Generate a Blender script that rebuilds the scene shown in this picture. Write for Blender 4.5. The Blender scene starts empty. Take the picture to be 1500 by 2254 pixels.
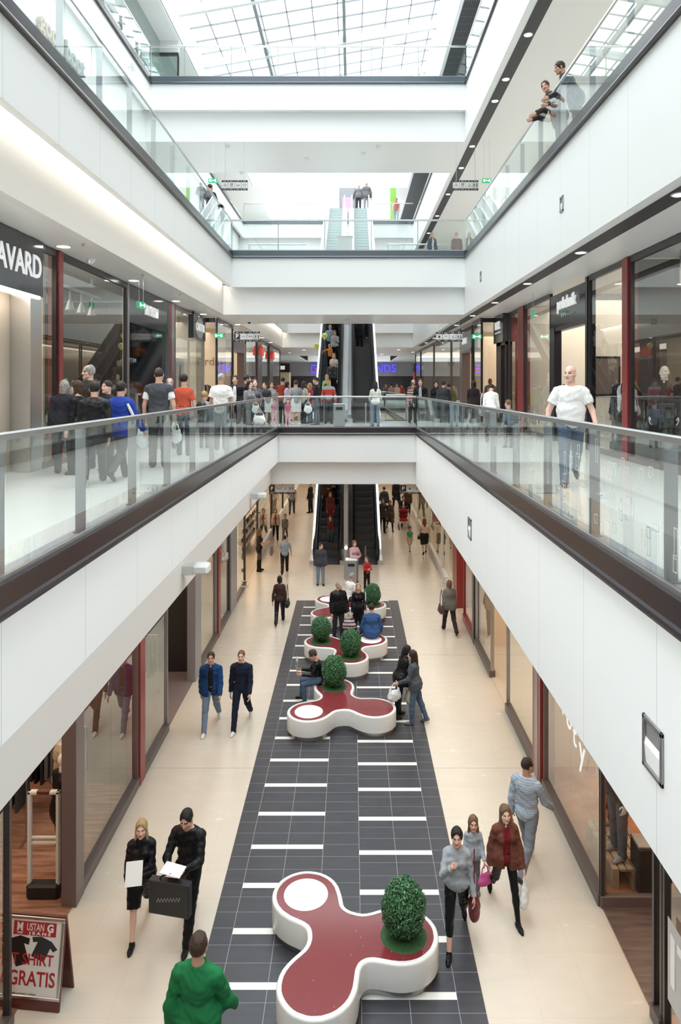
import bpy, math, random
import numpy as np
from mathutils import Vector, Matrix, Euler
R = math.radians
random.seed(7)
SC = bpy.context.scene
COL = SC.collection

# ------------------------------------------------------------------ camera, sky, big lights, exposure
HC = 6.98                      # eye height above the ground floor
F = 1520.0                     # focal length in pixels of the 1500x2254 frame
cam_d = bpy.data.cameras.new('camera')
cam = bpy.data.objects.new('camera', cam_d)
COL.objects.link(cam)
cam.location = (0, 0, HC)
cam.rotation_euler = (R(90), 0, 0)
cam_d.sensor_fit = 'AUTO'
cam_d.sensor_width = 36.0
cam_d.lens = F / 2254.0 * 36.0
cam_d.shift_x = -25.0 / 2254.0
cam_d.shift_y = -277.0 / 2254.0
cam_d.clip_start = 0.05
cam_d.clip_end = 400
SC.camera = cam

SC.view_settings.view_transform = 'Standard'
SC.view_settings.look = 'None'
SC.view_settings.gamma = 1.0
SC.view_settings.use_curve_mapping = False
SC.view_settings.exposure = 0.22
cy = SC.cycles
cy.max_bounces = 10
cy.diffuse_bounces = 5
cy.glossy_bounces = 5
cy.transmission_bounces = 6
cy.transparent_max_bounces = 40
cy.caustics_reflective = False
cy.caustics_refractive = False
cy.sample_clamp_indirect = 6.0

SKY_TOP, SKY_LOW = 7.6, 2.6
world = bpy.data.worlds.new('overcast_sky')
SC.world = world
world.use_nodes = True
wnt = world.node_tree
bg = wnt.nodes['Background']
bg.inputs[0].default_value = (0.93, 0.975, 1.0, 1)
# bright hazy sky: stronger towards the horizon than overhead
_tc = wnt.nodes.new('ShaderNodeTexCoord'); _sp = wnt.nodes.new('ShaderNodeSeparateXYZ')
wnt.links.new(_tc.outputs['Generated'], _sp.inputs[0])
_mr = wnt.nodes.new('ShaderNodeMapRange')
for _i, _v in ((1, 0.35), (2, 1.0), (3, SKY_LOW), (4, SKY_TOP)):
    _mr.inputs[_i].default_value = _v
wnt.links.new(_sp.outputs[2], _mr.inputs[0])
wnt.links.new(_mr.outputs[0], bg.inputs[1])

def area(name, loc, size, power, col=(1, 1, 1), rot=(0, 0, 0), portal=False, spread=180):
    l = bpy.data.lights.new(name, 'AREA')
    l.shape = 'RECTANGLE'
    l.size, l.size_y = size
    l.energy = power
    l.color = col
    l.spread = R(spread)
    o = bpy.data.objects.new(name, l)
    o.location = loc
    o.rotation_euler = rot
    COL.objects.link(o)
    if portal:
        l.cycles.is_portal = True
    return o

# the glazed roof lets the sky in
area('roof_daylight_portal', (-1.6, 17, 22.7), (11.2, 66), 1, portal=True)
WARM = (1.0, 0.72, 0.47)
WARM2 = (1.0, 0.86, 0.70)
NEUT = (1.0, 0.95, 0.88)
# ceiling lighting of the shops and of the covered walkways, plus added second-floor fill
area('ground_walk_light', (-3.3, 26, 3.40), (0.6, 48), 110, WARM2)
area('ground_walk_light', (2.85, 26, 3.40), (0.6, 48), 110, WARM2)
area('ground_shop_light', (-6.0, 28, 3.35), (3.0, 44), 800, WARM)
area('ground_shop_light', (5.6, 28, 3.35), (3.0, 44), 750, WARM)
area('ground_far_light', (-0.2, 41, 3.4), (5.0, 16), 120, WARM2)
area('first_shop_light', (-7.6, 28, 9.35), (2.6, 44), 900, WARM2)
area('first_shop_light', (7.6, 28, 9.35), (2.6, 44), 900, WARM2)
area('second_gallery_fill', (9.2, 24, 15.5), (1.6, 38), 700, NEUT)  # added fill that lifts the upper gallery ceilings by floor bounce
area('second_gallery_fill', (-9.2, 24, 15.5), (1.6, 38), 300, NEUT)
# added fill strips at the slot (right) and downlight row (left), brightening the beams opposite
area('slot_beam_fill', (4.38, 19, 9.52), (0.24, 40), 470, (0.90, 0.98, 1.0), (0, R(54), 0), spread=62)
area('row_beam_fill', (-5.3, 19, 9.52), (0.24, 40), 470, (0.90, 0.98, 1.0), (0, R(-57), 0), spread=62)
area('first_far_light', (-0.2, 54, 9.4), (9.0, 9), 150, WARM2)

# ------------------------------------------------------------------ materials
MAT = {}
def mat(name, col=(0.8, 0.8, 0.8), rough=0.5, metal=0.0, emit=0.0, ecol=None, spec=0.5, coat=0.0):
    if name in MAT:
        return MAT[name]
    m = bpy.data.materials.new(name)
    m.use_nodes = True
    b = m.node_tree.nodes['Principled BSDF']
    b.inputs['Base Color'].default_value = (*col, 1)
    b.inputs['Roughness'].default_value = rough
    b.inputs['Metallic'].default_value = metal
    b.inputs['Specular IOR Level'].default_value = spec
    if coat:
        b.inputs['Coat Weight'].default_value = coat
        b.inputs['Coat Roughness'].default_value = 0.08
    if emit:
        b.inputs['Emission Color'].default_value = (*(ecol or col), 1)
        b.inputs['Emission Strength'].default_value = emit
    MAT[name] = m
    return m

def nodes_of(m):
    nt = m.node_tree
    return nt, nt.nodes, nt.links, nt.nodes['Principled BSDF']

def N(nt, t, **kw):
    n = nt.nodes.new(t)
    for k, v in kw.items():
        setattr(n, k, v)
    return n

def M(nt, op, a, b=None, c=None):
    n = nt.nodes.new('ShaderNodeMath')
    n.operation = op
    for i, v in enumerate((a, b, c)):
        if v is None:
            continue
        if isinstance(v, (int, float)):
            n.inputs[i].default_value = v
        else:
            nt.links.new(v, n.inputs[i])
    return n.outputs[0]

def mixc(nt, fac, a, b):
    n = nt.nodes.new('ShaderNodeMix')
    n.data_type = 'RGBA'
    for i, v in ((0, fac), (6, a), (7, b)):
        if isinstance(v, (int, float)):
            n.inputs[i].default_value = v
        elif isinstance(v, tuple):
            n.inputs[i].default_value = (*v, 1)
        else:
            nt.links.new(v, n.inputs[i])
    return n.outputs[2]

def coords(nt):
    tc = nt.nodes.new('ShaderNodeTexCoord')
    s = nt.nodes.new('ShaderNodeSeparateXYZ')
    nt.links.new(tc.outputs['Object'], s.inputs[0])
    return tc.outputs['Object'], s.outputs[0], s.outputs[1], s.outputs[2]

def line(nt, v, pitch, off, w):
    """1 on a joint line of width w every pitch"""
    t = M(nt, 'SUBTRACT', v, off)
    t = M(nt, 'PINGPONG', t, pitch / 2)          # 0 at multiples of pitch
    return M(nt, 'LESS_THAN', t, w / 2)

def speckle(m, amt=0.06, scale=8.0, detail=4.0, bump=0.0):
    nt, nn, ll, b = nodes_of(m)
    o, x, y, z = coords(nt)
    nz = N(nt, 'ShaderNodeTexNoise')
    nz.inputs['Scale'].default_value = scale
    nz.inputs['Detail'].default_value = detail
    ll.new(o, nz.inputs['Vector'])
    base = tuple(b.inputs['Base Color'].default_value)[:3]
    d = tuple(max(0, c * (1 - amt)) for c in base)
    u = tuple(min(1, c * (1 + amt)) for c in base)
    ll.new(mixc(nt, nz.outputs['Fac'], d, u), b.inputs['Base Color'])
    if bump:
        bp = N(nt, 'ShaderNodeBump')
        bp.inputs['Strength'].default_value = bump
        bp.inputs['Distance'].default_value = 0.02
        ll.new(nz.outputs['Fac'], bp.inputs['Height'])
        ll.new(bp.outputs[0], b.inputs['Normal'])
    return m

def glass(name, tint=(0.93, 0.98, 0.96), ior=1.5, rough=0.0, refl=1.7):
    if name in MAT:
        return MAT[name]
    m = bpy.data.materials.new(name)
    m.use_nodes = True
    nt = m.node_tree
    nt.nodes.clear()
    out = N(nt, 'ShaderNodeOutputMaterial')
    t = N(nt, 'ShaderNodeBsdfTransparent')
    t.inputs[0].default_value = (*tint, 1)
    g = N(nt, 'ShaderNodeBsdfGlossy')
    g.inputs['Roughness'].default_value = rough
    g.inputs['Color'].default_value = (0.95, 1.0, 0.98, 1)
    fr = N(nt, 'ShaderNodeFresnel')
    fr.inputs['IOR'].default_value = ior
    mx = N(nt, 'ShaderNodeMixShader')
    geo = N(nt, 'ShaderNodeNewGeometry')
    # a pane reflects on the side that is met first; leaving it is clear
    fac = M(nt, 'MULTIPLY', M(nt, 'MULTIPLY', fr.outputs[0], refl), M(nt, 'SUBTRACT', 1.0, geo.outputs['Backfacing']))
    fac = M(nt, 'MINIMUM', fac, 0.85)
    nt.links.new(fac, mx.inputs[0])
    nt.links.new(t.outputs[0], mx.inputs[1])
    nt.links.new(g.outputs[0], mx.inputs[2])
    nt.links.new(mx.outputs[0], out.inputs[0])
    MAT[name] = m
    return m

# wall paint with fine vertical panel joints
def panel_paint(name, col, axis, pitch, off, rough=0.42):
    m = mat(name, col, rough)
    nt, nn, ll, b = nodes_of(m)
    o, x, y, z = coords(nt)
    j = line(nt, {'x': x, 'y': y}[axis], pitch, off, 0.008)
    ll.new(mixc(nt, j, col, tuple(c * 0.62 for c in col)), b.inputs['Base Color'])
    return m

WHITE = (0.85, 0.865, 0.865)
mat('white_paint', WHITE, 0.45)
panel_paint('white_panel_y', WHITE, 'y', 1.63, 5.16)
mat('ceiling_paint', (0.84, 0.835, 0.82), 0.35)
mat('recess_paint', (0.80, 0.78, 0.75), 0.5)
mat('black_metal', (0.018, 0.017, 0.022), 0.28, 0.0, spec=0.6)
mat('dark_ledge', (0.022, 0.017, 0.022), 0.22, spec=0.6)
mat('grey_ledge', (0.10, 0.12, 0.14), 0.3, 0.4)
mat('steel', (0.60, 0.61, 0.62), 0.28, 1.0)
mat('brushed_steel', (0.42, 0.42, 0.43), 0.38, 1.0)
mat('grey_post', (0.36, 0.36, 0.38), 0.4, 0.5)
mat('dark_frame', (0.045, 0.036, 0.038), 0.35)
mat('brown_frame', (0.16, 0.12, 0.115), 0.35)
mat('red_post', (0.235, 0.035, 0.035), 0.3)
mat('base_rail', (0.13, 0.105, 0.10), 0.35, 0.3)
mat('rubber', (0.012, 0.012, 0.014), 0.5)
mat('lamp_white', (1, 1, 1), 0.5, emit=14.0, ecol=(1.0, 0.95, 0.86))
mat('cove_lamp', (1, 1, 1), 0.5, emit=9.0, ecol=(1.0, 0.93, 0.82))
mat('lamp_rim', (0.8, 0.8, 0.8), 0.35)
mat('dark_slot', (0.03, 0.026, 0.03), 0.5)
glass('rail_glass', (0.955, 0.985, 0.975))
glass('shop_glass', (0.975, 0.98, 0.97), ior=1.5)
glass('roof_glass', (0.96, 0.985, 0.985))
glass('mirror_glass', (0.62, 0.70, 0.69), ior=2.1)

# ---- floors
def floor_cream():
    m = mat('cream_tile', (0.585, 0.52, 0.44), 0.2, spec=0.5)
    nt, nn, ll, b = nodes_of(m)
    o, x, y, z = coords(nt)
    nz = N(nt, 'ShaderNodeTexNoise')
    nz.inputs['Scale'].default_value = 1.6
    nz.inputs['Detail'].default_value = 6
    nz.inputs['Distortion'].default_value = 1.2
    mp = N(nt, 'ShaderNodeMapping')
    mp.inputs['Scale'].default_value = (1.0, 2.4, 1.0)
    mp.inputs['Rotation'].default_value = (0, 0, 0.5)
    ll.new(o, mp.inputs[0])
    ll.new(mp.outputs[0], nz.inputs['Vector'])
    base = mixc(nt, nz.outputs['Fac'], (0.55, 0.485, 0.405), (0.62, 0.56, 0.48))
    jx = line(nt, x, 0.60, 0.31, 0.006)
    jy = line(nt, y, 0.885, 0.55, 0.006)
    jy2 = line(nt, y, 5.32, 12.62, 0.012)
    j = M(nt, 'MAXIMUM', M(nt, 'MULTIPLY', M(nt, 'MAXIMUM', jx, jy), 0.25), M(nt, 'MULTIPLY', jy2, 0.9))
    ll.new(mixc(nt, j, base, (0.30, 0.26, 0.22)), b.inputs['Base Color'])
    rf = M(nt, 'MULTIPLY_ADD', nz.outputs['Fac'], 0.16, 0.16)
    ll.new(rf, b.inputs['Roughness'])
    return m
floor_cream()

def floor_strip():
    """charcoal tiles with staggered white bars"""
    m = mat('charcoal_tile', (0.06, 0.06, 0.07), 0.33)
    nt, nn, ll, b = nodes_of(m)
    o, x, y, z = coords(nt)
    nz = N(nt, 'ShaderNodeTexNoise')
    nz.inputs['Scale'].default_value = 2.2
    nz.inputs['Detail'].default_value = 6
    mp = N(nt, 'ShaderNodeMapping')
    mp.inputs['Rotation'].default_value = (0, 0, 0.6)
    mp.inputs['Scale'].default_value = (1, 5, 1)
    ll.new(o, mp.inputs[0])
    ll.new(mp.outputs[0], nz.inputs['Vector'])
    base = mixc(nt, nz.outputs['Fac'], (0.034, 0.035, 0.043), (0.060, 0.060, 0.070))
    right = M(nt, 'GREATER_THAN', x, 0.11)
    P, T = 0.81, 0.27
    # right half: bar starts at 7.947; left half is shifted by half a tile
    yr = M(nt, 'SUBTRACT', y, M(nt, 'MULTIPLY_ADD', right, 7.855 - 7.985, 7.985))
    yl = M(nt, 'FLOORED_MODULO', yr, P)
    jrow = M(nt, 'LESS_THAN', M(nt, 'FLOORED_MODULO', M(nt, 'SUBTRACT', yl, 0.098), T), 0.0055)
    jx = line(nt, x, 0.545, 0.11, 0.0075)
    inr = M(nt, 'MULTIPLY', right, M(nt, 'LESS_THAN', x, 1.20))
    inl = M(nt, 'MULTIPLY', M(nt, 'GREATER_THAN', x, -1.525), M(nt, 'LESS_THAN', x, -0.435))
    inb = M(nt, 'MAXIMUM', inr, inl)
    bar = M(nt, 'MULTIPLY', M(nt, 'LESS_THAN', yl, 0.098), inb)
    j = M(nt, 'MAXIMUM', jrow, jx)
    c = mixc(nt, M(nt, 'MULTIPLY', j, 0.85), base, (0.30, 0.30, 0.31))
    c = mixc(nt, bar, c, (0.74, 0.74, 0.69))
    ll.new(c, b.inputs['Base Color'])
    return m
floor_strip()

def floor_white():
    m = mat('white_tile', (0.80, 0.81, 0.80), 0.14)
    nt, nn, ll, b = nodes_of(m)
    o, x, y, z = coords(nt)
    j = M(nt, 'MAXIMUM', line(nt, x, 0.6, 0.1, 0.004), line(nt, y, 0.6, 0.1, 0.004))
    ll.new(mixc(nt, M(nt, 'MULTIPLY', j, 0.35), (0.70, 0.71, 0.70), (0.42, 0.42, 0.41)), b.inputs['Base Color'])
    return m
floor_white()

def wood(name, dark, light, sx, rough=0.3):
    m = mat(name, light, rough)
    nt, nn, ll, b = nodes_of(m)
    o, x, y, z = coords(nt)
    nz = N(nt, 'ShaderNodeTexNoise')
    nz.inputs['Scale'].default_value = 2.5
    nz.inputs['Detail'].default_value = 8
    mp = N(nt, 'ShaderNodeMapping')
    mp.inputs['Scale'].default_value = sx
    ll.new(o, mp.inputs[0])
    ll.new(mp.outputs[0], nz.inputs['Vector'])
    rp = N(nt, 'ShaderNodeValToRGB')
    rp.color_ramp.elements[0].position = 0.33
    rp.color_ramp.elements[1].position = 0.68
    rp.color_ramp.elements[0].color = (*dark, 1)
    rp.color_ramp.elements[1].color = (*light, 1)
    ll.new(nz.outputs['Fac'], rp.inputs[0])
    j = M(nt, 'MAXIMUM', line(nt, y, 0.22, 0, 0.004), line(nt, x, 1.2, 0.3, 0.004))
    ll.new(mixc(nt, M(nt, 'MULTIPLY', j, 0.6), rp.outputs[0], tuple(c * 0.4 for c in dark)), b.inputs['Base Color'])
    return m
wood('walnut_floor', (0.20, 0.095, 0.062), (0.46, 0.25, 0.17), (0.7, 6, 1))
wood('dark_wood_floor', (0.085, 0.058, 0.052), (0.17, 0.115, 0.10), (0.7, 6, 1))
wood('orange_floor', (0.33, 0.12, 0.06), (0.52, 0.24, 0.13), (1, 1, 1))
wood('pallet_wood', (0.30, 0.20, 0.13), (0.52, 0.38, 0.27), (6, 1, 1), 0.6)
wood('easel_wood', (0.085, 0.022, 0.018), (0.16, 0.045, 0.035), (1, 1, 4), 0.35)
speckle(mat('grey_carpet', (0.20, 0.155, 0.15), 0.9), 0.35, 40)
speckle(mat('granite_edge', (0.30, 0.31, 0.34), 0.5), 0.5, 60)

# ------------------------------------------------------------------ mesh helpers
class MB:
    def __init__(s):
        s.v, s.f, s.mi = [], [], []
        s.cur = 0
    def quad(s, *p):
        n = len(s.v)
        s.v += [tuple(q) for q in p]
        s.f.append(tuple(range(n, n + len(p))))
        s.mi.append(s.cur)
        return s
    def box(s, x0, x1, y0, y1, z0, z1, c=0.0):
        if x0 > x1: x0, x1 = x1, x0
        if y0 > y1: y0, y1 = y1, y0
        if z0 > z1: z0, z1 = z1, z0
        if c > 0:
            return s.cbox(x0, x1, y0, y1, z0, z1, min(c, (x1 - x0) * .45, (y1 - y0) * .45, (z1 - z0) * .45))
        n = len(s.v)
        s.v += [(x0, y0, z0), (x1, y0, z0), (x1, y1, z0), (x0, y1, z0), (x0, y0, z1), (x1, y0, z1), (x1, y1, z1), (x0, y1, z1)]
        for q in ((0, 3, 2, 1), (4, 5, 6, 7), (0, 1, 5, 4), (1, 2, 6, 5), (2, 3, 7, 6), (3, 0, 4, 7)):
            s.f.append(tuple(n + i for i in q)); s.mi.append(s.cur)
        return s
    def cbox(s, x0, x1, y0, y1, z0, z1, c):
        """box with chamfered edges"""
        n = len(s.v)
        X, Y, Z = (x0, x1), (y0, y1), (z0, z1)
        idx = {}
        for i in (0, 1):
            for j in (0, 1):
                for k in (0, 1):
                    sx, sy, sz = (c if i == 0 else -c), (c if j == 0 else -c), (c if k == 0 else -c)
                    for a, p in (('x', (X[i], Y[j] + sy, Z[k] + sz)), ('y', (X[i] + sx, Y[j], Z[k] + sz)), ('z', (X[i] + sx, Y[j] + sy, Z[k]))):
                        idx[(i, j, k, a)] = len(s.v)
                        s.v.append(p)
        def add(fs):
            s.f.append(tuple(fs)); s.mi.append(s.cur)
        for a, o in (('x', 0), ('y', 1), ('z', 2)):
            for e in (0, 1):
                ring = []
                for (p, q) in ((0, 0), (1, 0), (1, 1), (0, 1)):
                    ijk = [0, 0, 0]
                    ijk[o] = e
                    r = [t for t in range(3) if t != o]
                    ijk[r[0]], ijk[r[1]] = p, q
                    ring.append(idx[(*ijk, a)])
                add(ring)
        for a, b2, o in (('x', 'y', 2), ('y', 'z', 0), ('x', 'z', 1)):
            r = [t for t in range(3) if t != o]
            for p in (0, 1):
                for q in (0, 1):
                    e = []
                    for k in (0, 1):
                        ijk = [0, 0, 0]
                        ijk[r[0]], ijk[r[1]], ijk[o] = p, q, k
                        e.append(tuple(ijk))
                    add((idx[(*e[0], a)], idx[(*e[1], a)], idx[(*e[1], b2)], idx[(*e[0], b2)]))
        for i in (0, 1):
            for j in (0, 1):
                for k in (0, 1):
                    add((idx[(i, j, k, 'x')], idx[(i, j, k, 'y')], idx[(i, j, k, 'z')]))
        return s
    def tube(s, pts, r, n=10, cap=True, closed=False):
        """round tube along points; r number or list"""
        pts = [Vector(p) for p in pts]
        m = len(pts)
        rs = [r] * m if isinstance(r, (int, float)) else list(r)
        base = len(s.v)
        up = None
        for i, p in enumerate(pts):
            if closed:
                t = pts[(i + 1) % m] - pts[i - 1]
            else:
                t = pts[min(i + 1, m - 1)] - pts[max(i - 1, 0)]
            t = t.normalized() if t.length > 1e-9 else Vector((0, 0, 1))
            if up is None:
                up = Vector((0, 0, 1)) if abs(t.z) < 0.9 else Vector((0, 1, 0))
            u = t.cross(up)
            if u.length < 1e-4:
                up = Vector((1, 0, 0)); u = t.cross(up)
            u.normalize()
            w = u.cross(t).normalized()
            up = w
            for k in range(n):
                a = 2 * math.pi * k / n
                s.v.append(tuple(p + (u * math.cos(a) + w * math.sin(a)) * rs[i]))
        for i in range(m if closed else m - 1):
            i2 = (i + 1) % m
            for k in range(n):
                k2 = (k + 1) % n
                s.f.append((base + i * n + k, base + i * n + k2, base + i2 * n + k2, base + i2 * n + k)); s.mi.append(s.cur)
        if cap and not closed:
            s.f.append(tuple(base + k for k in range(n))[::-1]); s.mi.append(s.cur)
            s.f.append(tuple(base + (m - 1) * n + k for k in range(n))); s.mi.append(s.cur)
        return s
    def lathe(s, prof, c=(0, 0), n=24, z=0.0):
        """(r, z) profile turned about the vertical through c"""
        base = len(s.v)
        for r, h in prof:
            for k in range(n):
                a = 2 * math.pi * k / n
                s.v.append((c[0] + r * math.cos(a), c[1] + r * math.sin(a), z + h))
        for i in range(len(prof) - 1):
            for k in range(n):
                k2 = (k + 1) % n
                s.f.append((base + i * n + k, base + i * n + k2, base + (i + 1) * n + k2, base + (i + 1) * n + k)); s.mi.append(s.cur)
        s.f.append(tuple(base + k for k in range(n))[::-1]); s.mi.append(s.cur)
        s.f.append(tuple(base + (len(prof) - 1) * n + k for k in range(n))); s.mi.append(s.cur)
        return s
    def prism(s, poly, z0, z1):
        """vertical prism over a plan polygon (counter-clockwise)"""
        n = len(s.v); k = len(poly)
        s.v += [(x, y, z0) for x, y in poly] + [(x, y, z1) for x, y in poly]
        s.f.append(tuple(range(n, n + k))[::-1]); s.mi.append(s.cur)
        s.f.append(tuple(range(n + k, n + 2 * k))); s.mi.append(s.cur)
        for i in range(k):
            j = (i + 1) % k
            s.f.append((n + i, n + j, n + k + j, n + k + i)); s.mi.append(s.cur)
        return s
    def build(s, name, m, parent=None, smooth=False, loc=None, rot=None, kind=None, label=None):
        me = bpy.data.meshes.new(name)
        me.from_pydata(s.v, [], s.f)
        ms = m if isinstance(m, (list, tuple)) else [m]
        for q in ms:
            me.materials.append(MAT[q] if isinstance(q, str) else q)
        if len(ms) > 1:
            me.polygons.foreach_set('material_index', s.mi)
        if smooth:
            me.polygons.foreach_set('use_smooth', [True] * len(s.f))
            if smooth != 'all':
                try:
                    me.set_sharp_from_angle(angle=R(40))
                except Exception:
                    pass
        me.update()
        o = bpy.data.objects.new(name, me)
        COL.objects.link(o)
        if parent: o.parent = parent
        if loc: o.location = loc
        if rot: o.rotation_euler = rot
        if kind: o['kind'] = kind
        if label: o['label'] = label
        return o

def thing(name, label, cat, loc=(0, 0, 0), rz=0.0, group=None):
    o = bpy.data.objects.new(name, None)
    o.empty_display_size = 0.2
    COL.objects.link(o)
    o.location = loc
    o.rotation_euler = (0, 0, rz)
    return tag(o, label, cat, group)

def tag(o, label, cat, group=None):
    o['label'] = label
    o['category'] = cat
    if group: o['group'] = group
    return o

def kids(o):
    return [c for c in COL.objects if c.parent is o]

def copy_tree(o, parent=None, _all=None):
    c = o.copy()
    COL.objects.link(c)
    if parent is not None: c.parent = parent
    for ch in CH.get(o.name, []):
        copy_tree(ch, c)
    return c

def struct(name, mb, m, **k):
    return mb.build(name, m, kind='structure', **k)

def txt(s, size, m, name='lettering', parent=None, loc=(0, 0, 0), rot=(0, 0, 0), depth=0.004, bold=0.0, align='CENTER', sx=1.0, label=None):
    """lettering as a mesh; it reads along local +x, up local +y, faces local +z"""
    cu = bpy.data.curves.new(name, 'FONT')
    cu.body = s
    cu.size = size
    cu.align_x = align
    cu.align_y = 'CENTER'
    cu.extrude = depth
    cu.offset = bold
    cu.resolution_u = 3
    t = bpy.data.objects.new('tmp', cu)
    COL.objects.link(t)
    dg = bpy.context.evaluated_depsgraph_get()
    me = bpy.data.meshes.new_from_object(t.evaluated_get(dg))
    bpy.data.objects.remove(t)
    bpy.data.curves.remove(cu)
    me.name = name
    me.materials.clear()
    me.materials.append(MAT[m] if isinstance(m, str) else m)
    o = bpy.data.objects.new(name, me)
    COL.objects.link(o)
    if parent: o.parent = parent
    o.location = loc
    o.rotation_euler = rot
    o.scale = (sx, 1, 1)
    if label: o['label'] = label
    return o

# points of the photograph -> places
def on_z(px, py, z):
    d = F * (HC - z) / (py - 850.0)
    return ((px - 775.0) * d / F, d, z)
def at_d(px, py, d):
    return ((px - 775.0) * d / F, d, HC + (850.0 - py) * d / F)
def y_at(px, x):
    return x * F / (px - 775.0)
def z_at(py, d):
    return HC + (850.0 - py) * d / F
# ------------------------------------------------------------------ the shell
Z1, Z2, Z3 = 5.5, 11.76, 17.92            # upper floors
C0, C1, C2, C3 = 3.47, 9.55, 15.75, 21.35 # ceilings
XL1, XR1 = -2.62, 2.28                     # edges of the light well, first floor
XL2, XR2 = -4.26, 4.02
XL3, XR3 = -7.14, 4.04
YA, YB = 24.45, 28.7                       # bridge
YC = 45.5
YU = -13.0  # upper wells lengthened unseen behind the viewpoint, letting more sky onto the bridges
YN = -1.2                                  # near bridge (behind the viewpoint)
YE = 74.0
YW = -16.0  # near wall and roof end, set back for the same extra daylight
SL0, SR0 = -3.75, 3.35                     # shop front lines, ground floor
SL1, SR1 = -5.58, 5.5                      # first floor
SL2, SR2 = -7.4, 7.4

# ground floor
b = MB(); b.box(-11, 11, YW, YE, -.4, -.02); struct('light_seal_slab', b, 'white_paint')  # unseen slab added to stop sky light leaking through floor gaps
b = MB()
b.quad((SL0, -7, 0), (-1.8, -7, 0), (-1.8, 60, 0), (SL0, 60, 0))
b.quad((1.5, -7, 0), (SR0, -7, 0), (SR0, 60, 0), (1.5, 60, 0))
b.quad((-1.8, 22.5, 0), (1.5, 22.5, 0), (1.5, 60, 0), (-1.8, 60, 0))
struct('floor', b, 'cream_tile')
b = MB(); b.quad((-1.8, -7, 0), (1.5, -7, 0), (1.5, 22.5, 0), (-1.8, 22.5, 0))
struct('floor_tile_strip', b, 'charcoal_tile')

def slab(name, zt, th, xl, xr, x_out_l, x_out_r, holes, m):
    """floor plate with openings listed as (y0, y1)"""
    b = MB()
    b.box(x_out_l, xl, YW, YE, zt - th, zt)
    b.box(xr, x_out_r, YW, YE, zt - th, zt)
    y = YW
    for h0, h1 in holes:
        b.box(xl, xr, y, h0, zt - th, zt)
        y = h1
    b.box(xl, xr, y, YE, zt - th, zt)
    return struct(name, b, m)
slab('floor_first', Z1, 0.2, XL1, XR1, -10.2, 10.2, [(YN, YA), (YB + 0.9, YC)], 'white_tile')
slab('floor_second', Z2, 0.2, XL2, XR2, -11, 11, [(YU, YA), (YB, YC), (58.7, 72)], 'white_tile')
slab('floor_third', Z3, 0.2, XL3, XR3, -11, 11, [(YU, YA), (YB, YC), (58.7, 72)], 'white_tile')

# ceilings (underside of each floor)
def soffit(name, z, xl, xr, xo_l, xo_r, holes, m='ceiling_paint'):
    b = MB()
    t = 0.06
    b.box(xo_l, xl, YW, YE, z, z + t)
    b.box(xr, xo_r, YW, YE, z, z + t)
    y = YW
    for h0, h1 in holes:
        b.box(xl, xr, y, h0, z, z + t)
        y = h1
    b.box(xl, xr, y, YE, z, z + t)
    return struct(name, b, m)
soffit('ceiling_ground', C0, -2.92, XR1 + 0.02, -10.2, 10.2, [(YN - .3, YA + .3), (YB + .6, YC + .3)])
soffit('ceiling_first', C1, -4.62, XR2 + 0.02, -10.2, 10.2, [(YU - .3, YA + .35), (YB - .3, YC + .3), (58.6, 72.2)])
soffit('ceiling_second', C2, XL3 - .35, XR3 + 0.02, -11, 11, [(YU - .3, YA + .35), (YB - .3, YC + .3), (58.6, 72.2)])
b = MB(); b.box(-11, XL3, YW, YE, C3, C3 + 0.06)
struct('ceiling_third', b, 'ceiling_paint')

# white edge beams: upper band and set-back lower band
def edge(side, lvl, zt, zm, zb, x, xr_, y0, y1, stepped, m='white_panel_y'):
    s = -1 if side == 'left' else 1
    b = MB()
    if stepped:
        b.box(x, x + s * 0.14, y0, y1, zm, zt)
        struct('wall_%s_%s' % (side, lvl), b, m)
        b = MB(); b.box(xr_ - s * .012, xr_ + s * 0.14, y0 - .33, y1 + .33, zb - .004, zm + 0.42)
        struct('wall_%s_%s_recess' % (side, lvl), b, 'recess_paint')
        b = MB(); b.box(xr_ + s * .12, x + s * .07, y0, y1, zm + 0.42, zm + 0.46)
        struct('ceiling_%s_%s_cove' % (side, lvl), b, 'recess_paint')
    else:
        b.box(x, x + s * 0.14, y0 - .46, y1 + .46, zb - .006, zt)
        struct('wall_%s_%s' % (side, lvl), b, m)
for n, (y0, y1) in (('front', (YN, YA)), ('rear', (YB, YC))):
    edge('left', 'first_' + n, Z1 - .2, 4.29, C0, XL1, -2.92, y0, y1, True)
    edge('right', 'first_' + n, Z1 - .2, 4.29, C0, XR1, 0, y0, y1, False)
    yy0 = YU if n == 'front' else y0
    edge('left', 'second_' + n, Z2 - .2, 10.49, C1, XL2, -4.62, yy0, y1, True)
    edge('right', 'second_' + n, Z2 - .2, 10.49, C1, XR2, 0, yy0, y1, False)
    edge('left', 'third_' + n, Z3 - .2, 16.76, C2, XL3, XL3 - .35, yy0, y1, True)
    edge('right', 'third_' + n, Z3 - .2, 16.76, C2, XR3, 0, yy0, y1, False)

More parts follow.
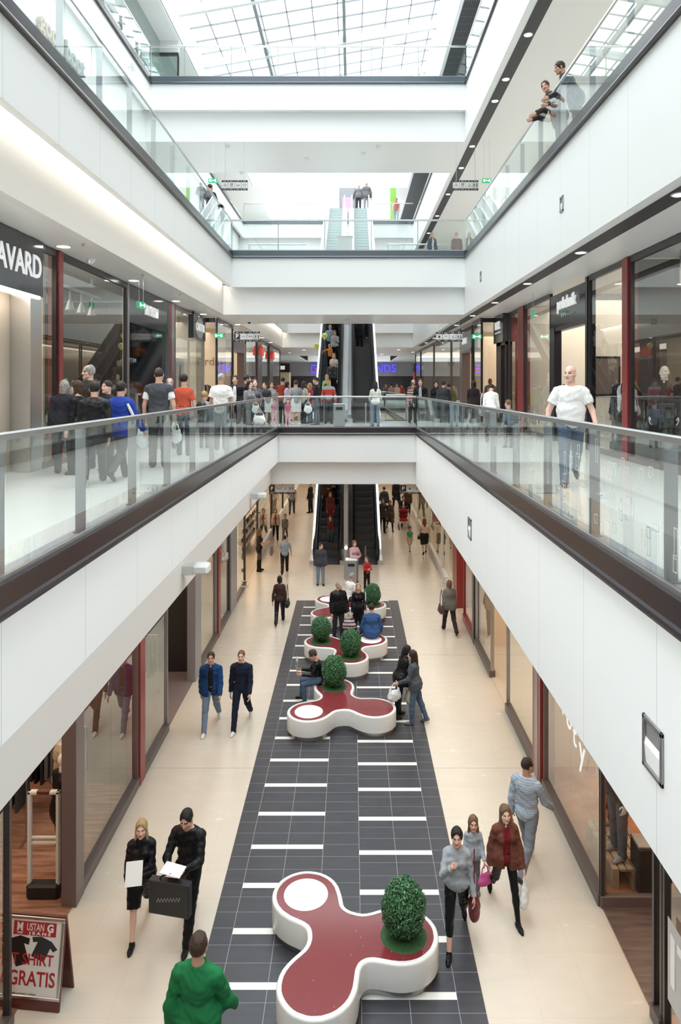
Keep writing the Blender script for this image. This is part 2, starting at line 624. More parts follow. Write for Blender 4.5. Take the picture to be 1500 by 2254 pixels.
def cross(lvl, zt, zm, zb, xl, xr, y, s):
    """edge across the well at y; s=+1 when it is seen from the front"""
    b = MB(); b.box(xl, xr, y, y + s * .14, zm, zt)
    struct('wall_%s' % lvl, b, 'white_paint')
    b = MB(); b.box(xl - .36, xr, y + s * .308, y + s * .46, zb - .004, zm + .1)
    struct('wall_%s_recess' % lvl, b, 'white_paint')
    b = MB(); b.box(xl, xr, y + s * .14, y + s * .32, zm + .04, zm + .1)
    struct('ceiling_%s_step' % lvl, b, 'white_paint')
for lv, zt, zm, zb, xl, xr in (('first', Z1 - .2, 4.29, C0, XL1, XR1), ('second', Z2 - .2, 10.49, C1, XL2, XR2), ('third', Z3 - .2, 16.76, C2, XL3, XR3)):
    cross('bridge_front_' + lv, zt, zm, zb, xl, xr, YA, 1)
    cross('bridge_rear_' + lv, zt, zm, zb, xl, xr, YB if lv != 'first' else YB + .9, -1)
    cross('far_' + lv, zt, zm, zb, xl, xr, YC, 1)
    cross('near_' + lv, zt, zm, zb, xl, xr, YN if lv == 'first' else YU, -1)
    if lv != 'first':
        cross('deep_' + lv, zt, zm, zb, xl, xr, 72.0, 1)
        cross('deep_front_' + lv, zt, zm, zb, xl, xr, 58.7, -1)

# dark ledges under the glass
def ledge(name, x0, y0, x1, y1, z, m='dark_ledge'):
    """ledge along a line; the well lies to the right of the direction of travel"""
    p0, p1 = Vector((x0, y0, 0)), Vector((x1, y1, 0))
    t = (p1 - p0).normalized()
    nrm = Vector((t.y, -t.x, 0))
    prof = [(-.10, 0.012), (.045, 0.012), (.045, -.17), (.065, -.19), (.075, -.215), (.068, -.24), (.045, -.25), (-.01, -.25), (-.01, -.05), (-.10, -.05)]
    b = MB()
    for p in (p0, p1):
        for u, h in prof:
            q = p + nrm * u
            b.v.append((q.x, q.y, z + h))
    k = len(prof)
    for i in range(k):
        j = (i + 1) % k
        b.f.append((i, j, k + j, k + i)); b.mi.append(0)
    b.f.append(tuple(range(k))); b.mi.append(0)
    b.f.append(tuple(range(k, 2 * k))[::-1]); b.mi.append(0)
    return struct(name, b, m)
def ring(lv, z, xl, xr, y0, y1, n):
    ledge('trim_%d_left' % n, xl, y0, xl, y1, z)
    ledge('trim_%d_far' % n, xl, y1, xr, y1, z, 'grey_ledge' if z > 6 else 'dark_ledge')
    ledge('trim_%d_right' % n, xr, y1, xr, y0, z)
    ledge('trim_%d_near' % n, xr, y0, xl, y0, z)
ring('first', Z1, XL1, XR1, YN, YA, 1)
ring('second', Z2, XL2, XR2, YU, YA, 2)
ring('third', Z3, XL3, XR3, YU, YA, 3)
ring('first', Z1, XL1, XR1, YB + .9, YC, 4)
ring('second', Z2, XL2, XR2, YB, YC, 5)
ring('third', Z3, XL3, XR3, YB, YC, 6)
# granite strip along the glass on the first floor
b = MB(); b.box(XL1 - .22, XL1 - .10, YN, YA, Z1, Z1 + .012); struct('trim_7', b, 'granite_edge')
b = MB(); b.box(XR1 + .10, XR1 + .22, YN, YA, Z1, Z1 + .012); struct('trim_8', b, 'granite_edge')

# closed ends and outer walls
mat('shop_wall', (0.62, 0.52, 0.42), 0.6)
mat('dim_wall', (0.40, 0.36, 0.33), 0.6)
mat('grey_wall', (0.32, 0.30, 0.30), 0.6)
b = MB(); b.box(-10.4, -10.2, YW, YE, 0, Z2); b.box(-11.2, -11, YW, YE, Z2, 24.5); struct('wall_left', b, 'shop_wall')
b = MB(); b.box(10.2, 10.4, YW, YE, 0, Z2); b.box(11, 11.2, YW, YE, Z2, 25.5); struct('wall_right', b, 'shop_wall')
b = MB(); b.box(-11, 11, YW - .2, YW, 0, 25); struct('wall_near', b, 'white_paint')
b = MB(); b.box(-11, 11, YE, YE + .2, Z1, 25); struct('wall_far', b, 'grey_wall')
b = MB(); b.box(-11, 11, 60, 60.2, 0, C0); struct('wall_far_ground', b, 'dim_wall')

# long downlight slots in the right-hand ceilings and warm coves on the left
b = MB(); b.box(4.22, 4.54, 0, 44, C1 - .012, C1); struct('trim_9', b, 'dark_slot')
b = MB(); b.box(4.23, 4.56, 0, 44, C2 - .012, C2); struct('trim_10', b, 'dark_slot')
for y0, y1 in ((YU, YA), (YB, YC)):
    b = MB(); b.box(-4.58, -4.40, y0 + .3, y1 - .1, 10.84, 10.88)
    o = b.build('cove_light', 'cove_lamp')
    tag(o, 'warm strip light in the %s cove under the left balcony' % ('front' if y0 < 5 else 'rear'), 'strip light')

# the third-floor sides of the roof opening
b = MB(); b.box(XL3 - .14, XL3, YW, YE, C3 - .02, 22.85); struct('wall_left_eave', b, 'white_paint')
b = MB(); b.box(4.06, 4.20, YW, YE, 21.4, 24.9); struct('wall_right_eave', b, 'white_paint')
def louvre():
    m = mat('louvre_black', (0.02, 0.02, 0.024), 0.45)
    nt, nn, ll, bb = nodes_of(m)
    o, x, y, z = coords(nt)
    j = M(nt, 'MAXIMUM', line(nt, x, 0.09, 0, 0.012), line(nt, y, 0.55, 0, 0.02))
    ll.new(mixc(nt, j, (0.018, 0.018, 0.022), (0.13, 0.13, 0.14)), bb.inputs['Base Color'])
louvre()
b = MB(); b.box(4.2, 11, YW, YE, 21.4, 21.46); struct('ceiling_third_louvre', b, 'louvre_black')
b = MB(); b.box(4.2, 11.2, YW, YE, 24.9, 25.0); b.box(-11.2, XL3, YW, YE, 22.85, 22.95)
struct('roof_solid', b, 'white_paint')
# third-floor glazing
b = MB(); b.box(-8.06, -8.0, 0, YB, Z3, C3); struct('window_1', b, 'mirror_glass')
b = MB(); b.box(6.4, 6.46, 0, YB + 14, Z3, 21.4); struct('window_2', b, 'mirror_glass')
b = MB(); b.box(-8.0, -7.2, YB, YB + .1, Z3 + 2.9, C3); struct('wall_left_header', b, 'ceiling_paint')
b = MB(); b.box(-8.0, -7.2, YB - .02, YB + .1, Z3 + 2.8, Z3 + 2.92); struct('trim_11', b, 'black_metal')
b = MB(); b.box(-8.0, -7.2, YB, YB + .06, Z3, Z3 + 2.8); struct('window_3', b, 'mirror_glass')
b = MB(); b.box(-7.26, -7.18, YB - .02, YB + .1, Z3, Z3 + 2.8); struct('trim_12', b, 'black_metal')
# soffit and white band that end the glazed roof
b = MB(); b.box(XL3, 4.06, 49.8, 53.2, 21.3, 21.36); struct('ceiling_third_far', b, 'ceiling_paint')
b = MB(); b.box(XL3, 4.06, 49.8, 50.0, 21.36, 24.6); struct('wall_third_far', b, 'white_paint')
b = MB(); b.box(XL3, 4.06, 58, 58.06, Z3, 24.9); struct('window_4', b, 'roof_glass')
mat('truss_white', (0.62, 0.65, 0.66), 0.4)
b = MB()
for k in range(4):
    xx = -5.6 + k * 2.7
    b.tube([(xx - 1.3, 55, Z3 + .35), (xx, 55, Z3 + 1.0), (xx + 1.3, 55, Z3 + .35)], .09, 8)
struct('trim_13', b, 'truss_white')

# ---- glazed roof: glass, thin glazing bars, heavy white beams
def zr(x): return 22.72 + 0.172 * (x - XL3)
b = MB()
b.quad((XL3, YW, zr(XL3) + .12), (4.06, YW, zr(4.06) + .12), (4.06, 50, zr(4.06) + .12), (XL3, 50, zr(XL3) + .12))
struct('window_roof', b, 'roof_glass')
mat('glazing_bar', (0.20, 0.22, 0.235), 0.4)
b = MB()
x = XL3 + .9
while x < 4.0:
    b.box(x - .022, x + .022, YW, 50, zr(x) + .02, zr(x) + .10); x += 1.12
y = -15.5
while y < 50:
    n = len(b.v)
    for yy in (y - .02, y + .02):
        for (xx) in (XL3, 4.06):
            b.v += [(xx, yy, zr(xx) + .03), (xx, yy, zr(xx) + .10)]
    for q in ((0, 1, 3, 2), (4, 6, 7, 5), (0, 2, 6, 4), (1, 5, 7, 3)):
        b.f.append(tuple(n + i for i in q)); b.mi.append(0)
    y += 1.18
struct('window_roof_frame', b, 'glazing_bar')
b = MB()
y = -13.88
while y < 50:
    n = len(b.v)
    for yy in (y - .09, y + .09):
        for (xx) in (XL3, 4.06):
            b.v += [(xx, yy, zr(xx) - .42), (xx, yy, zr(xx) - .05)]
    for q in ((0, 1, 3, 2), (4, 6, 7, 5), (0, 2, 6, 4), (1, 5, 7, 3)):
        b.f.append(tuple(n + i for i in q)); b.mi.append(0)
    y += 4.72
struct('beam_roof', b, 'truss_white')
b = MB()
for xx in (-4.1, -0.35):
    b.box(xx - .07, xx + .07, YW, 50, zr(xx) - .35, zr(xx) - .06)
struct('beam_roof_long', b, 'glazing_bar')
# ------------------------------------------------------------------ balustrades
def rail(label, p0, p1, z, joints, side_off, etched=False, post_mat='grey_post', wide=True, h=1.13, group=None):
    """glass balustrade from p0 to p1 (plan points); joints are distances along it; side_off: unit normal pointing to the walkway"""
    p0, p1 = Vector((*p0, 0)), Vector((*p1, 0))
    L = (p1 - p0).length
    t = (p1 - p0) / L
    n = Vector((*side_off, 0))
    root = thing('glass_balustrade', label, 'balustrade', (p0.x, p0.y, z))
    ang = math.atan2(t.y, t.x)
    root.rotation_euler = (0, 0, ang)
    side = 1 if (Matrix.Rotation(ang, 3, 'Z') @ Vector((0, 1, 0))).dot(n) > 0 else -1
    b = MB(); b.box(0, L, -.028, .028, h - .06, h, .012); b.build('handrail', 'steel', root)
    b = MB(); b.box(0, L, -.02, .02, 0.012, .05); b.build('glass_shoe', 'brushed_steel', root)
    js = [0] + [j for j in joints if .05 < j < L - .05] + [L]
    rnd = random.Random(int(z * 100) + int(p0.x * 10))
    for a, c in zip(js[:-1], js[1:]):
        b = MB(); b.box(a + .006, c - .006, -.007, .007, .02, h - .05)
        g = b.build('glass_panel', 'rail_glass', root)
        if etched and c - a > .7:
            e = MB()
            for _ in range(26):
                w, hh = rnd.choice(((.06, .12), (.12, .13), (.05, .22), (.10, .05), (.07, .08)))
                xx = rnd.uniform(a + .03, c - .2); zz = rnd.uniform(.10, h - .35)
                q = .0065
                yy = side * .008
                for (u0, u1, v0, v1) in ((xx, xx + w, zz, zz + q), (xx, xx + w, zz + hh, zz + hh + q), (xx, xx + q, zz, zz + hh), (xx + w, xx + w + q, zz, zz + hh + q)):
                    e.box(u0, u1, yy - .0006, yy + .0006, v0, v1)
            e.build('etched_pattern', 'etch_white', g)
    for j in js[:-1] if not wide else js[1:-1]:
        b = MB()
        if wide:
            b.box(j + .02, j + .035, side * .03, side * .13, .012, h - .06)
            b.box(j - .01, j + .06, side * .02, side * .14, .0125, .03)
        else:
            b.box(j - .012, j + .012, side * .01, side * .05, .012, h - .05)
        b.build('post', post_mat, root)
    return root
mat('etch_white', (0.9, 0.91, 0.91), 0.6)
def jl(first, step, n, y0): return [first + step * k - y0 for k in range(-6, n)]
rail('long glass balustrade with steel handrail along the left first-floor walkway', (XL1 - .02, YN), (XL1 - .02, YA - .05), Z1, jl(5.27, 1.62, 14, YN), (-1, 0))
rail('long glass balustrade etched with rectangles along the right first-floor walkway', (XR1 + .02, YN), (XR1 + .02, YA - .05), Z1, jl(5.12, 1.615, 14, YN), (1, 0), etched=True)
rail('short glass balustrade across the first-floor bridge in front of the dark escalators', (XL1, YA + .03), (XR1, YA + .03), Z1, [1.63, 3.27], (0, 1), wide=False)
rail('glass balustrade along the upper left gallery over the warm cove light', (XL2 - .02, YN), (XL2 - .02, YA - .05), Z2, jl(5.4, 1.62, 14, YN), (-1, 0))
rail('glass balustrade along the upper right gallery under the leaning men', (XR2 + .02, YN), (XR2 + .02, YA - .05), Z2, jl(5.3, 1.62, 14, YN), (1, 0))
rail('glass balustrade across the middle bridge in front of the pale escalators', (XL2, YA + .03), (XR2, YA + .03), Z2, [1.65 * k for k in range(1, 5)], (0, 1), wide=False)
rail('glass balustrade along the top left gallery below the roof', (XL3 - .02, YN), (XL3 - .02, YA - .05), Z3, jl(5.4, 1.62, 14, YN), (-1, 0))
rail('glass balustrade along the top right gallery under the black louvre', (XR3 + .02, YN), (XR3 + .02, YA - .05), Z3, jl(5.3, 1.62, 14, YN), (1, 0))
rail('glass balustrade across the topmost bridge in front of the glazed roof', (XL3, YA + .03), (XR3, YA + .03), Z3, [1.2 + 1.66 * k for k in range(0, 6)], (0, 1), wide=False)
# second light well
rail('balustrade on the far side of the pale escalators, left of them', (XL3, YC + .03), (-1.9, YC + .03), Z3, [1.66 * k for k in range(1, 4)], (0, 1), wide=False)
rail('balustrade on the far side of the pale escalators, right of them', (1.5, YC + .03), (XR3, YC + .03), Z3, [1.3], (0, 1), wide=False)
rail('inner balustrade behind the middle bridge, left of the pale escalators', (XL2, YB - .05), (-1.9, YB - .05), Z2, [1.2], (0, -1), wide=False)
rail('inner balustrade behind the middle bridge, right of the pale escalators', (1.5, YB - .05), (XR2, YB - .05), Z2, [1.2], (0, -1), wide=False)
rail('first-floor balustrade to the right of the dark escalators', (1.45, YB + .85), (XR1, YB + .85), Z1, [], (0, -1), wide=False)
rail('first-floor balustrade running back beside the dark escalators on the right', (XR1 + .02, YB + .9), (XR1 + .02, YC), Z1, [1.62 * k for k in range(1, 11)], (1, 0), wide=False)
rail('first-floor balustrade running back beside the dark escalators on the left', (XL1 - .02, YB + .9), (XL1 - .02, YC), Z1, [1.62 * k for k in range(1, 11)], (-1, 0), wide=False)
rail('first-floor balustrade at the far end of the second light well', (XL1, YC + .03), (XR1, YC + .03), Z1, [1.63, 3.27], (0, 1), wide=False)

# ------------------------------------------------------------------ escalators
mat('step_dark', (0.11, 0.105, 0.115), 0.4, 0.3)
mat('step_pale', (0.45, 0.52, 0.52), 0.4, 0.3)
mat('deck_black', (0.02, 0.02, 0.024), 0.3)
mat('clad_white', (0.74, 0.76, 0.76), 0.35)
glass('dark_glass', (0.30, 0.33, 0.34))
TAN = math.tan(R(30))
def zesc(y, yb, z0, z1):
    """height of the steps at y"""
    ya = yb + 1.2
    return min(z1, z0 + max(0, (y - ya)) * TAN)
def escalator(label, x0, x1, yb, z0, z1, pale=False, outer='left'):
    root = thing('escalator', label, 'escalator', ((x0 + x1) / 2, yb, z0))
    w = (x1 - x0) / 2
    H = z1 - z0
    ya, yt = 1.2, 1.2 + H / TAN
    ye = yt + 1.2
    sw = w - .30
    # steps
    b = MB()
    b.box(-sw, sw, 0, ya, -.03, 0.008)
    k, y, z = 0, ya, 0.0
    n = int(H / .2309)
    rise = H / n
    dep = (yt - ya) / n
    for i in range(n):
        b.box(-sw, sw, y, y + dep + .02, z - .15, z + rise, .006)
        b.box(-sw, sw, y - .012, y + .01, z + rise - .035, z + rise + .002)
        z += rise; y += dep
    b.box(-sw, sw, yt, ye, H - .03, H + .008)
    b.build('step_band', 'step_pale' if pale else 'step_dark', root)
    line_ = [(0, 0), (ya - .3, 0), (ya + .3, .1), (yt - .3, H - .1), (yt + .3, H), (ye, H)]
    def strip(xa, xb, h0, h1, name, m, lo=0, hi=0, extra=None):
        b = MB()
        pts = [(y, z) for y, z in line_]
        pts[0] = (pts[0][0] + lo, pts[0][1]); pts[-1] = (pts[-1][0] - hi, pts[-1][1])
        for (ya_, za), (yb_, zb) in zip(pts[:-1], pts[1:]):
            i = len(b.v)
            for (yy, zz) in ((ya_, za), (yb_, zb)):
                b.v += [(xa, yy, zz + h0), (xb, yy, zz + h0), (xb, yy, zz + h1), (xa, yy, zz + h1)]
            for q in ((0, 1, 5, 4), (1, 2, 6, 5), (2, 3, 7, 6), (3, 0, 4, 7)):
                b.f.append(tuple(i + t for t in q)); b.mi.append(0)
        b.f.append((0, 3, 2, 1)); b.mi.append(0)
        e = len(b.v)
        b.f.append((e - 4, e - 3, e - 2, e - 1)); b.mi.append(0)
        return b.build(name, m, root)
    strip(-w + .02, w - .02, -.85, -.16, 'truss', 'clad_white' if pale else 'black_metal', .6, .3)
    for s in (-1, 1):
        a, c = sorted((s * sw, s * (sw + .10)))
        strip(a, c, -.16, .14, 'skirt', 'clad_white' if pale else 'deck_black')
        a, c = sorted((s * (sw + .10), s * w))
        strip(a, c, -.16, .16, 'outer_deck', 'clad_white' if pale else 'steel')
        a, c = sorted((s * (sw + .11), s * (sw + .135)))
        strip(a, c, .14, .88, 'balustrade', 'clad_white' if pale else 'dark_glass', .15, .15)
        # handrail loop
        b = MB()
        xm = s * (sw + .122)
        path = [(xm, .1, .18), (xm, -.12, .32), (xm, -.22, .55), (xm, -.14, .80), (xm, .08, .92)]
        path += [(xm, y, z + .92) for y, z in line_[1:-1]]
        path += [(xm, ye - .1, H + .92), (xm, ye + .1, H + .80), (xm, ye + .18, H + .55), (xm, ye + .1, H + .3)]
        b.tube(path, .036, 8)
        b.build('handrail', 'clad_white' if pale else 'rubber', root, smooth=True)
    return root
EL, ER = (-1.66, -.27), (-.17, 1.22)
escalator('dark escalator on the ground floor carrying people, left of the grey pole', *EL, 27.0, 0, Z1)
escalator('empty dark escalator on the ground floor, right of the grey pole', *ER, 27.0, 0, Z1)
escalator('crowded dark escalator down to the first floor, behind the grey bin', *EL, 28.0, Z1, Z2)
escalator('dark first-floor escalator with two people at its top, behind the woman at the rail', *ER, 28.0, Z1, Z2)
escalator('empty pale escalator below the roof, left of the white panel', *EL, 31.0, Z2, Z3, True)
escalator('pale escalator below the roof with two old men at its top', *ER, 31.0, Z2, Z3, True)
for z, yb, hh in ((Z1, 28.0, Z2),):
    b = MB()
    pts = [(yb + .2, 0.02), (yb + 1.2, .02), (yb + 1.5, .12), (yb + 12, 6.2)]
    for (a, za), (c, zc) in zip(pts[:-1], pts[1:]):
        i = len(b.v)
        for yy, zz in ((a, za), (c, zc)):
            b.v += [(-.265, yy, z + zz + .1), (-.175, yy, z + zz + .1), (-.175, yy, z + zz + .35), (-.265, yy, z + zz + .35)]
        for q in ((0, 1, 5, 4), (1, 2, 6, 5), (2, 3, 7, 6), (3, 0, 4, 7), (0, 3, 2, 1), (4, 5, 6, 7)):
            b.f.append(tuple(i + t for t in q)); b.mi.append(0)
    o = b.build('escalator_infill', 'steel')
    tag(o, 'steel infill strip between the two dark first-floor escalators', 'infill panel')
b = MB(); b.box(-.62, .02, 30.2, 30.5, Z2, Z2 + 1.75, .01); b.box(-.64, .04, 30.18, 30.52, Z2 + 1.75, Z2 + 1.80)
tag(b.build('white_panel', 'clad_white'), 'white upright panel standing between the two pale escalators', 'panel')

# ------------------------------------------------------------------ lobed benches and box balls
mat('bench_white', (0.72, 0.72, 0.70), 0.3, coat=0.4)
m = mat('bench_red', (0.195, 0.031, 0.036), 0.12, spec=0.6)
nt, nn, ll, bb = nodes_of(m)
o_, x_, y_, z_ = coords(nt)
vo = N(nt, 'ShaderNodeTexVoronoi'); vo.inputs['Scale'].default_value = 22; ll.new(o_, vo.inputs['Vector'])
wn = N(nt, 'ShaderNodeTexWhiteNoise'); wn.noise_dimensions = '3D'; ll.new(vo.outputs['Position'], wn.inputs['Vector'])
dot = M(nt, 'MULTIPLY', M(nt, 'LESS_THAN', vo.outputs['Distance'], 0.085), M(nt, 'GREATER_THAN', wn.outputs['Value'], 0.80))
ll.new(mixc(nt, dot, (0.195, 0.031, 0.036), (0.85, 0.78, 0.74)), bb.inputs['Base Color'])
mat('disc_white', (0.84, 0.84, 0.84), 0.35)
def lobe_outline(lobes, c, rad, n=120):
    pts = []
    k = .16
    for i in range(n):
        a = 2 * math.pi * i / n
        dx, dy = math.cos(a), math.sin(a)
        r = 2.0
        while r > .1:
            px, py = c[0] + dx * r, c[1] + dy * r
            s = sum(math.exp(-(math.hypot(px - lx, py - ly) - rad) / k * 1.0) for lx, ly in lobes)
            s += math.exp(-(math.hypot(px - c[0], py - c[1]) - rad * .72) / k)
            if -k * math.log(s) <= -.012:
                break
            r -= .004
        pts.append((r, a))
    return pts
def bench(label, lobes, disc):
    c = (sum(l[0] for l in lobes) / 3, sum(l[1] for l in lobes) / 3)
    root = thing('lobed_bench', label, 'bench', (c[0], c[1], 0), 0, 'lobed benches on the dark tile strip')
    ol = lobe_outline(lobes, c, .45)
    def off(d):
        P = [Vector((r * math.cos(a), r * math.sin(a))) for r, a in ol]
        out = []
        n = len(P)
        for i in range(n):
            t = (P[(i + 1) % n] - P[i - 1]).normalized()
            out.append(P[i] + Vector((t.y, -t.x)) * d)
        return out
    def skin(rings, name, m, cap_top=False, cap_bot=False):
        b = MB()
        n = len(ol)
        for d, z in rings:
            b.v += [(p.x, p.y, z) for p in off(d)]
        for i in range(len(rings) - 1):
            for j in range(n):
                j2 = (j + 1) % n
                b.f.append((i * n + j, i * n + j2, (i + 1) * n + j2, (i + 1) * n + j)); b.mi.append(0)
        if cap_top:
            q = len(b.v); b.v.append((0, 0, rings[-1][1]))
            for j in range(n):
                b.f.append(((len(rings) - 1) * n + j, (len(rings) - 1) * n + (j + 1) % n, q)); b.mi.append(0)
        return b.build(name, m, root, smooth=True)
    skin([(-.05, 0.0), (-.05, .09)], 'plinth', 'brushed_steel')
    skin([(-.06, .09), (-.015, .09), (0, .105), (0, .395), (-.006, .412), (-.018, .42), (-.058, .42), (-.062, .405)], 'rim', 'bench_white')
    skin([(-.058, .40), (-.058, .414)], 'red_top', 'bench_red', cap_top=True)
    if disc is not None:
        b = MB()
        b.lathe([(.285, .4142), (.285, .417), (.278, .4195), (0.001, .4195)], (lobes[disc][0] - c[0], lobes[disc][1] - c[1]), 40)
        b.build('seat_disc', 'disc_white', root, smooth=True)
    return root
B1 = [(-.593, 8.92), (.60, 8.27), (-.39, 7.57)]
B3 = [(-.87, 13.93), (-.39, 15.1), (.47, 14.1)]
B2 = [(-.795, 17.77), (-.03, 16.75), (.49, 17.9)]
B4 = [(-.70, 21.3), (-.76, 20.0), (.60, 20.75)]
bench('nearest lobed bench with red top, one box ball at right and a white disc', B1, 0)
bench('second lobed bench with red top, where the boy sits reading by one box ball', B3, 0)
bench('third lobed bench with red top, carrying two box balls', B2, 2)
bench('farthest lobed bench with red top, behind the man in the black jacket', B4, 0)

mat('leaf_dark', (0.028, 0.10, 0.038), 0.42)
mat('leaf_mid', (0.05, 0.175, 0.065), 0.4)
mat('leaf_light', (0.12, 0.30, 0.12), 0.4)
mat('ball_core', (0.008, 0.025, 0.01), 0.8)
mat('turf', (0.03, 0.10, 0.03), 0.7)
def make_ball():
    root = thing('box_ball_plant', '', 'plant')
    rnd = random.Random(3)
    def rad(u):   # egg radius for height fraction 0..1
        return .268 * math.sin(math.pi * (0.10 + .90 * u)) ** .5 if u < 1 else 0
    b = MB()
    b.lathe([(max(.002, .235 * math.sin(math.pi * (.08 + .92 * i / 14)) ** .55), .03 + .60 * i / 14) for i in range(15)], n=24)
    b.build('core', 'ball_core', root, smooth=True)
    b = MB()
    for i in range(6500):
        # point on a 0.27 x 0.27 x 0.335 egg
        z = rnd.uniform(-.93, 1)
        a = rnd.uniform(0, 2 * math.pi)
        s = math.sqrt(max(0, 1 - z * z))
        wob = 1 + .035 * math.sin(3 * a + 5 * z) + .03 * math.sin(7 * a - 9 * z)
        j = rnd.uniform(.90, 1.03) * wob
        p = Vector((.262 * s * math.cos(a), .262 * s * math.sin(a), .330 * z)) * j + Vector((0, 0, .335))
        nrm = Vector((s * math.cos(a), s * math.sin(a), z * .8)).normalized()
        nrm = (nrm + Vector((rnd.gauss(0, .55), rnd.gauss(0, .55), rnd.gauss(0, .55)))).normalized()
        u = nrm.cross(Vector((rnd.gauss(0, 1), rnd.gauss(0, 1), rnd.gauss(0, 1)))).normalized()
        w = nrm.cross(u)
        l = rnd.uniform(.010, .017)
        wd = l * .55
        b.cur = rnd.choice((0, 0, 1, 1, 1, 2))
        b.quad(p - u * l, p + w * wd, p + u * l, p - w * wd)
    b.build('foliage', ['leaf_dark', 'leaf_mid', 'leaf_light'], root)
    b = MB()
    for i in range(900):
        a = rnd.uniform(0, 2 * math.pi); r = .27 * math.sqrt(rnd.uniform(.35, 1))
        p = Vector((r * math.cos(a), r * math.sin(a), 0))
        t = Vector((rnd.gauss(0, .012), rnd.gauss(0, .012), rnd.uniform(.015, .035)))
        u = Vector((math.cos(a + 1.5), math.sin(a + 1.5), 0)) * .004
        b.quad(p - u, p + u, p + t)
    b.lathe([(.275, 0), (.265, .012), (.001, .014)], n=32)
    b.build('turf_skirt', 'turf', root)
    return root
ball0 = make_ball()
BALL = kids(ball0)
for i, ((x, y), sc, lb) in enumerate((((.62, 8.25), 1.0, 'clipped round box plant on the nearest bench'),
        ((-.39, 15.08), 1.02, 'clipped round box plant behind the reading boy'),
        ((-.03, 16.78), 1.0, 'clipped round box plant on the front lobe of the third bench'),
        ((-.79, 17.75), .98, 'clipped round box plant on the left lobe of the third bench'),
        ((.62, 20.75), .95, 'clipped round box plant on the farthest bench, behind the blonde woman'))):
    r = ball0 if i == 0 else ball0.copy()
    if i:
        COL.objects.link(r)
        for ch in BALL:
            cc = ch.copy(); COL.objects.link(cc); cc.parent = r
    r.location = (x, y, .4145); r.scale = (sc, sc, sc); r.rotation_euler = (0, 0, i * 1.3)
    tag(r, lb, 'plant', 'clipped box balls on the benches')

# ------------------------------------------------------------------ column, bollards, bins
b = MB(); b.lathe([(.08, 0), (.08, C0)], (-.21, 25.0), 20); struct('pillar_round', b, 'grey_post', smooth=True)
b = MB(); b.lathe([(.001, -.02), (.05, -.02), (.05, .02), (.001, .02)], n=16)
o = b.build('pillar_lamp', 'lamp_white', loc=(-.21, 24.90, 1.15), rot=(R(90), 0, 0)); tag(o, 'small round lamp on the grey pole between the escalators', 'lamp')
for (x, y, z, lb) in ((.52, 26.6, 0, 'slim brown bollard before the right ground-floor escalator'), (.55, 27.4, Z1, 'slim steel bollard before the right first-floor escalator')):
    b = MB(); b.lathe([(.055, 0), (.055, .012), (.035, .015), (.035, .80), (.03, .82), (.001, .82)], (0, 0), 14)
    tag(b.build('bollard', 'brown_frame' if z == 0 else 'steel', loc=(x, y, z), smooth=True), lb, 'bollard')
def bin_(loc, label, w=.42, h=.82):
    r = thing('litter_bin', label, 'bin', loc)
    b = MB(); b.box(-w / 2, w / 2, -.17, .17, 0.03, h, .015); b.build('body', 'grey_post', r)
    b = MB(); b.box(-w / 2 + .03, w / 2 - .03, -.14, .14, 0, .03); b.build('base', 'black_metal', r)
    b = MB(); b.box(-w / 2 - .01, w / 2 + .01, -.18, .18, h, h + .025, .008); b.build('lid', 'clad_white', r)
    b = MB(); b.box(-.12, .12, -.176, -.168, h - .2, h - .1); b.build('slot', 'rubber', r)
bin_((-.46, 25.2, Z1), 'grey litter bin behind the first-floor bridge balustrade')
bin_((-.02, 24.2, 0), 'grey litter bin with a white lid at the foot of the grey pole', .38, .9)

# ------------------------------------------------------------------ balloons
mat('balloon_yellow', (0.72, 0.74, 0.18), 0.25)
for i, (px, py, d) in enumerate(((715, 740, 30.2), (697, 762, 29.0))):
    p = at_d(px, py, d)
    r = thing('balloon', 'yellow balloon held over the crowded escalator' if i == 0 else 'yellow balloon floating left of the crowded escalator', 'balloon', p)
    b = MB(); b.lathe([(.012, -.17), (.02, -.15), (.07, -.10), (.115, -.03), (.125, .03), (.105, .09), (.06, .13), (.001, .145)], n=20)
    b.build('skin', 'balloon_yellow', r, smooth='all')
    b = MB(); b.tube([(0, 0, -.17), (.02, 0, -.4), (.0, .01, -.6), (.03, .02, -.8)], .003, 5); b.build('string', 'clad_white', r)
# ------------------------------------------------------------------ signs
mat('sign_black', (0.012, 0.012, 0.014), 0.4)
mat('sign_grey', (0.56, 0.56, 0.55), 0.5)
mat('sign_white', (0.85, 0.85, 0.85), 0.5)
mat('sign_ink', (0.03, 0.03, 0.035), 0.5)
mat('exit_green', (0.02, 0.30, 0.12), 0.5, emit=0.5, ecol=(0.05, 0.55, 0.25))
mat('exit_white', (0.9, 1, 0.95), 0.5, emit=1.6, ecol=(0.85, 1, 0.92))
mat('letter_white', (0.8, 0.8, 0.8), 0.4, emit=0.35, ecol=(0.95, 0.97, 1.0))
mat('letter_dim', (0.5, 0.5, 0.52), 0.4)
mat('letter_dark', (0.035, 0.04, 0.045), 0.35)
mat('letter_gold', (0.30, 0.19, 0.08), 0.35)
mat('letter_brown', (0.30, 0.16, 0.09), 0.45)
mat('letter_blue', (0.05, 0.05, 0.7), 0.4, emit=1.0, ecol=(0.10, 0.08, 1.0))
mat('letter_redlit', (0.6, 0.04, 0.04), 0.4, emit=0.25, ecol=(1.0, 0.12, 0.08))
mat('sign_red', (0.45, 0.03, 0.035), 0.4)
UP = (R(90), 0, 0)          # lettering that faces the viewer (-y)

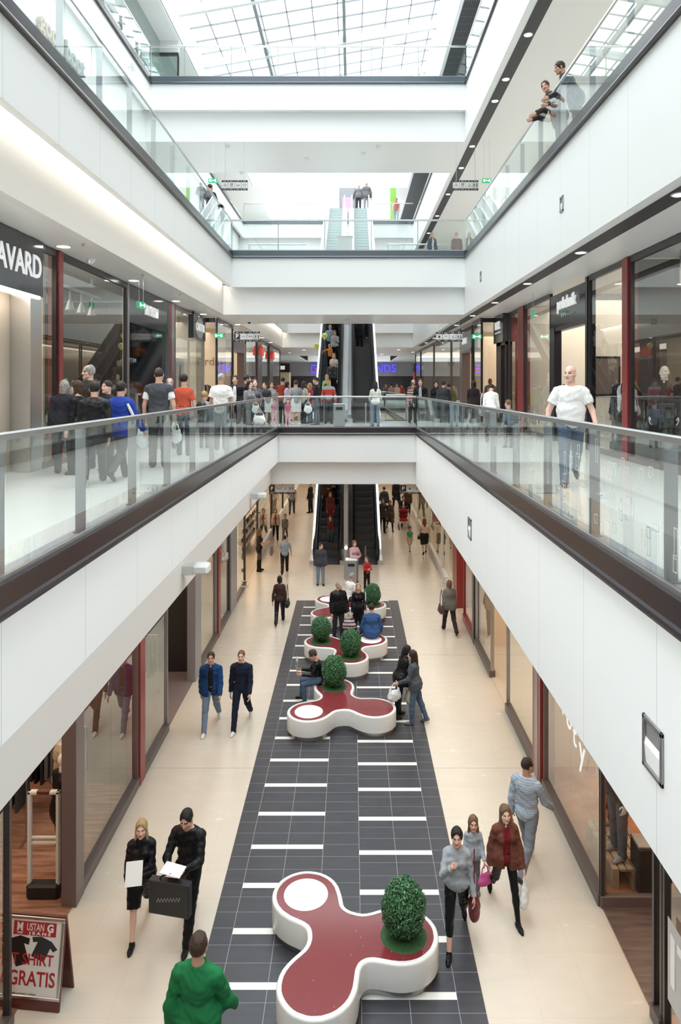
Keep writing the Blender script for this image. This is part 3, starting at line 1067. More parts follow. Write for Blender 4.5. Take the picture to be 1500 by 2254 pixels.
def pictogram(kind, parent, x, z, y, s):
    """simple symbol on a sign square; s is the square's size"""
    if kind in ('P', 'TAXI', 'ZERO', 'i'):
        t = {'P': 'P', 'TAXI': 'TAXI', 'ZERO': 'zero', 'i': 'i'}[kind]
        sz = {'P': s * .95, 'TAXI': s * .36, 'ZERO': s * .33, 'i': s * .8}[kind]
        txt(t, sz, 'sign_white' if kind == 'P' else 'sign_ink', 'symbol', parent, (x, y, z), UP, .001, sz * .012 if kind == 'P' else 0)
        return
    b = MB()
    def disc(cx, cz, r):
        b.tube([(x + cx * s, y - .002, z + cz * s), (x + cx * s, y + .001, z + cz * s)], r * s, 10)
    def bar(x0, z0, x1, z1, w=.03):
        d = Vector((x1 - x0, z1 - z0)); d.normalize(); n = Vector((-d.y, d.x)) * w
        b.quad(*[(x + px * s, y - .0015, z + pz * s) for px, pz in ((x0 - n.x, z0 - n.y), (x1 - n.x, z1 - n.y), (x1 + n.x, z1 + n.y), (x0 + n.x, z0 + n.y))])
    if kind == 'wc':
        disc(-.22, .24, .07); bar(-.22, .16, -.22, -.02, .09); bar(-.22, -.02, -.22, -.30, .05)
        disc(.24, .24, .07); bar(.24, .16, .24, -.05, .08); bar(.24, -.05, .24, -.32, .06)
        bar(0, .34, 0, -.34, .012)
    elif kind == 'fork':
        bar(-.1, .3, -.1, -.3, .03); bar(-.18, .3, -.18, .1, .02); bar(-.02, .3, -.02, .1, .02); bar(.12, .3, .12, -.3, .03); bar(.17, .3, .17, .02, .04)
    elif kind == 'lift':
        disc(-.1, .02, .04); disc(.12, .2, .05); bar(-.25, -.2, .3, -.2, .015); bar(.12, .14, .0, -.05, .03); bar(0, -.05, .2, -.08, .03); bar(.2, -.08, .26, -.2, .03)
    elif kind == 'stairs':
        disc(.02, .2, .05); bar(.02, .14, -.03, -.02, .04); bar(-.25, -.18, -.05, -.02, .02); bar(-.05, -.18, .22, -.1, .02); disc(.24, -.02, .06)
    elif kind == 'rings':
        for c in (-.16, .16):
            for q in range(10):
                a = q * .628
                bar(c + .1 * math.cos(a), .08 + .1 * math.sin(a), c + .1 * math.cos(a + .628), .08 + .1 * math.sin(a + .628), .018)
    elif kind == 'globe':
        disc(0, .0, .16); bar(-.24, 0, .24, 0, .02); bar(0, .24, 0, -.24, .02); bar(-.17, -.17, .17, -.17, .015); bar(-.17, .17, .17, .17, .015)
    b.build('symbol', 'sign_ink', parent)

def wayfinding(label, px0, px1, py0, py1, d, items, zc, top=True):
    x0, _, zt = at_d(px0, py0, d)
    x1, _, zb = at_d(px1, py1, d)
    n = len(items)
    w = (x1 - x0) / n
    r = thing('hanging_sign', label, 'sign', ((x0 + x1) / 2, d, zb))
    h = zt - zb
    cx = (x0 + x1) / 2
    bh = h * .17
    for i, it in enumerate(items):
        a = x0 - cx + i * w + w * .03
        c = a + w * .94
        b = MB(); b.box(a, c, -.02, .02, bh + .012, h - (bh + .012 if top else 0), .004)
        p = b.build('panel', 'sign_grey' if it != 'P' else 'sign_black', r)
        pictogram(it, p, (a + c) / 2, h / 2 + (0 if top else bh / 2), -.0215, min(w, h * .64))
        if it == 'P':
            b = MB()
            s = (c - a) / 2; zz = h / 2 + (0 if top else bh / 2); hh = (h - (2 * bh if top else bh)) / 2 - .014; q = .006
            for u0, u1, v0, v1 in ((a, c, zz - hh, zz - hh + q), (a, c, zz + hh - q, zz + hh), (a, a + q, zz - hh, zz + hh), (c - q, c, zz - hh, zz + hh)):
                b.box(u0, u1, -.0225, -.0205, v0, v1)
            b.build('border', 'sign_grey', p)
        for j in ((0, bh), (h - bh, h))[:2 if top else 1]:
            b = MB(); b.box(a, c, -.02, .02, *j, .003); q = b.build('caption_bar', 'sign_black', r)
            b = MB(); b.box(a + w * .25, c - w * .25, -.0215, -.0205, sum(j) / 2 - bh * .13, sum(j) / 2 + bh * .13); b.build('caption', 'sign_grey', q)
    for s in (-1, 1):
        b = MB(); b.tube([(s * (x1 - x0) * .36, 0, h - .01), (s * (x1 - x0) * .36, 0, zc - zb)], .008, 6); b.build('hanger', 'steel', r)
    b = MB(); b.box(x0 - cx, x1 - cx, -.012, .012, h * .3, h * .36); b.box(x0 - cx, x1 - cx, -.012, .012, h * .64, h * .7); b.build('frame', 'black_metal', r)
wayfinding('first-floor hanging sign with parking P, zero, TAXI and toilet squares', 515, 573, 730, 752, 24.9, ['P', 'ZERO', 'TAXI', 'wc'], C1)
wayfinding('first-floor hanging sign of four grey pictogram squares by the right-hand shops', 960, 1019, 731, 752, 24.9, ['globe', 'rings', 'lift', 'wc'], C1)
wayfinding('pictogram sign hung above the left end of the middle bridge', 488, 546, 397, 419, 24.9, ['stairs', 'fork', 'ZERO', 'rings'], C2)
wayfinding('pictogram sign hung above the right gallery of the middle floor', 997, 1054, 397, 419, 24.9, ['stairs', 'fork', 'lift', 'wc'], C2)
wayfinding('ground-floor sign with parking P and TAXI under the bridge, left side', 592, 649, 1067, 1087, 24.95, ['P', 'TAXI', 'lift', 'wc'], C0, top=False)
wayfinding('ground-floor sign with parking P under the bridge, right side', 881, 938, 1067, 1087, 24.95, ['P', 'globe', 'lift', 'wc'], C0, top=False)

def exit_sign(label, px, py, d, zc, w=.33, side=False):
    x, y, z = at_d(px, py, d)
    r = thing('exit_sign', label, 'exit sign', (x, y, z), R(78) if side else 0)
    h = w * .48
    b = MB(); b.box(-w / 2, w / 2, -.035, .035, -h / 2, h / 2, .008); b.build('box', 'exit_green', r)
    b = MB()
    y0 = -.036
    b.box(-w * .18, w * .18, y0 - .002, y0, -h * .07, h * .07)
    for s in (-1, 1):
        b.box(s * w * .3 - w * .06, s * w * .3 + w * .06, y0 - .002, y0, -h * .28, h * .28)
        b.quad((s * w * .18, y0 - .002, -h * .2), (s * w * .26, y0 - .002, 0), (s * w * .18, y0 - .002, h * .2))
    b.build('symbol', 'exit_white', r)
    b = MB(); b.tube([(-w * .3, 0, h / 2), (-w * .3, 0, zc - z)], .004, 5); b.tube([(w * .3, 0, h / 2), (w * .3, 0, zc - z)], .004, 5)
    b.build('hanger', 'steel', r)
exit_sign('green exit sign left of the parking sign on the first floor', 482, 739, 24.0, C1)
exit_sign('green exit sign right of the pictogram sign on the first floor', 1050, 741, 24.0, C1)
exit_sign('green exit sign hanging before the tall black shop entrance', 311, 672, 16.4, C1, .33, True)
exit_sign('green exit sign hanging before the black-framed right shop', 1174, 691, 19.2, C1, .33, True)
exit_sign('green exit sign by the man on the left gallery, middle floor', 469, 398, 24.9, C2)
exit_sign('green exit sign over the right gallery, middle floor', 1072, 398, 24.6, C2)
# ceiling sign with four grey squares
x, y, z = at_d(765, 690, 25.6)
r = thing('ceiling_sign', 'white square sign of four grey fields above the first-floor escalators', 'sign', (x, y, C1))
b = MB(); b.box(-.13, .13, -.02, .02, -.30, -.04, .006); b.build('frame', 'clad_white', r)
b = MB()
for i in (-1, 1):
    for k in (0, 1):
        b.box(i * .06 - .042, i * .06 + .042, -.0225, -.018, -.28 + k * .12, -.19 + k * .12)
b.build('field', 'sign_grey', r)
b = MB(); b.tube([(0, 0, -.04), (0, 0, 0)], .012, 8); b.build('hanger', 'steel', r)

# ------------------------------------------------------------------ lamps and ceiling fittings
def downlight0():
    r = thing('downlight', '', 'ceiling lamp')
    b = MB(); b.lathe([(.150, 0), (.150, -.012), (.120, -.014), (.118, -.004)], n=24); b.build('rim', 'lamp_rim', r, smooth=True)
    b = MB(); b.lathe([(.118, -.004), (.001, -.006)], n=24); b.build('diffuser', 'lamp_white', r)
    return r
DL0 = downlight0(); DLK = kids(DL0); _first = [True]
def downlight(x, y, z, label, group, sc=1.0):
    if _first[0]:
        r = DL0; _first[0] = False
    else:
        r = DL0.copy(); COL.objects.link(r)
        for ch in DLK:
            c = ch.copy(); COL.objects.link(c); c.parent = r
    r.location = (x, y, z); r.scale = (sc, sc, 1)
    return tag(r, label, 'ceiling lamp', group)
ordn = ['nearest', 'second', 'third', 'fourth', 'fifth', 'sixth', 'seventh', 'eighth', 'ninth', 'tenth']
for i, y in enumerate((8.6, 12.68, 16.77, 20.8, 24.6)):
    downlight(-5.3, y, C1, '%s round downlight over the left first-floor shops, counted from the front' % ordn[i], 'downlights over the left shops')
for i, y in enumerate((28.7, 32.6, 36.5, 40.4)):
    downlight(-4.75, y, C1, '%s round downlight in the ceiling left of the first-floor escalators, counted from the bridge' % ordn[i], 'downlights left of the escalators')
for i, y in enumerate((9.2, 13.2, 17.2, 21.1, 25.0, 28.9, 32.8, 36.7, 40.6)):
    downlight(4.38, y, C1 - .012, '%s downlight in the dark slot of the right first-floor ceiling, counted from the front' % ordn[i], 'downlights in the first-floor slot', .8)
for i, y in enumerate((17.2, 19.7, 21.2, 25.2, 27.7, 31.5, 35.5, 39.5)):
    downlight(4.395, y, C2 - .012, '%s downlight in the dark slot of the upper right ceiling, counted from the front' % ordn[i], 'downlights in the upper slot', .75)
for i, (x, y) in enumerate(((-3.4, 49), (-1.6, 51), (1.2, 50), (3.3, 48.5), (4.6, 52), (-4.8, 53), (2.4, 55), (-2.6, 56))):
    downlight(x, y, C1, 'small downlight in the far first-floor ceiling beyond the escalators', 'far downlights')
# smoke detectors, sprinklers, camera
def dome(px, py, z, name, label, cat, m, r0):
    d = (z - HC) * F / (850 - py)
    x = (px - 775) * d / F
    r = thing(name, label, cat, (x, d, z))
    b = MB(); b.lathe([(r0, 0), (r0, -.02), (r0 * .8, -.03)], n=18); b.build('base', 'lamp_rim', r, smooth=True)
    b = MB(); b.lathe([(r0 * .8, -.03), (r0 * .7, -.03 - r0 * .35), (r0 * .35, -.03 - r0 * .7), (.001, -.03 - r0 * .8)], n=18); b.build('dome', m, r, smooth=True)
dome(549, 708, C1, 'dome_camera', 'black dome camera on the ceiling above the parking sign', 'camera', 'rubber', .08)
dome(201, 571, C1, 'smoke_detector', 'white smoke detector on the ceiling before the suit-shop window', 'smoke detector', 'lamp_rim', .09)
for k, (px, py) in enumerate(((501, 321), (532, 379), (833, 321), (800, 336), (676, 348))):
    dome(px, py, C2, 'smoke_detector', 'white detector under the upper bridge, %s' % ('far left of the row', 'left, near the bridge edge', 'right of the middle', 'right, nearer the centre', 'near the centre')[k], 'smoke detector', 'lamp_rim', .10)
def sprinkler(px, py, z, label):
    d = (z - HC) * F / (850 - py); x = (px - 775) * d / F
    b = MB(); b.lathe([(.03, 0), (.03, -.006), (.012, -.008), (.012, -.04), (.035, -.042), (.035, -.047), (.001, -.047)], n=12)
    tag(b.build('sprinkler', 'steel', loc=(x, d, z), smooth=True), label, 'sprinkler', 'ceiling sprinklers')
for px, py, lb in ((183, 536, 'sprinkler on the left ceiling nearest the viewer'), (314, 604, 'sprinkler on the left ceiling above the exit sign'), (396, 647, 'sprinkler on the left ceiling near the oval shop sign'), (451, 676, 'sprinkler on the left ceiling at the corner of the bridge')):
    sprinkler(px, py, C1, lb)

# recessed wall lamps on the right-hand white beams
def niche(x, y, z, label, h=.40, w=.34):
    r = thing('wall_niche_lamp', label, 'wall lamp', (x, y, z))
    b = MB()
    f = .035
    for y0, y1, z0, z1 in ((-w / 2, w / 2, h / 2 - f, h / 2), (-w / 2, w / 2, -h / 2, -h / 2 + f), (-w / 2, -w / 2 + f, -h / 2, h / 2), (w / 2 - f, w / 2, -h / 2, h / 2)):
        b.box(-.02, 0, y0, y1, z0, z1, .004)
    b.build('frame', 'brushed_steel', r)
    b = MB()
    i = w / 2 - f; k = h / 2 - f
    b.quad((-.002, -i, -k), (-.002, i, -k), (-.002, i, k), (-.002, -i, k))
    b.build('recess', 'grey_post', r)
    b = MB()
    b.quad((-.003, -i, -k), (-.003, i, -k), (-.016, i, -k * .1), (-.016, -i, -k * .1))
    b.quad((-.016, -i, -k * .1), (-.016, i, -k * .1), (-.003, i, k * .2), (-.003, -i, k * .2))
    b.build('reflector', 'sign_white', r)
niche(XR1, 5.21, 4.24, 'steel-framed wall lamp in the right white beam, nearest the viewer')
niche(XR1, 13.3, 4.24, 'small steel-framed wall lamp far along the right white beam')
niche(XR2, 13.2, 10.46, 'steel-framed wall lamp in the upper right beam, middle of its length', .3, .2)
niche(XR2, 21.5, 10.4, 'steel-framed wall lamp in the upper right beam, near the bridge', .3, .2)
# projector lamps under the left beam
for y, lb in ((11.9, 'white projecting lamp under the left white beam, nearer one'), (19.8, 'white projecting lamp under the left white beam, farther one')):
    r = thing('projector_lamp', lb, 'lamp', (-2.92, y, 3.86))
    b = MB(); b.box(0, .22, -.12, .12, -.11, .05, .012); b.build('mount', 'clad_white', r)
    b = MB(); b.box(.20, .46, -.15, .15, -.09, .06, .03); b.build('head', 'clad_white', r)
    b = MB(); b.box(.459, .464, -.12, .12, -.07, .04); b.build('lens', 'lamp_rim', r)
# spot on the top left beam
r = thing('wall_spot', 'small white spot lamp on the top left white beam', 'lamp', (XL3, 22.0, 17.15))
b = MB(); b.lathe([(.07, -.12), (.075, 0), (.07, .12), (.03, .14)], n=16); b.build('head', 'clad_white', r, smooth=True, loc=(.16, 0, 0), rot=(R(20), 0, 0))
b = MB(); b.tube([(0, 0, 0), (.10, 0, 0)], .03, 10); b.build('bracket', 'clad_white', r)
# ------------------------------------------------------------------ shop fronts
# local frame of a front: x runs along the mall (depth), y points into the shop
mat('wall_cream', (0.72, 0.62, 0.50), 0.6)
mat('wall_pale', (0.80, 0.77, 0.71), 0.6)
mat('wall_brown', (0.22, 0.13, 0.09), 0.6)
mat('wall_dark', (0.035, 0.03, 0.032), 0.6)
mat('wall_red', (0.36, 0.05, 0.045), 0.5)
mat('black_gloss', (0.008, 0.008, 0.010), 0.06, spec=0.6)
mat('charcoal_panel', (0.045, 0.048, 0.056), 0.12, spec=0.6)
mat('film_green', (0.55, 0.62, 0.56), 0.6)
mat('paper', (0.80, 0.79, 0.76), 0.6)

def front(name, label, cat, x, y0, y1, z0, z1, side, panes=1, fm='dark_frame', base=.14, top=.12, fw=.05, gl='shop_glass', bm='base_rail'):
    """glazed shop window standing along the mall between depths y0 and y1"""
    r = thing(name, label, cat, (x, (y0 + y1) / 2, z0))
    L = (y1 - y0) / 2
    s = -1 if side == 'left' else 1
    H = z1 - z0
    b = MB()
    b.box(-.02 * s, .06 * s, -L, L, H - top, H)
    b.box(-.02 * s, .06 * s, -L, -L + fw, base, H - top); b.box(-.02 * s, .06 * s, L - fw, L, base, H - top)
    b.build('frame', fm, r)
    if base:
        b = MB(); b.box(-.05 * s, .09 * s, -L, L, 0, base, .006); b.build('base_rail', bm, r)
    w = (2 * L - 2 * fw) / panes
    for i in range(panes):
        a = -L + fw + i * w
        b = MB(); b.box(.015 * s, .027 * s, a + .003, a + w - .003, base, H - top); b.build('glass_pane', gl, r)
    return r
def post(label, x, y0, y1, z0, z1, side, m='red_post', d=.14, name='divider_post', white=True):
    s = -1 if side == 'left' else 1
    r = thing(name, label, 'post', (x, (y0 + y1) / 2, z0))
    w = (y1 - y0) / 2
    b = MB(); b.box(-.06 * s, d * s, -w, w, 0, z1 - z0, .006); b.build('body', m, r)
    return r
def on_front(parent, s, size, m, along, z, side, off=.08, bold=0.0, depth=.02, name='lettering', sx=1.0):
    """lettering on a front, read from the mall"""
    rz = R(90) if side == 'left' else R(-90)
    # left wall: text runs with +y ; right wall: text runs with -y
    x = off if side == 'left' else -off
    return txt(s, size, m, name, parent, (x, along, z), (R(90), 0, rz), depth, bold, sx=sx)
FLOORLINE = {'jeans': SL0, 'grey': SL0, 'silver': SL0, 'bright': SL0, 'street': SR0, 'open': SR0, 'pinkish': SR0, 'cream': SR0}
def room(n, x_in, x_back, y0, y1, z0, z1, wall_m, floor_m, back=True, ceil=None):
    b = MB()
    if back:
        b.box(x_back, x_back + (.1 if x_back > 0 else -.1), y0, y1, z0, z1)
    b.box(x_in, x_back, y1 - .05, y1 + .03, z0, z1)
    struct('wall_shop_%s' % n, b, wall_m)
    sg = -1 if x_back < 0 else 1
    b = MB(); b.box(x_in - sg * (abs(x_in) - abs(FLOORLINE.get(n, abs(x_in)))), x_back, y0, y1, z0 + .001, z0 + .012)
    struct('floor_shop_%s' % n, b, floor_m)
def yl0(px): return y_at(px, SL0)
def yr0(px): return y_at(px, SR0)
def yl1(px): return y_at(px, SL1)
def yr1(px): return y_at(px, SR1)

# ---- ground floor, left: jeans shop, grey shop, glass shop, beauty shop, bright shop
G = C0
room('jeans', SL0 - .22, -8.6, 3.0, 12.2, 0, G, 'wall_brown', 'walnut_floor')
room('grey', SL0 - .22, -8.0, 12.25, 16.9, 0, G, 'wall_dark', 'grey_carpet')
room('silver', SL0 - .22, -5.6, 16.95, 22.3, 0, G, 'wall_pale', 'cream_tile')
room('bright', SL0 - .32, -8.6, 22.35, 46, 0, G, 'wall_cream', 'cream_tile')
front('shop_window', 'narrow glazed panel of the jeans shop in front of the advertising board', 'shop window', SL0, 5.6, yl0(22), 0, G, 'left', 1, 'dark_frame', .12)
post('dark brown door post of the jeans shop, right of the white security gate', SL0, yl0(158), yl0(176), 0, G, 'left', 'brown_frame')
front('shop_window', 'jeans shop window with a mannequin, beside the white security gate', 'shop window', SL0, yl0(176), yl0(302), 0, G, 'left', 2, 'brown_frame', .16)
post('dark red post between the jeans shop window and the pale shop window', SL0, yl0(302), yl0(313), 0, G, 'left', 'red_post', .2)
front('shop_window', 'pale shop window with a skirted mannequin, left of the carpeted doorway', 'shop window', SL0, yl0(313), yl0(368), 0, G, 'left', 1, 'brushed_steel', .14)
post('light grey post on the far side of the carpeted doorway', SL0, yl0(425), yl0(438), 0, G, 'left', 'grey_post')
front('shop_window', 'milky glazed shop front beyond the carpeted doorway', 'shop window', SL0, yl0(438), yl0(477), 0, G, 'left', 1, 'brushed_steel', .14)
post('thin red post beyond the milky shop front', SL0, yl0(477), yl0(482), 0, G, 'left', 'red_post', .12)
r = front('shop_window', 'dark glazed shop front with silver lettering, near the grey louvred post', 'shop window', SL0, yl0(482), yl0(505), 0, G, 'left', 1, 'dark_frame', .14)
on_front(r, 'SILVER', .30, 'letter_dim', 0, 1.9, 'left', .03)
post('grey louvred post by the dark glazed shop front', SL0, yl0(505), yl0(518), 0, G, 'left', 'grey_post', .3)
front('shop_window', 'brown tinted shop window left of the woman in black with two bags', 'shop window', SL0, yl0(518), yl0(540), 0, G, 'left', 1, 'dark_frame', .1)
for i, (a, c) in enumerate(((27.5, 32.2), (32.4, 37.5), (37.7, 44.5))):
    front('shop_window', ('%s bright perfumery window beside the ground-floor escalator, counted from the front' % ordn[i]), 'shop window', SL0, a, c, 0, G, 'left', 2, 'dark_frame', .35, bm='sign_white')
# ---- ground floor, right
room('street', SR0 + .22, 8.2, 3.0, 12.7, 0, G, 'wall_cream', 'orange_floor')
room('open', SR0 + .22, 8.2, 12.75, 18.6, 0, G, 'wall_cream', 'cream_tile')
room('pinkish', SR0 + .32, 7.2, 18.65, 22.2, 0, G, 'wall_red', 'cream_tile')
room('cream', SR0 + .32, 5.0, 22.25, 46, 0, G, 'wall_cream', 'cream_tile')
b = MB(); b.box(SR0, SR0 + 1.5, yr0(1440), yr0(1325), .012, .02); struct('floor_doorway_right', b, 'dark_wood_floor')
front('shop_window', 'glazed shop panel with grey printed lettering at the lower right corner', 'shop window', SR0, 5.0, 7.4, 0, G, 'right', 1, 'black_metal', .12)
front('shop_door', 'dark-framed glass door leaf standing open at the lower right', 'door', SR0, 7.42, yr0(1440), 0, G, 'right', 1, 'black_metal', .16)
front('shop_window', 'long clear shop window with white script lettering, beside the striped-shirt man', 'shop window', SR0, yr0(1325), yr0(1199), 0, G, 'right', 2, 'brown_frame', .16)
r = thing('shop_side_window', 'glazed return beside the dark doorway, before the pallet of shoes', 'shop window', (SR0, yr0(1325), 0))
b = MB(); b.box(-.02, 1.5, -.04, .04, 0, .16, .006); b.build('base_rail', 'brown_frame', r)
b = MB(); b.box(.02, 1.46, -.006, .006, .16, G - .05); b.build('glass_pane', 'shop_glass', r)
for xx in (0.0, .72, 1.46):
    b = MB(); b.box(xx - .02, xx + .03, -.03, .03, .16, G); b.build('frame', 'dark_frame', r)
post('red double post with grey middle on the right, near the striped-shirt man', SR0, yr0(1197), yr0(1180), 0, G, 'right', 'red_post', .2)
b = MB(); b.box(SR0 - .066, SR0 - .06, yr0(1192), yr0(1185), .0, G); o = b.build('post_inlay', 'brushed_steel'); tag(o, 'brushed steel inlay strip on the red double post', 'inlay')
front('shop_window', 'clear shop window with grey base between the open entrance and the red double post', 'shop window', SR0, yr0(1180), yr0(1117), 0, G, 'right', 2, 'brushed_steel', .16)
front('shop_window', 'clear shop window with grey base on the far side of the open entrance', 'shop window', SR0, yr0(1083), yr0(1048), 0, G, 'right', 2, 'brushed_steel', .16)
post('black post at the far end of the clear shop window on the right', SR0, yr0(1048), yr0(1044), 0, G, 'right', 'black_metal', .14)
front('shop_window', 'shop window with a red base, left of the black post', 'shop window', SR0, yr0(1043), yr0(1022), 0, G, 'right', 1, 'red_post', .2, bm='red_post')
post('broad dark red post behind the woman in the grey jacket', SR0, yr0(1010), yr0(1001), 0, G, 'right', 'red_post', .3)
for i, (a, c) in enumerate(((22.6, 25.6), (25.8, 29.8), (30.2, 35), (35.2, 44))):
    front('shop_window', '%s cream-lit shop window on the right beyond the red post' % ordn[i], 'shop window', SR0, a, c, 0, G, 'right', 2, 'clad_white', .25, bm='clad_white')
# bent pull handles
for (x, y, sgn, lb) in ((SL0, 23.0, 1, 'bent steel pull handle on the left shop door'), (SR0, 23.4, -1, 'bent steel pull handle on the right shop door')):
    b = MB(); b.tube([(0, 0, -.12), (sgn * .22, 0, -.12), (sgn * .26, .03, -.10), (sgn * .26, .2, -.02), (sgn * .22, .23, 0), (0, .23, 0)], .02, 8)
    tag(b.build('pull_handle', 'steel', loc=(x + sgn * .02, y, .42), smooth=True), lb, 'handle')
# script lettering on the long window
r = thing('window_lettering', 'white slanting script lettering on the long right-hand shop window', 'lettering', (SR0 - .03, 10.9, 2.2))
for t, yy, zz, sz in (('e', .7, .05, .5), ('v', -.05, -.25, .45), ('o', -.35, -.3, .5), ('t', -.62, -.42, .5), ('y', -.95, -.5, .6)):
    txt(t, sz, 'letter_white', 'letter', r, (0, yy, zz), (R(90), 0, R(-90)), .004)
r = thing('window_lettering', 'pale grey printed letters on the corner glass panel at lower right', 'lettering', (SR0 - .03, 6.75, 1.0))
b = MB(); b.box(-.002, .002, -.7, .5, -.45, .42); b.build('band', 'letter_dim', r)
txt('IT', .75, 'sign_white', 'letter', r, (-.006, .15, .0), (R(90), 0, R(-90)), .003, .01)
b = MB(); b.tube([(-.006, -.42 + .1 * math.cos(a * .3927), -.1 + .1 * math.sin(a * .3927)) for a in range(16)], .012, 6, closed=True); b.tube([(-.006, -.49, -.03), (-.006, -.35, -.17)], .01, 6); b.build('ban_symbol', 'sign_red', r)

# ---- first floor, left
T = C1 - .02
room('shirt', SL1 - .22, -9.6, 5, 13.0, Z1, T, 'wall_cream', 'white_tile')
room('suit', SL1 - .22, -9.6, 13.2, 21.0, Z1, T, 'wall_dark', 'dark_wood_floor')
room('casual', SL1 - .22, -9.6, 21.6, 25.7, Z1, T, 'wall_pale', 'white_tile')
XL1b, XR1b = -5.05, 4.85
room('cream_left', XL1b - .34, -9.4, 26.2, 36.0, Z1, T, 'wall_cream', 'white_tile')
room('sport', XL1b - .34, -9.4, 36.1, 50, Z1, T, 'wall_brown', 'dark_wood_floor')
def display_niche(label, y, z, items):
    r = thing('display_niche', label, 'display shelf', (SL1 - .35, y, z))
    w, h, d = 1.9, .42, .5
    b = MB()
    b.box(-d, 0, -w, w, -.06, 0); b.box(-d, 0, -w, w, h, h + .06); b.box(-d, 0, w - .05, w, 0, h); b.box(-d, 0, -w, -w + .05, 0, h)
    b.build('frame', 'clad_white', r)
    b = MB(); b.box(-d, -d + .02, -w + .05, w - .05, 0, h); b.build('back_panel', 'wall_pale', r)
    b = MB(); b.box(-d + .03, -.05, -w + .08, w - .08, h - .012, h); b.build('light_strip', 'cove_lamp', r)
    return r
# shirt shop: sign board, niches, frame
ye = yl1(85)
r = thing('shop_sign', 'large charcoal fascia board with bold white capitals at the left edge', 'shop sign', (SL1 + .02, ye - 2.4, 8.56))
b = MB(); b.box(-.1, .06, -2.4, 2.4, 0, T - 8.56); b.build('board', 'charcoal_panel', r)
txt('AVARD', .56, 'letter_white', 'lettering', r, (.075, 12.20 - (ye - 2.4), .47), (R(90), 0, R(90)), .01, .006, 'RIGHT', sx=.84)
b = MB(); b.box(-.08, .06, -2.4, 2.3, -.05, 0); b.build('light_strip', 'cove_lamp', r)
post('light grey steel column at the end of the shirt shop display', SL1, yl1(60), ye, Z1, 8.56, 'left', 'steel', .3)
b = MB(); b.box(SL1 - .36, SL1 - .3, 8.3, yl1(58) + .1, Z1, 8.56); struct('wall_shirt_display', b, 'shop_wall')
for k, (py, lb) in enumerate(((792, 'top lit display niche with dark boxes in the shirt shop'), (858, 'middle lit display niche with a folded shirt and tie in the shirt shop'), (930, 'bottom lit display niche with a small ornament in the shirt shop'))):
    display_niche(lb, 9.95, z_at(py, 11.5), k)
front('shop_window', 'narrow glazed strip between the grey column and the red post at left', 'shop window', SL1, ye + .02, yl1(124), Z1, T, 'left', 1, 'black_metal', .1)
post('tall red post between the shirt shop and the suit shop', SL1, yl1(124), yl1(133), Z1, T, 'left', 'red_post', .16)
r = front('shop_window', 'large suit-shop window left of the tall black panel', 'shop window', SL1, yl1(133), yl1(278), Z1, T, 'left', 3, 'black_metal', .1)
r = thing('shop_sign', 'tall black glossy shop entrance panel with white capitals above', 'shop sign', (SL1, (yl1(279) + yl1(370)) / 2, Z1))
L = (yl1(370) - yl1(279)) / 2
b = MB(); b.box(-.1, .02, -L, L, 3.08, T - Z1); b.build('fascia', 'charcoal_panel', r)
b = MB(); b.box(-.14, -.06, -L, L, 0, 3.08); b.build('black_panel', 'black_gloss', r)
b = MB(); b.box(-.1, .05, -L - .04, -L + .06, 0, T - Z1); b.box(-.1, .05, L - .06, L, 0, T - Z1); b.build('frame', 'brushed_steel', r)
on_front(r, 'BYTOM', .36, 'letter_white', .05, 3.52, 'left', .05, .012)
on_front(r, 'B Y T O M', .15, 'letter_dim', -1.35, 2.14, 'left', -.05, 0, .004)
post('double red and grey post right of the tall black panel', SL1, yl1(370), yl1(383), Z1, T, 'left', 'red_post', .16)
b = MB(); b.box(SL1 + .061, SL1 + .066, yl1(374), yl1(380), Z1, T); tag(b.build('post_inlay', 'steel'), 'steel inlay in the double post right of the tall black panel', 'inlay')
front('shop_window', 'glazed shop front behind the oval hanging shop sign', 'shop window', SL1, yl1(383), 25.8, Z1, T, 'left', 3, 'brushed_steel', .1)
r = thing('hanging_shop_sign', 'dark square shop sign with a pale oval, hung before the left glass front', 'shop sign', (SL1 + .18, 24.1, 8.6))
b = MB(); b.box(-.09, .09, -.95, .95, 0, .80, .01); b.build('box', 'charcoal_panel', r)
b = MB(); b.tube([(.091, 0, .40), (.099, 0, .40)], .35, 28)
o = b.build('oval', 'letter_dim', r); o.scale = (1, 1.7, 1); 
o.location = (0, 0, 0)
txt('CASTOR', .36, 'letter_white', 'lettering', r, (.11, .02, .41), (R(90), 0, R(90)), .006, .008)
for yy in (-.6, .6):
    b = MB(); b.box(-.03, .03, yy - .03, yy + .03, .80, T - 8.6); b.build('hanger', 'black_metal', r)
r = thing('window_poster', 'tall pale poster with a figure drawing in the left glass front', 'poster', (SL1 - .2, 23.2, 6.0))
b = MB(); b.box(-.01, .01, -.5, .5, 0, 1.9); b.build('sheet', 'paper', r)
b = MB(); b.box(-.1, .1, -.4, -.36, -.5, 0); b.box(-.1, .1, .36, .4, -.5, 0); b.build('stand', 'brushed_steel', r)
b = MB(); b.tube([(.012, 0, .3), (.012, .05, .9), (.012, -.05, 1.3), (.012, 0, 1.5)], [.12, .2, .16, .08], 10); b.tube([(.012, 0, 1.5), (.012, 0, 1.7)], .09, 10); o = b.build('drawing', 'letter_brown', r); o.scale = (.05, 1, 1); o.location = (.011, 0, 0)
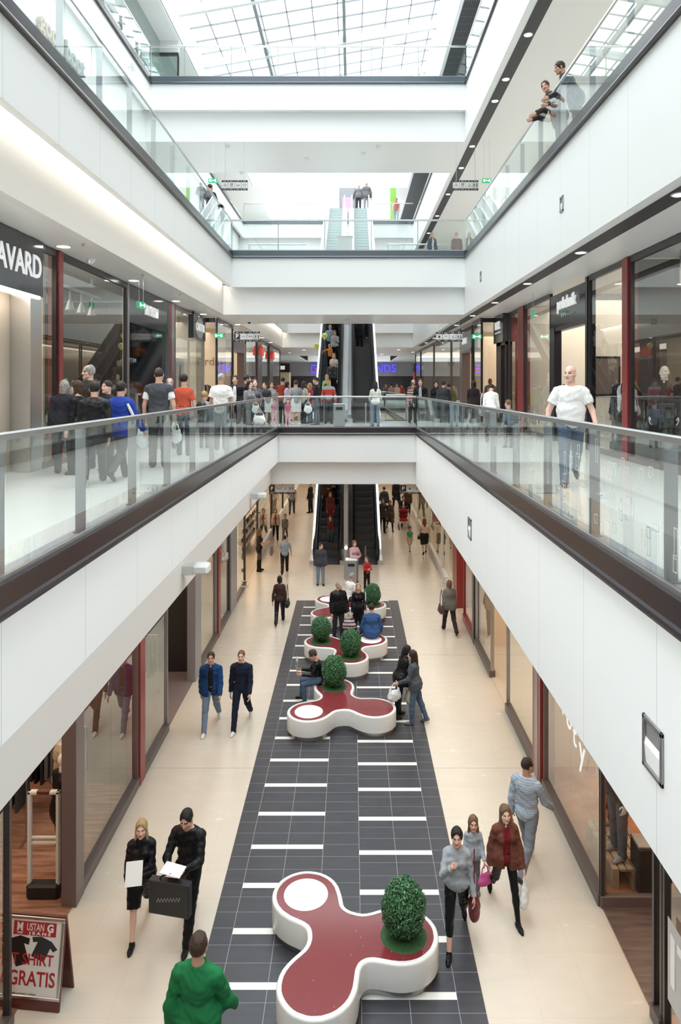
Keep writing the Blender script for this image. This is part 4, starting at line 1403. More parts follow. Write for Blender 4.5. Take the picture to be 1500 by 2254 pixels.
# return and second block
r = thing('shop_side_window', 'glazed return of the second left shop, with brown lettering inside', 'shop window', (SL1, 25.84, Z1))
b = MB(); b.box(0, XL1b - SL1, -.03, .03, T - Z1 - .16, T - Z1); b.box(0, XL1b - SL1, -.03, .03, 0, .1); b.build('frame', 'black_metal', r)
b = MB(); b.box(.01, XL1b - SL1, -.006, .006, .1, T - Z1 - .16); b.build('glass_pane', 'shop_glass', r)
b = MB(); b.box(-9.4, SL1, 26.05, 26.15, Z1, T); struct('wall_shop_party', b, 'shop_wall')
def yb(px): return y_at(px, XL1b)
r = thing('wall_lettering', 'thin brown lower-case lettering on the cream shop wall', 'lettering', (0, 0, 0))
b = MB(); b.box(-8.2, -5.62, 30.6, 30.7, Z1, T); struct('wall_shop_inner', b, 'wall_cream')
txt('cardin', .50, 'letter_brown', 'letters', r, (-6.35, 30.58, z_at(796, 30.5)), UP, .004)
front('shop_window', 'glazed shop front with a cream wall inside, under the parking sign', 'shop window', XL1b, 25.84, yb(513), Z1, T, 'left', 2, 'black_metal', .1)
r = thing('shop_entrance', 'brown framed shop entrance under the parking sign, with bright interior', 'shop entrance', (XL1b, (yb(513) + yb(540)) / 2, Z1))
L = (yb(540) - yb(513)) / 2
b = MB(); b.box(-.3, .03, -L, L, 3.0, T - Z1 - .55); b.box(-.3, .03, L - .5, L, 0, 3.0); b.box(-.1, .03, -L, -L + .08, 0, 3.0); b.build('frame', 'brown_frame', r)
b = MB(); b.box(-.1, -.08, -L, L, T - Z1 - .55, T - Z1); b.build('glass_pane', 'shop_glass', r)
for i, (a, c) in enumerate(((541, 566), (575, 592), (599, 617))):
    front('shop_window', '%s glazed bay of the shop with red logo columns' % ordn[i], 'shop window', XL1b, yb(a), yb(c), Z1, T, 'left', 1, 'dark_frame', .1)
for a, c, lb in ((566, 575, 'brown column with a red logo, nearer one, in the left first-floor shop row'), (592, 599, 'brown column with a red logo, farther one, in the left first-floor shop row')):
    r = post(lb, XL1b, yb(a), yb(c), Z1, T, 'left', 'brown_frame', .3, 'logo_column')
    L = (yb(c) - yb(a)) / 2
    b = MB(); b.box(.06, .10, -L * .95, L * .95, 2.95, 3.13); b.build('light_panel', 'sign_grey', r)
    b = MB(); b.box(.06, .22, -L * .75, L * .5, 3.13, 3.45, .03); b.box(.06, .22, -L * .35, L * .3, 3.42, 3.65, .03); b.build('red_logo', 'letter_redlit', r)
# ---- first floor, right
room('wear', SR1 + .22, 9.6, 5, 13.9, Z1, T, 'wall_dark', 'dark_wood_floor')
room('pale_right', SR1 + .22, 9.6, 14.0, 22.2, Z1, T, 'wall_pale', 'white_tile')
room('red_right', SR1 + .22, 9.6, 22.6, 25.7, Z1, T, 'wall_red', 'white_tile')
def yrb(px): return y_at(px, XR1b)
front('shop_window', 'large dark shop window with the bald mannequin in a jacket, at right', 'shop window', SR1, 8.0, yr1(1390), Z1, T, 'right', 2, 'black_metal', .1)
post('tall red post left of the bald mannequin', SR1, yr1(1388), yr1(1376), Z1, T, 'right', 'red_post', .16)
front('shop_window', 'bright shop window with a suited torso, right of the black-framed entrance', 'shop window', SR1, yr1(1375), yr1(1298), Z1, T, 'right', 2, 'black_metal', .1)
r = thing('shop_entrance', 'black framed shop entrance under chunky white lower-case letters', 'shop entrance', (SR1, (yr1(1297) + yr1(1214)) / 2, Z1))
L = (yr1(1214) - yr1(1297)) / 2
b = MB(); b.box(-.04, .16, -L, -L + .14, 0, T - Z1); b.box(-.04, .16, L - .42, L, 0, 3.05); b.box(-.02, .16, -L, L, 2.95, 3.05); b.build('frame', 'black_metal', r)
b = MB(); b.box(-.02, .1, -L + .14, L, 3.05, T - Z1 - .1); b.build('fascia', 'charcoal_panel', r)
on_front(r, 'próchnik', .42, 'letter_white', .0, 3.62, 'right', .06, .010)
b = MB()
for k in range(7): b.box(-.034, -.03, -.5 + k * .15, -.42 + k * .15, 3.27, 3.32)
b.build('small_print', 'letter_dim', r)
front('shop_window', 'bright shop window left of the black-framed entrance', 'shop window', SR1, yr1(1213), yr1(1156), Z1, T, 'right', 2, 'black_metal', .1)
post('dark red post between the bright window and the narrow red-lit window', SR1, yr1(1156), yr1(1144), Z1, T, 'right', 'red_post', .16)
front('shop_window', 'narrow glazed window with a red interior, beside the underlined sign', 'shop window', SR1, yr1(1144), yr1(1120), Z1, T, 'right', 1, 'dark_frame', .1)
r = thing('shop_sign', 'charcoal sign board with underlined white capitals over a black shop entrance', 'shop sign', (SR1, (yr1(1120) + 25.8) / 2, Z1))
L = (25.8 - yr1(1120)) / 2
b = MB(); b.box(-.2, .1, -L, L, 3.05, T - Z1); b.build('board', 'charcoal_panel', r)
b = MB(); b.box(-.1, .2, L - .8, L, 0, 3.05); b.box(-.1, .2, -L, L, 2.95, 3.05); b.box(-.1, .2, -L, -L + .1, 0, 3.05); b.build('frame', 'black_metal', r)
on_front(r, 'DIGEL', .38, 'letter_white', .05, 3.66, 'right', .21, .006, sx=.85)
b = MB(); b.box(-.215, -.2, -.45, .5, 3.40, 3.43); b.build('underline', 'letter_white', r)
r = thing('shop_side_window', 'glazed return of the second right shop, left of the underlined sign', 'shop window', (XR1b, 25.84, Z1))
b = MB(); b.box(0, SR1 - XR1b, -.03, .03, T - Z1 - .16, T - Z1); b.box(0, SR1 - XR1b, -.03, .03, 0, .1); b.build('frame', 'black_metal', r)
b = MB(); b.box(.01, SR1 - XR1b, -.006, .006, .1, T - Z1 - .16); b.build('glass_pane', 'shop_glass', r)
b = MB(); b.box(SR1, 9.4, 26.05, 26.15, Z1, T); struct('wall_shop_party_right', b, 'shop_wall')
room('cream_right', XR1b + .34, 9.4, 26.2, 33.0, Z1, T, 'wall_cream', 'white_tile')
room('bags', XR1b + .34, 7.0, 33.1, 50, Z1, T, 'wall_cream', 'white_tile')
front('shop_window', 'narrow clear shop window under the right green exit sign', 'shop window', XR1b, 25.84, yrb(1041), Z1, T, 'right', 1, 'black_metal', .1)
r = thing('shop_entrance', 'brown framed shop entrance under small lit white capitals', 'shop entrance', (XR1b, (yrb(1041) + yrb(1015)) / 2, Z1))
L = (yrb(1015) - yrb(1041)) / 2
b = MB(); b.box(-.05, .3, -L, L, 2.9, 3.0); b.box(-.05, .3, L - .7, L, 0, 2.9); b.box(-.05, .1, -L, -L + .1, 0, 3.0); b.build('frame', 'brown_frame', r)
b = MB(); b.box(-.05, .2, -L, L, 3.0, T - Z1 - .1); b.build('fascia', 'charcoal_panel', r)
on_front(r, 'VISTULA', .34, 'letter_white', .1, 3.38, 'right', .08, .008, sx=.9)
for i, (a, c) in enumerate(((1014, 994), (993, 956), (955, 927), (926, 915))):
    r = front('shop_window', '%s warm-lit shop window of the right first-floor row, beyond the brown entrance' % ordn[i], 'shop window', XR1b, yrb(a), yrb(c), Z1, T, 'right', 1, 'brown_frame' if i < 2 else 'black_metal', .1)
    if i == 1:
        on_front(r, 'WITTCHEN', .55, 'letter_brown', 0, 2.75, 'right', -.5, .01, sx=.8)
# ---- far end wall of the first floor with blue neon
b = MB(); b.box(-9, 9, 73.6, 74, Z1 + 2.55, C1); struct('wall_far_fascia', b, 'grey_wall')
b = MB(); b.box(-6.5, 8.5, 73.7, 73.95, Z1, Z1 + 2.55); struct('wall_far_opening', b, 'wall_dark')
r = thing('neon_sign', 'blue and red neon sign at the far end, left of the escalators', 'neon sign', (-3.8, 73.5, 8.85))
b = MB(); b.tube([(.35, 0, .35), (-.5, 0, .35), (-.5, 0, -.4), (.3, 0, -.4), (.35, 0, 0), (-.1, 0, 0)], .09, 6); b.build('blue_tube', 'letter_blue', r)
b = MB(); b.box(-.12, .55, -.05, .05, -.35, .1); b.build('red_field', 'letter_redlit', r)
r = thing('neon_sign', 'blue neon letters at the far end, right of the escalators', 'neon sign', (3.6, 73.5, 8.85))
txt('NDS', 1.15, 'letter_blue', 'letters', r, (0, 0, 0), UP, .05, .01)
# far kiosk row, first floor
for i, (x0, x1, y, m_, lb) in enumerate(((-7.2, -5.0, 55, 'wall_cream', 'lit kiosk front at the far left end of the first floor'), (5.0, 7.4, 55, 'wall_red', 'red-lit kiosk front at the far right end of the first floor'))):
    r = thing('kiosk', lb, 'kiosk', ((x0 + x1) / 2, y, Z1))
    w = (x1 - x0) / 2
    b = MB(); b.box(-w, w, 0, 1.5, 0, 2.6); b.build('body', m_, r)
    b = MB(); b.box(-w - .05, w + .05, -.1, 1.5, 2.6, 3.3); b.build('fascia', 'sign_black', r)
    b = MB(); b.box(-w * .7, w * .7, -.12, -.1, 2.8, 3.1); b.build('sign_strip', 'letter_white', r)

# ---- middle floor: left shop wall with letters, right glass fronts
b = MB(); b.box(SL2 - .1, SL2, 3, YB + 16, Z2, C2 + 1.0); struct('wall_left_gallery', b, 'white_paint')
r = thing('shop_lettering', 'gold and black letters on the white wall of the upper left gallery', 'shop sign', (SL2 + .03, 17.4, 15.3))
zg = z_at(118, 17.3)
txt('good', .64, 'letter_gold', 'gold_letters', r, (.05, -.62, .27), (R(90), 0, R(90)), .05, .010)
txt('boot', .64, 'letter_dark', 'black_letters', r, (.05, .80, .27), (R(90), 0, R(90)), .05, .010)
for i, (a, c) in enumerate(((4.5, 14), (20.3, 28))):
    front('shop_window', ('gallery shop front left of the gold letters', 'gallery shop front right of the black letters')[i], 'shop window', SL2 + .08, a, c, Z2, C2 - .6, 'left', 4, 'steel', .1)
for i, (a, c) in enumerate(((4, 12), (12.1, 20), (20.1, 28))):
    front('shop_window', '%s gallery shop front behind the upper right balustrade, counted from the front' % ordn[i], 'shop window', SR2, a, c, Z2, C2 - .05, 'right', 4, 'steel', .1)
b = MB(); b.box(10.2, 10.3, 3, 45, Z2, C2); struct('wall_right_gallery', b, 'wall_pale')
# signs on the top right band
r = thing('band_letters', 'white block letters on the top right band beside the black louvre', 'shop sign', (4.04, 24.0, 22.3))
for i in range(3):
    b = MB(); b.box(-.12, -.02, -2.4 + i * 1.7, -1.2 + i * 1.7, -.35, .35, .05); b.build('letter', 'sign_grey', r)
# green upright beside the top landing
b = MB(); b.box(2.65, 3.05, 47.5, 47.7, Z3, Z3 + 2.7); o = b.build('green_upright', mat('lime', (0.30, 0.62, 0.10), 0.5)); tag(o, 'lime green upright panel near the top right landing', 'panel')
r = thing('info_totem', 'grey rounded information totem behind the pale escalators', 'totem', (-.28, 45.9, Z3))
b = MB(); b.box(-.55, .55, -.08, .08, 0, 2.3, .08); b.build('body', 'grey_post', r)
b = MB(); b.box(-.35, .35, -.09, -.078, .6, 1.6); b.build('screen', mat('pinkish_print', (0.75, 0.45, 0.65), 0.4), r)

# ---- advertising board by the jeans shop
def aboard():
    x0, y, z = on_z(-8, 2198 + 15, 0)
    r = thing('advertising_board', 'free-standing jeans advertising board reading T-SHIRT GRATIS by the shop door', 'advertising board', (-3.60, 7.93, 0), R(-6))
    r.scale = (.98, .9, .86)
    W, Hh = .37, 1.12
    lean = R(9)
    f = bpy.data.objects.new('front_leaf', None)
    b = MB()
    b.box(-W, W, -.015, .015, 0, Hh, .006)
    fl = b.build('front_leaf', 'easel_wood', r, loc=(0, -.22, 0), rot=(-lean, 0, 0))
    b = MB()
    for u0, u1, v0, v1 in ((-W + .005, W - .005, Hh - .06, Hh - .02), (-W + .005, W - .005, .13, .17), (-W + .005, -W + .045, .17, Hh - .06), (W - .045, W - .005, .17, Hh - .06)):
        b.box(u0, u1, -.028, -.014, v0, v1, .006)
    b.build('snap_frame', 'steel', fl)
    b = MB(); b.box(-W + .04, W - .04, -.018, -.0155, .165, Hh - .055); ps = b.build('poster', 'sign_white', fl)
    b = MB(); b.box(-.255, .265, -.0195, -.0182, .87, 1.035); b.build('red_field', 'sign_red', fl)
    txt('M', .13, 'sign_white', 'lettering', fl, (-.178, -.0205, .965), UP, .0006, .006, sx=.75)
    txt('USTAN', .125, 'sign_white', 'lettering', fl, (.012, -.0205, .967), UP, .0006, .001, sx=.54)
    txt('G', .13, 'sign_white', 'lettering', fl, (.195, -.0205, .965), UP, .0006, .006, sx=.85)
    txt('J E A N S', .048, 'sign_white', 'lettering', fl, (.07, -.0205, .897), UP, .0006, .002, sx=1.45)
    # small running horse
    b = MB()
    def fl2(pts):
        b.quad(*[(-.175 + u * .1, -.0205, .895 + v * .1) for u, v in pts])
    fl2([(-.25, -.02), (.2, -.05), (.25, .1), (-.2, .12)]); fl2([(.18, .0), (.4, .12), (.38, .2), (.2, .1)]); fl2([(-.25, .05), (-.5, .1), (-.5, .13), (-.22, .1)])
    fl2([(-.2, -.0), (-.3, -.22), (-.26, -.22), (-.14, 0)]); fl2([(.12, -.0), (.05, -.22), (.1, -.22), (.2, 0)]); fl2([(.15, .0), (.35, -.15), (.38, -.13), (.2, .03)])
    b.build('horse_mark', 'sign_white', fl)
    def shirt(cx, cz, w, h, m, rot):
        b = MB()
        pts = [(-.5, .3), (-.2, .5), (.2, .5), (.5, .3), (.4, .1), (.25, .2), (.25, -.5), (-.25, -.5), (-.25, .2), (-.4, .1)]
        q = []
        for u, v in pts:
            uu, vv = u * w, v * h
            q.append((cx + uu * math.cos(rot) - vv * math.sin(rot), -.0192, cz + uu * math.sin(rot) + vv * math.cos(rot)))
        b.quad(*q)
        b.build('printed_shirt', m, fl)
    shirt(-.17, .68, .34, .34, 'sign_black', R(20))
    shirt(.11, .72, .34, .26, 'letter_dark', R(-22))
    txt('T SHIRT', .185, 'sign_red', 'lettering', fl, (.005, -.0205, .585), UP, .0006, .003, sx=.78)
    txt('GRATIS', .24, 'sign_red', 'lettering', fl, (.01, -.0205, .36), UP, .0006, .004, sx=.72)
    txt('szczegóły promocji w sklepie', .03, 'sign_ink', 'lettering', fl, (-.10, -.0205, .19), UP, .0006)
    b = MB(); b.box(-W, W, -.015, .015, 0, Hh, .006); b.build('rear_leaf', 'easel_wood', r, loc=(0, .14, 0), rot=(lean, 0, 0))
aboard()

# ---- security gates
def gate(label, x, y, z, rz, m='clad_white', w=.22, h=1.45, box=True):
    r = thing('security_gate', label, 'security gate', (x, y, z), rz)
    b = MB()
    b.box(-w, -w + .05, -.035, .035, .16, h, .012); b.box(w - .05, w, -.035, .035, .16, h, .012)
    b.box(-w, w, -.035, .035, h - .05, h, .012); b.box(-w, w, -.02, .02, h * .50, h * .50 + .02); b.box(-w, w, -.02, .02, h * .55, h * .55 + .02)
    b.build('frame', m, r)
    b = MB(); b.box(-.09, .09, -.036, .036, h - .045, h + .004, .005); b.build('top_plate', 'easel_wood', r)
    b = MB(); b.box(-w, w, -.08, .08, 0, .2, .03); b.build('base', 'rubber', r)
    return r
x, y, _ = on_z(97, 1975, 0)
gate('white security gate standing in the jeans shop doorway', x, y, 0.012, 0)
gate('steel security gate inside the black-framed shop entrance', 6.0, 15.7, Z1 + .012, R(80), 'steel', .3, 1.5)
gate('steel security gate at the foot of the tall black panel', SL1 + .2, 17.6, Z1, R(85), 'steel', .3, 1.3)
# ------------------------------------------------------------------ figures: smooth-blended limbs polygonised into one skin
def V3(*a): return np.array(a, float)
def unit(v): return v / (np.linalg.norm(v) + 1e-12)
class Blob:
    """distance field of blended tapered limbs and ellipsoids"""
    def __init__(s, k=.025): s.p = []; s.k = k; s.cuts = []; s.subs = []
    def cap(s, a, b, ra, rb, k=None, cut=False): s.p.append(('c', a, b, ra, rb, s.k if k is None else k, cut)); return s
    def ell(s, c, r, Rm=None, k=None): s.p.append(('e', c, np.array(r, float), Rm, s.k if k is None else k)); return s
    def cut(s, p, n): s.cuts.append((p, n)); return s           # keep the side against n
    def sub(s, c, r, Rm=None, k=.01): s.subs.append((c, np.array(r, float), Rm, k)); return s
    @staticmethod
    def _ell(P, c, r, Rm):
        q = P - c
        if Rm is not None: q = q @ Rm
        k0 = np.sqrt(((q / r) ** 2).sum(-1)); k1 = np.sqrt(((q / (r * r)) ** 2).sum(-1)) + 1e-9
        return k0 * (k0 - 1) / k1
    def mesh(s, h, wr=0.0):
        lo, hi = [], []
        for q in s.p:
            if q[0] == 'c':
                r = max(q[3], q[4]); lo.append(np.minimum(q[1], q[2]) - r); hi.append(np.maximum(q[1], q[2]) + r)
            else:
                r = q[2].max(); lo.append(q[1] - r); hi.append(q[1] + r)
        L = np.min(lo, 0) - 3 * h; U = np.max(hi, 0) + 3 * h
        n = np.ceil((U - L) / h).astype(int) + 1
        ax = [L[i] + h * np.arange(n[i]) for i in range(3)]
        f = np.full(n, .3)
        for q, l, u in zip(s.p, lo, hi):
            k = q[5] if q[0] == 'c' else q[4]
            m = k + 2 * h
            sl = tuple(slice(max(0, int((l[i] - m - L[i]) / h)), min(n[i], int((u[i] + m - L[i]) / h) + 2)) for i in range(3))
            P = np.stack(np.meshgrid(*[ax[i][sl[i]] for i in range(3)], indexing='ij'), -1)
            if q[0] == 'c':
                a, b, ra, rb = q[1:5]
                ba = b - a; t = np.clip(((P - a) @ ba) / (ba @ ba + 1e-12), 0, 1)
                d = np.sqrt(((P - a - t[..., None] * ba) ** 2).sum(-1)) - (ra + (rb - ra) * t)
                if q[6]: d = np.maximum(d, (P - b) @ unit(ba))
            else:
                d = s._ell(P, q[1], q[2], q[3])
            g = f[sl]
            hh = np.clip(.5 + .5 * (g - d) / k, 0, 1)
            f[sl] = g + (d - g) * hh - k * hh * (1 - hh)
        if wr or s.cuts or s.subs:
            P = np.stack(np.meshgrid(*ax, indexing='ij'), -1)
            if wr:
                X, Y, Z = P[..., 0], P[..., 1], P[..., 2]
                f += wr * (np.sin(31 * X + 6 * np.sin(13 * Z)) * np.sin(27 * Z + 9 * Y + 4 * np.sin(17 * X)) + .6 * np.sin(55 * Z + 22 * X + 3 * np.sin(30 * Y)))
            for p, nn in s.cuts: f = np.maximum(f, (P - p) @ nn)
            for c, r, Rm, k in s.subs:
                d = -s._ell(P, c, r, Rm)
                hh = np.clip(.5 - .5 * (f - d) / k, 0, 1)
                f = f + (d - f) * hh + k * hh * (1 - hh)
        return nets(f, L, h)
_CO = [(i, j, k) for i in (0, 1) for j in (0, 1) for k in (0, 1)]
_ED = [(a, b) for a in range(8) for b in range(a + 1, 8) if sum(abs(_CO[a][t] - _CO[b][t]) for t in range(3)) == 1]
def nets(f, L, h):
    n = np.array(f.shape)
    s = f < 0
    c = np.zeros(n - 1, int)
    for o in _CO:
        c += s[o[0]:n[0] - 1 + o[0], o[1]:n[1] - 1 + o[1], o[2]:n[2] - 1 + o[2]]
    I = np.argwhere((c > 0) & (c < 8))
    if len(I) == 0: return np.zeros((0, 3)), []
    cv = np.stack([f[I[:, 0] + o[0], I[:, 1] + o[1], I[:, 2] + o[2]] for o in _CO], 1)
    acc = np.zeros((len(I), 3)); cnt = np.zeros(len(I))
    co = np.array(_CO, float)
    for a, b in _ED:
        m = (cv[:, a] < 0) != (cv[:, b] < 0)
        t = cv[m, a] / (cv[m, a] - cv[m, b])
        acc[m] += co[a] + t[:, None] * (co[b] - co[a]); cnt[m] += 1
    v = L + h * (I + acc / cnt[:, None])
    idx = np.full(n - 1, -1); idx[I[:, 0], I[:, 1], I[:, 2]] = np.arange(len(I))
    F_ = []
    for a in range(3):
        b, d = (a + 1) % 3, (a + 2) % 3
        sl0 = [slice(1, None)] * 3; sl0[a] = slice(0, -1); sl1 = [slice(1, None)] * 3; sl1[a] = slice(1, None)
        A, B = s[tuple(sl0)], s[tuple(sl1)]
        E = np.argwhere(A != B)
        if len(E) == 0: continue
        off = np.ones(3, int); off[a] = 0
        E2 = E + off
        ok = np.all(E2 < (n - 1), 1)
        E, E2 = E[ok], E2[ok]
        eb = np.eye(3, dtype=int)[b]; ed = np.eye(3, dtype=int)[d]
        q = [idx[tuple((E2 - w).T)] for w in (eb + ed, ed, 0 * eb, eb)]
        q = np.stack(q, 1)
        fl = A[tuple(E.T)]
        q[~fl] = q[~fl][:, ::-1]
        F_.append(q)
    return v, np.concatenate(F_)

def np_mesh(name, parts, mats, mi=None):
    """parts: list of (verts, faces); one mesh"""
    vs, fs, o = [], [], 0
    for v, fa in parts:
        vs.append(np.asarray(v)); fs += [tuple(int(t) + o for t in q) for q in fa]; o += len(v)
    me = bpy.data.meshes.new(name)
    me.from_pydata(np.concatenate(vs).tolist(), [], fs)
    for q in mats: me.materials.append(MAT[q] if isinstance(q, str) else q)
    if mi is not None: me.polygons.foreach_set('material_index', mi)
    me.polygons.foreach_set('use_smooth', [True] * len(fs))
    me.update()
    return me

def cloth(rgb, rough=.85):
    n = 'cloth_%02x%02x%02x' % tuple(int(c * 255) for c in rgb)
    if n in MAT: return MAT[n]
    return speckle(mat(n, rgb, rough, spec=.2), .10, 90, 2)
def stripes(name, a, b, pitch, axis='z', w=.5, wob=0.0):
    if name in MAT: return MAT[name]
    m = mat(name, a, .85, spec=.2)
    nt, nn, ll, bb = nodes_of(m)
    o, x, y, z = coords(nt)
    v = {'z': z, 'x': x}[axis]
    ll.new(mixc(nt, M(nt, 'LESS_THAN', M(nt, 'FLOORED_MODULO', v, pitch), pitch * w), a, b), bb.inputs['Base Color'])
    return m
SKIN = {'fair': (0.62, 0.36, 0.27), 'tan': (0.50, 0.27, 0.18), 'pale': (0.70, 0.45, 0.36), 'dark': (0.12, 0.065, 0.045), 'doll': (0.78, 0.76, 0.72)}
for k_, c_ in SKIN.items(): mat('skin_' + k_, c_, .45 if k_ != 'doll' else .3)
mat('lip', (0.40, 0.13, 0.12), .45); mat('eye_dark', (0.03, 0.022, 0.02), .2)
def hair_mat(k, c):
    m = mat('hair_' + k, c, .5, spec=.35)
    nt, nn, ll, bb = nodes_of(m)
    o, x, y, z = coords(nt)
    mp = N(nt, 'ShaderNodeMapping'); mp.inputs['Scale'].default_value = (150, 150, 14)
    nz = N(nt, 'ShaderNodeTexNoise'); nz.inputs['Scale'].default_value = 1.0; nz.inputs['Detail'].default_value = 2
    ll.new(o, mp.inputs[0]); ll.new(mp.outputs[0], nz.inputs['Vector'])
    rp = N(nt, 'ShaderNodeValToRGB'); rp.color_ramp.elements[0].position = .35; rp.color_ramp.elements[1].position = .65
    rp.color_ramp.elements[0].color = (*[q * .45 for q in c], 1); rp.color_ramp.elements[1].color = (*[min(1, q * 1.5) for q in c], 1)
    ll.new(nz.outputs['Fac'], rp.inputs[0]); ll.new(rp.outputs[0], bb.inputs['Base Color'])
    bp = N(nt, 'ShaderNodeBump'); bp.inputs['Strength'].default_value = .8; bp.inputs['Distance'].default_value = .01
    ll.new(nz.outputs['Fac'], bp.inputs['Height']); ll.new(bp.outputs[0], bb.inputs['Normal'])
HAIRC = {'black': (0.012, 0.010, 0.010), 'brown': (0.055, 0.030, 0.020), 'dark': (0.028, 0.018, 0.014), 'blond': (0.42, 0.28, 0.14), 'grey': (0.33, 0.32, 0.31), 'red': (0.16, 0.05, 0.03), 'ltbrown': (0.16, 0.09, 0.05), 'white': (0.6, 0.58, 0.55)}
for k_, c_ in HAIRC.items(): hair_mat(k_, c_)

def rx(a):
    c, s = math.cos(a), math.sin(a); return np.array([[1, 0, 0], [0, c, -s], [0, s, c]])
def rz_(a):
    c, s = math.cos(a), math.sin(a); return np.array([[c, -s, 0], [s, c, 0], [0, 0, 1]])

def joints(H, sex, pose):
    s = H / 1.75
    J = {'s': s}
    g = pose.get
    lean = R(g('lean', 0)); side = R(g('tilt', 0))
    u = unit(V3(math.sin(side), math.sin(lean), math.cos(lean) * math.cos(side)))
    w = unit(V3(0, math.cos(lean), -math.sin(lean)))
    x = np.cross(w, u)
    tw = R(g('twist', 0))
    J['u'], J['w'], J['x'] = u, w, x
    P = V3(0, 0, 0)
    hw = .088 if sex != 'c' else .08
    low = 1e9
    for S, nm in ((-1, 'l'), (1, 'r')):
        p, k, toe = (list(g(nm + 'leg', (0, 0))) + [None])[:3]
        sp = R(g(nm + 'spread', 2)); p, k = R(p), R(k)
        hip = P + V3(S * hw * s, 0, -.02 * s)
        t = V3(S * math.sin(sp), math.sin(p), -math.cos(p)); t = unit(t)
        kn = hip + t * .43 * s
        q = p - k
        sh = unit(V3(S * math.sin(sp) * .6, math.sin(q), -math.cos(q)))
        an = kn + sh * .425 * s
        toe = R(toe) if toe is not None else max(0, -q - R(8)) * .9
        fd = V3(S * .12, math.cos(toe), -math.sin(toe)); fd = unit(fd)
        fn = unit(np.cross(V3(1, 0, 0), fd))
        J[nm] = {'hip': hip, 'kn': kn, 'an': an, 'fd': fd, 'fn': fn}
        low = min(low, (an - fn * .078 * s)[2], (an + fd * .17 * s - fn * .072 * s)[2])
    dz = -low if 'pelvis' not in pose else pose['pelvis']
    for nm in 'lr':
        for q in ('hip', 'kn', 'an'): J[nm][q] = J[nm][q] + V3(0, 0, dz)
    P = P + V3(0, 0, dz); J['P'] = P
    N_ = P + u * .50 * s; J['N'] = N_
    shw = {'m': .178, 'f': .150, 'c': .150}[sex]
    xt = x * math.cos(tw) + w * math.sin(tw); J['xt'] = xt
    for S, nm in ((-1, 'l'), (1, 'r')):
        a, ab, e, inn = [R(q) for q in (list(g(nm + 'arm', (4, 8, 12, 0))) + [0, 0, 0, 0])[:4]]
        sd = N_ - u * .082 * s + xt * S * shw * s
        d = -u * math.cos(a) * math.cos(ab) + w * math.sin(a) * math.cos(ab) + x * S * math.sin(ab)
        el = sd + unit(d) * .295 * s
        th = a + e
        d2 = unit((-u * math.cos(th) + w * math.sin(th)) * math.cos(inn) - x * S * math.sin(inn) + x * S * math.sin(ab) * .35)
        wr = el + d2 * .25 * s
        axx = unit(w * math.cos(th) + u * math.sin(th)); axx = unit(axx - d2 * (axx @ d2))
        J[nm].update(sh=sd, el=el, wr=wr, d2=d2, ax=axx, nr=np.cross(d2, axx) * 1.0, hand=wr + d2 * .09 * s)
    hy, hp = R(g('hyaw', 0)), R(g('hpitch', 0))
    Hm = rx(-lean * .6) @ rz_(hy) @ rx(-hp)
    hs = s if sex != 'c' else s * (1.0 + .45 * (1.75 - H) / 1.0)
    J['Hm'], J['hs'] = Hm, hs
    J['HC'] = N_ + u * .045 * s + Hm @ V3(0, .022, .125) * hs
    return J

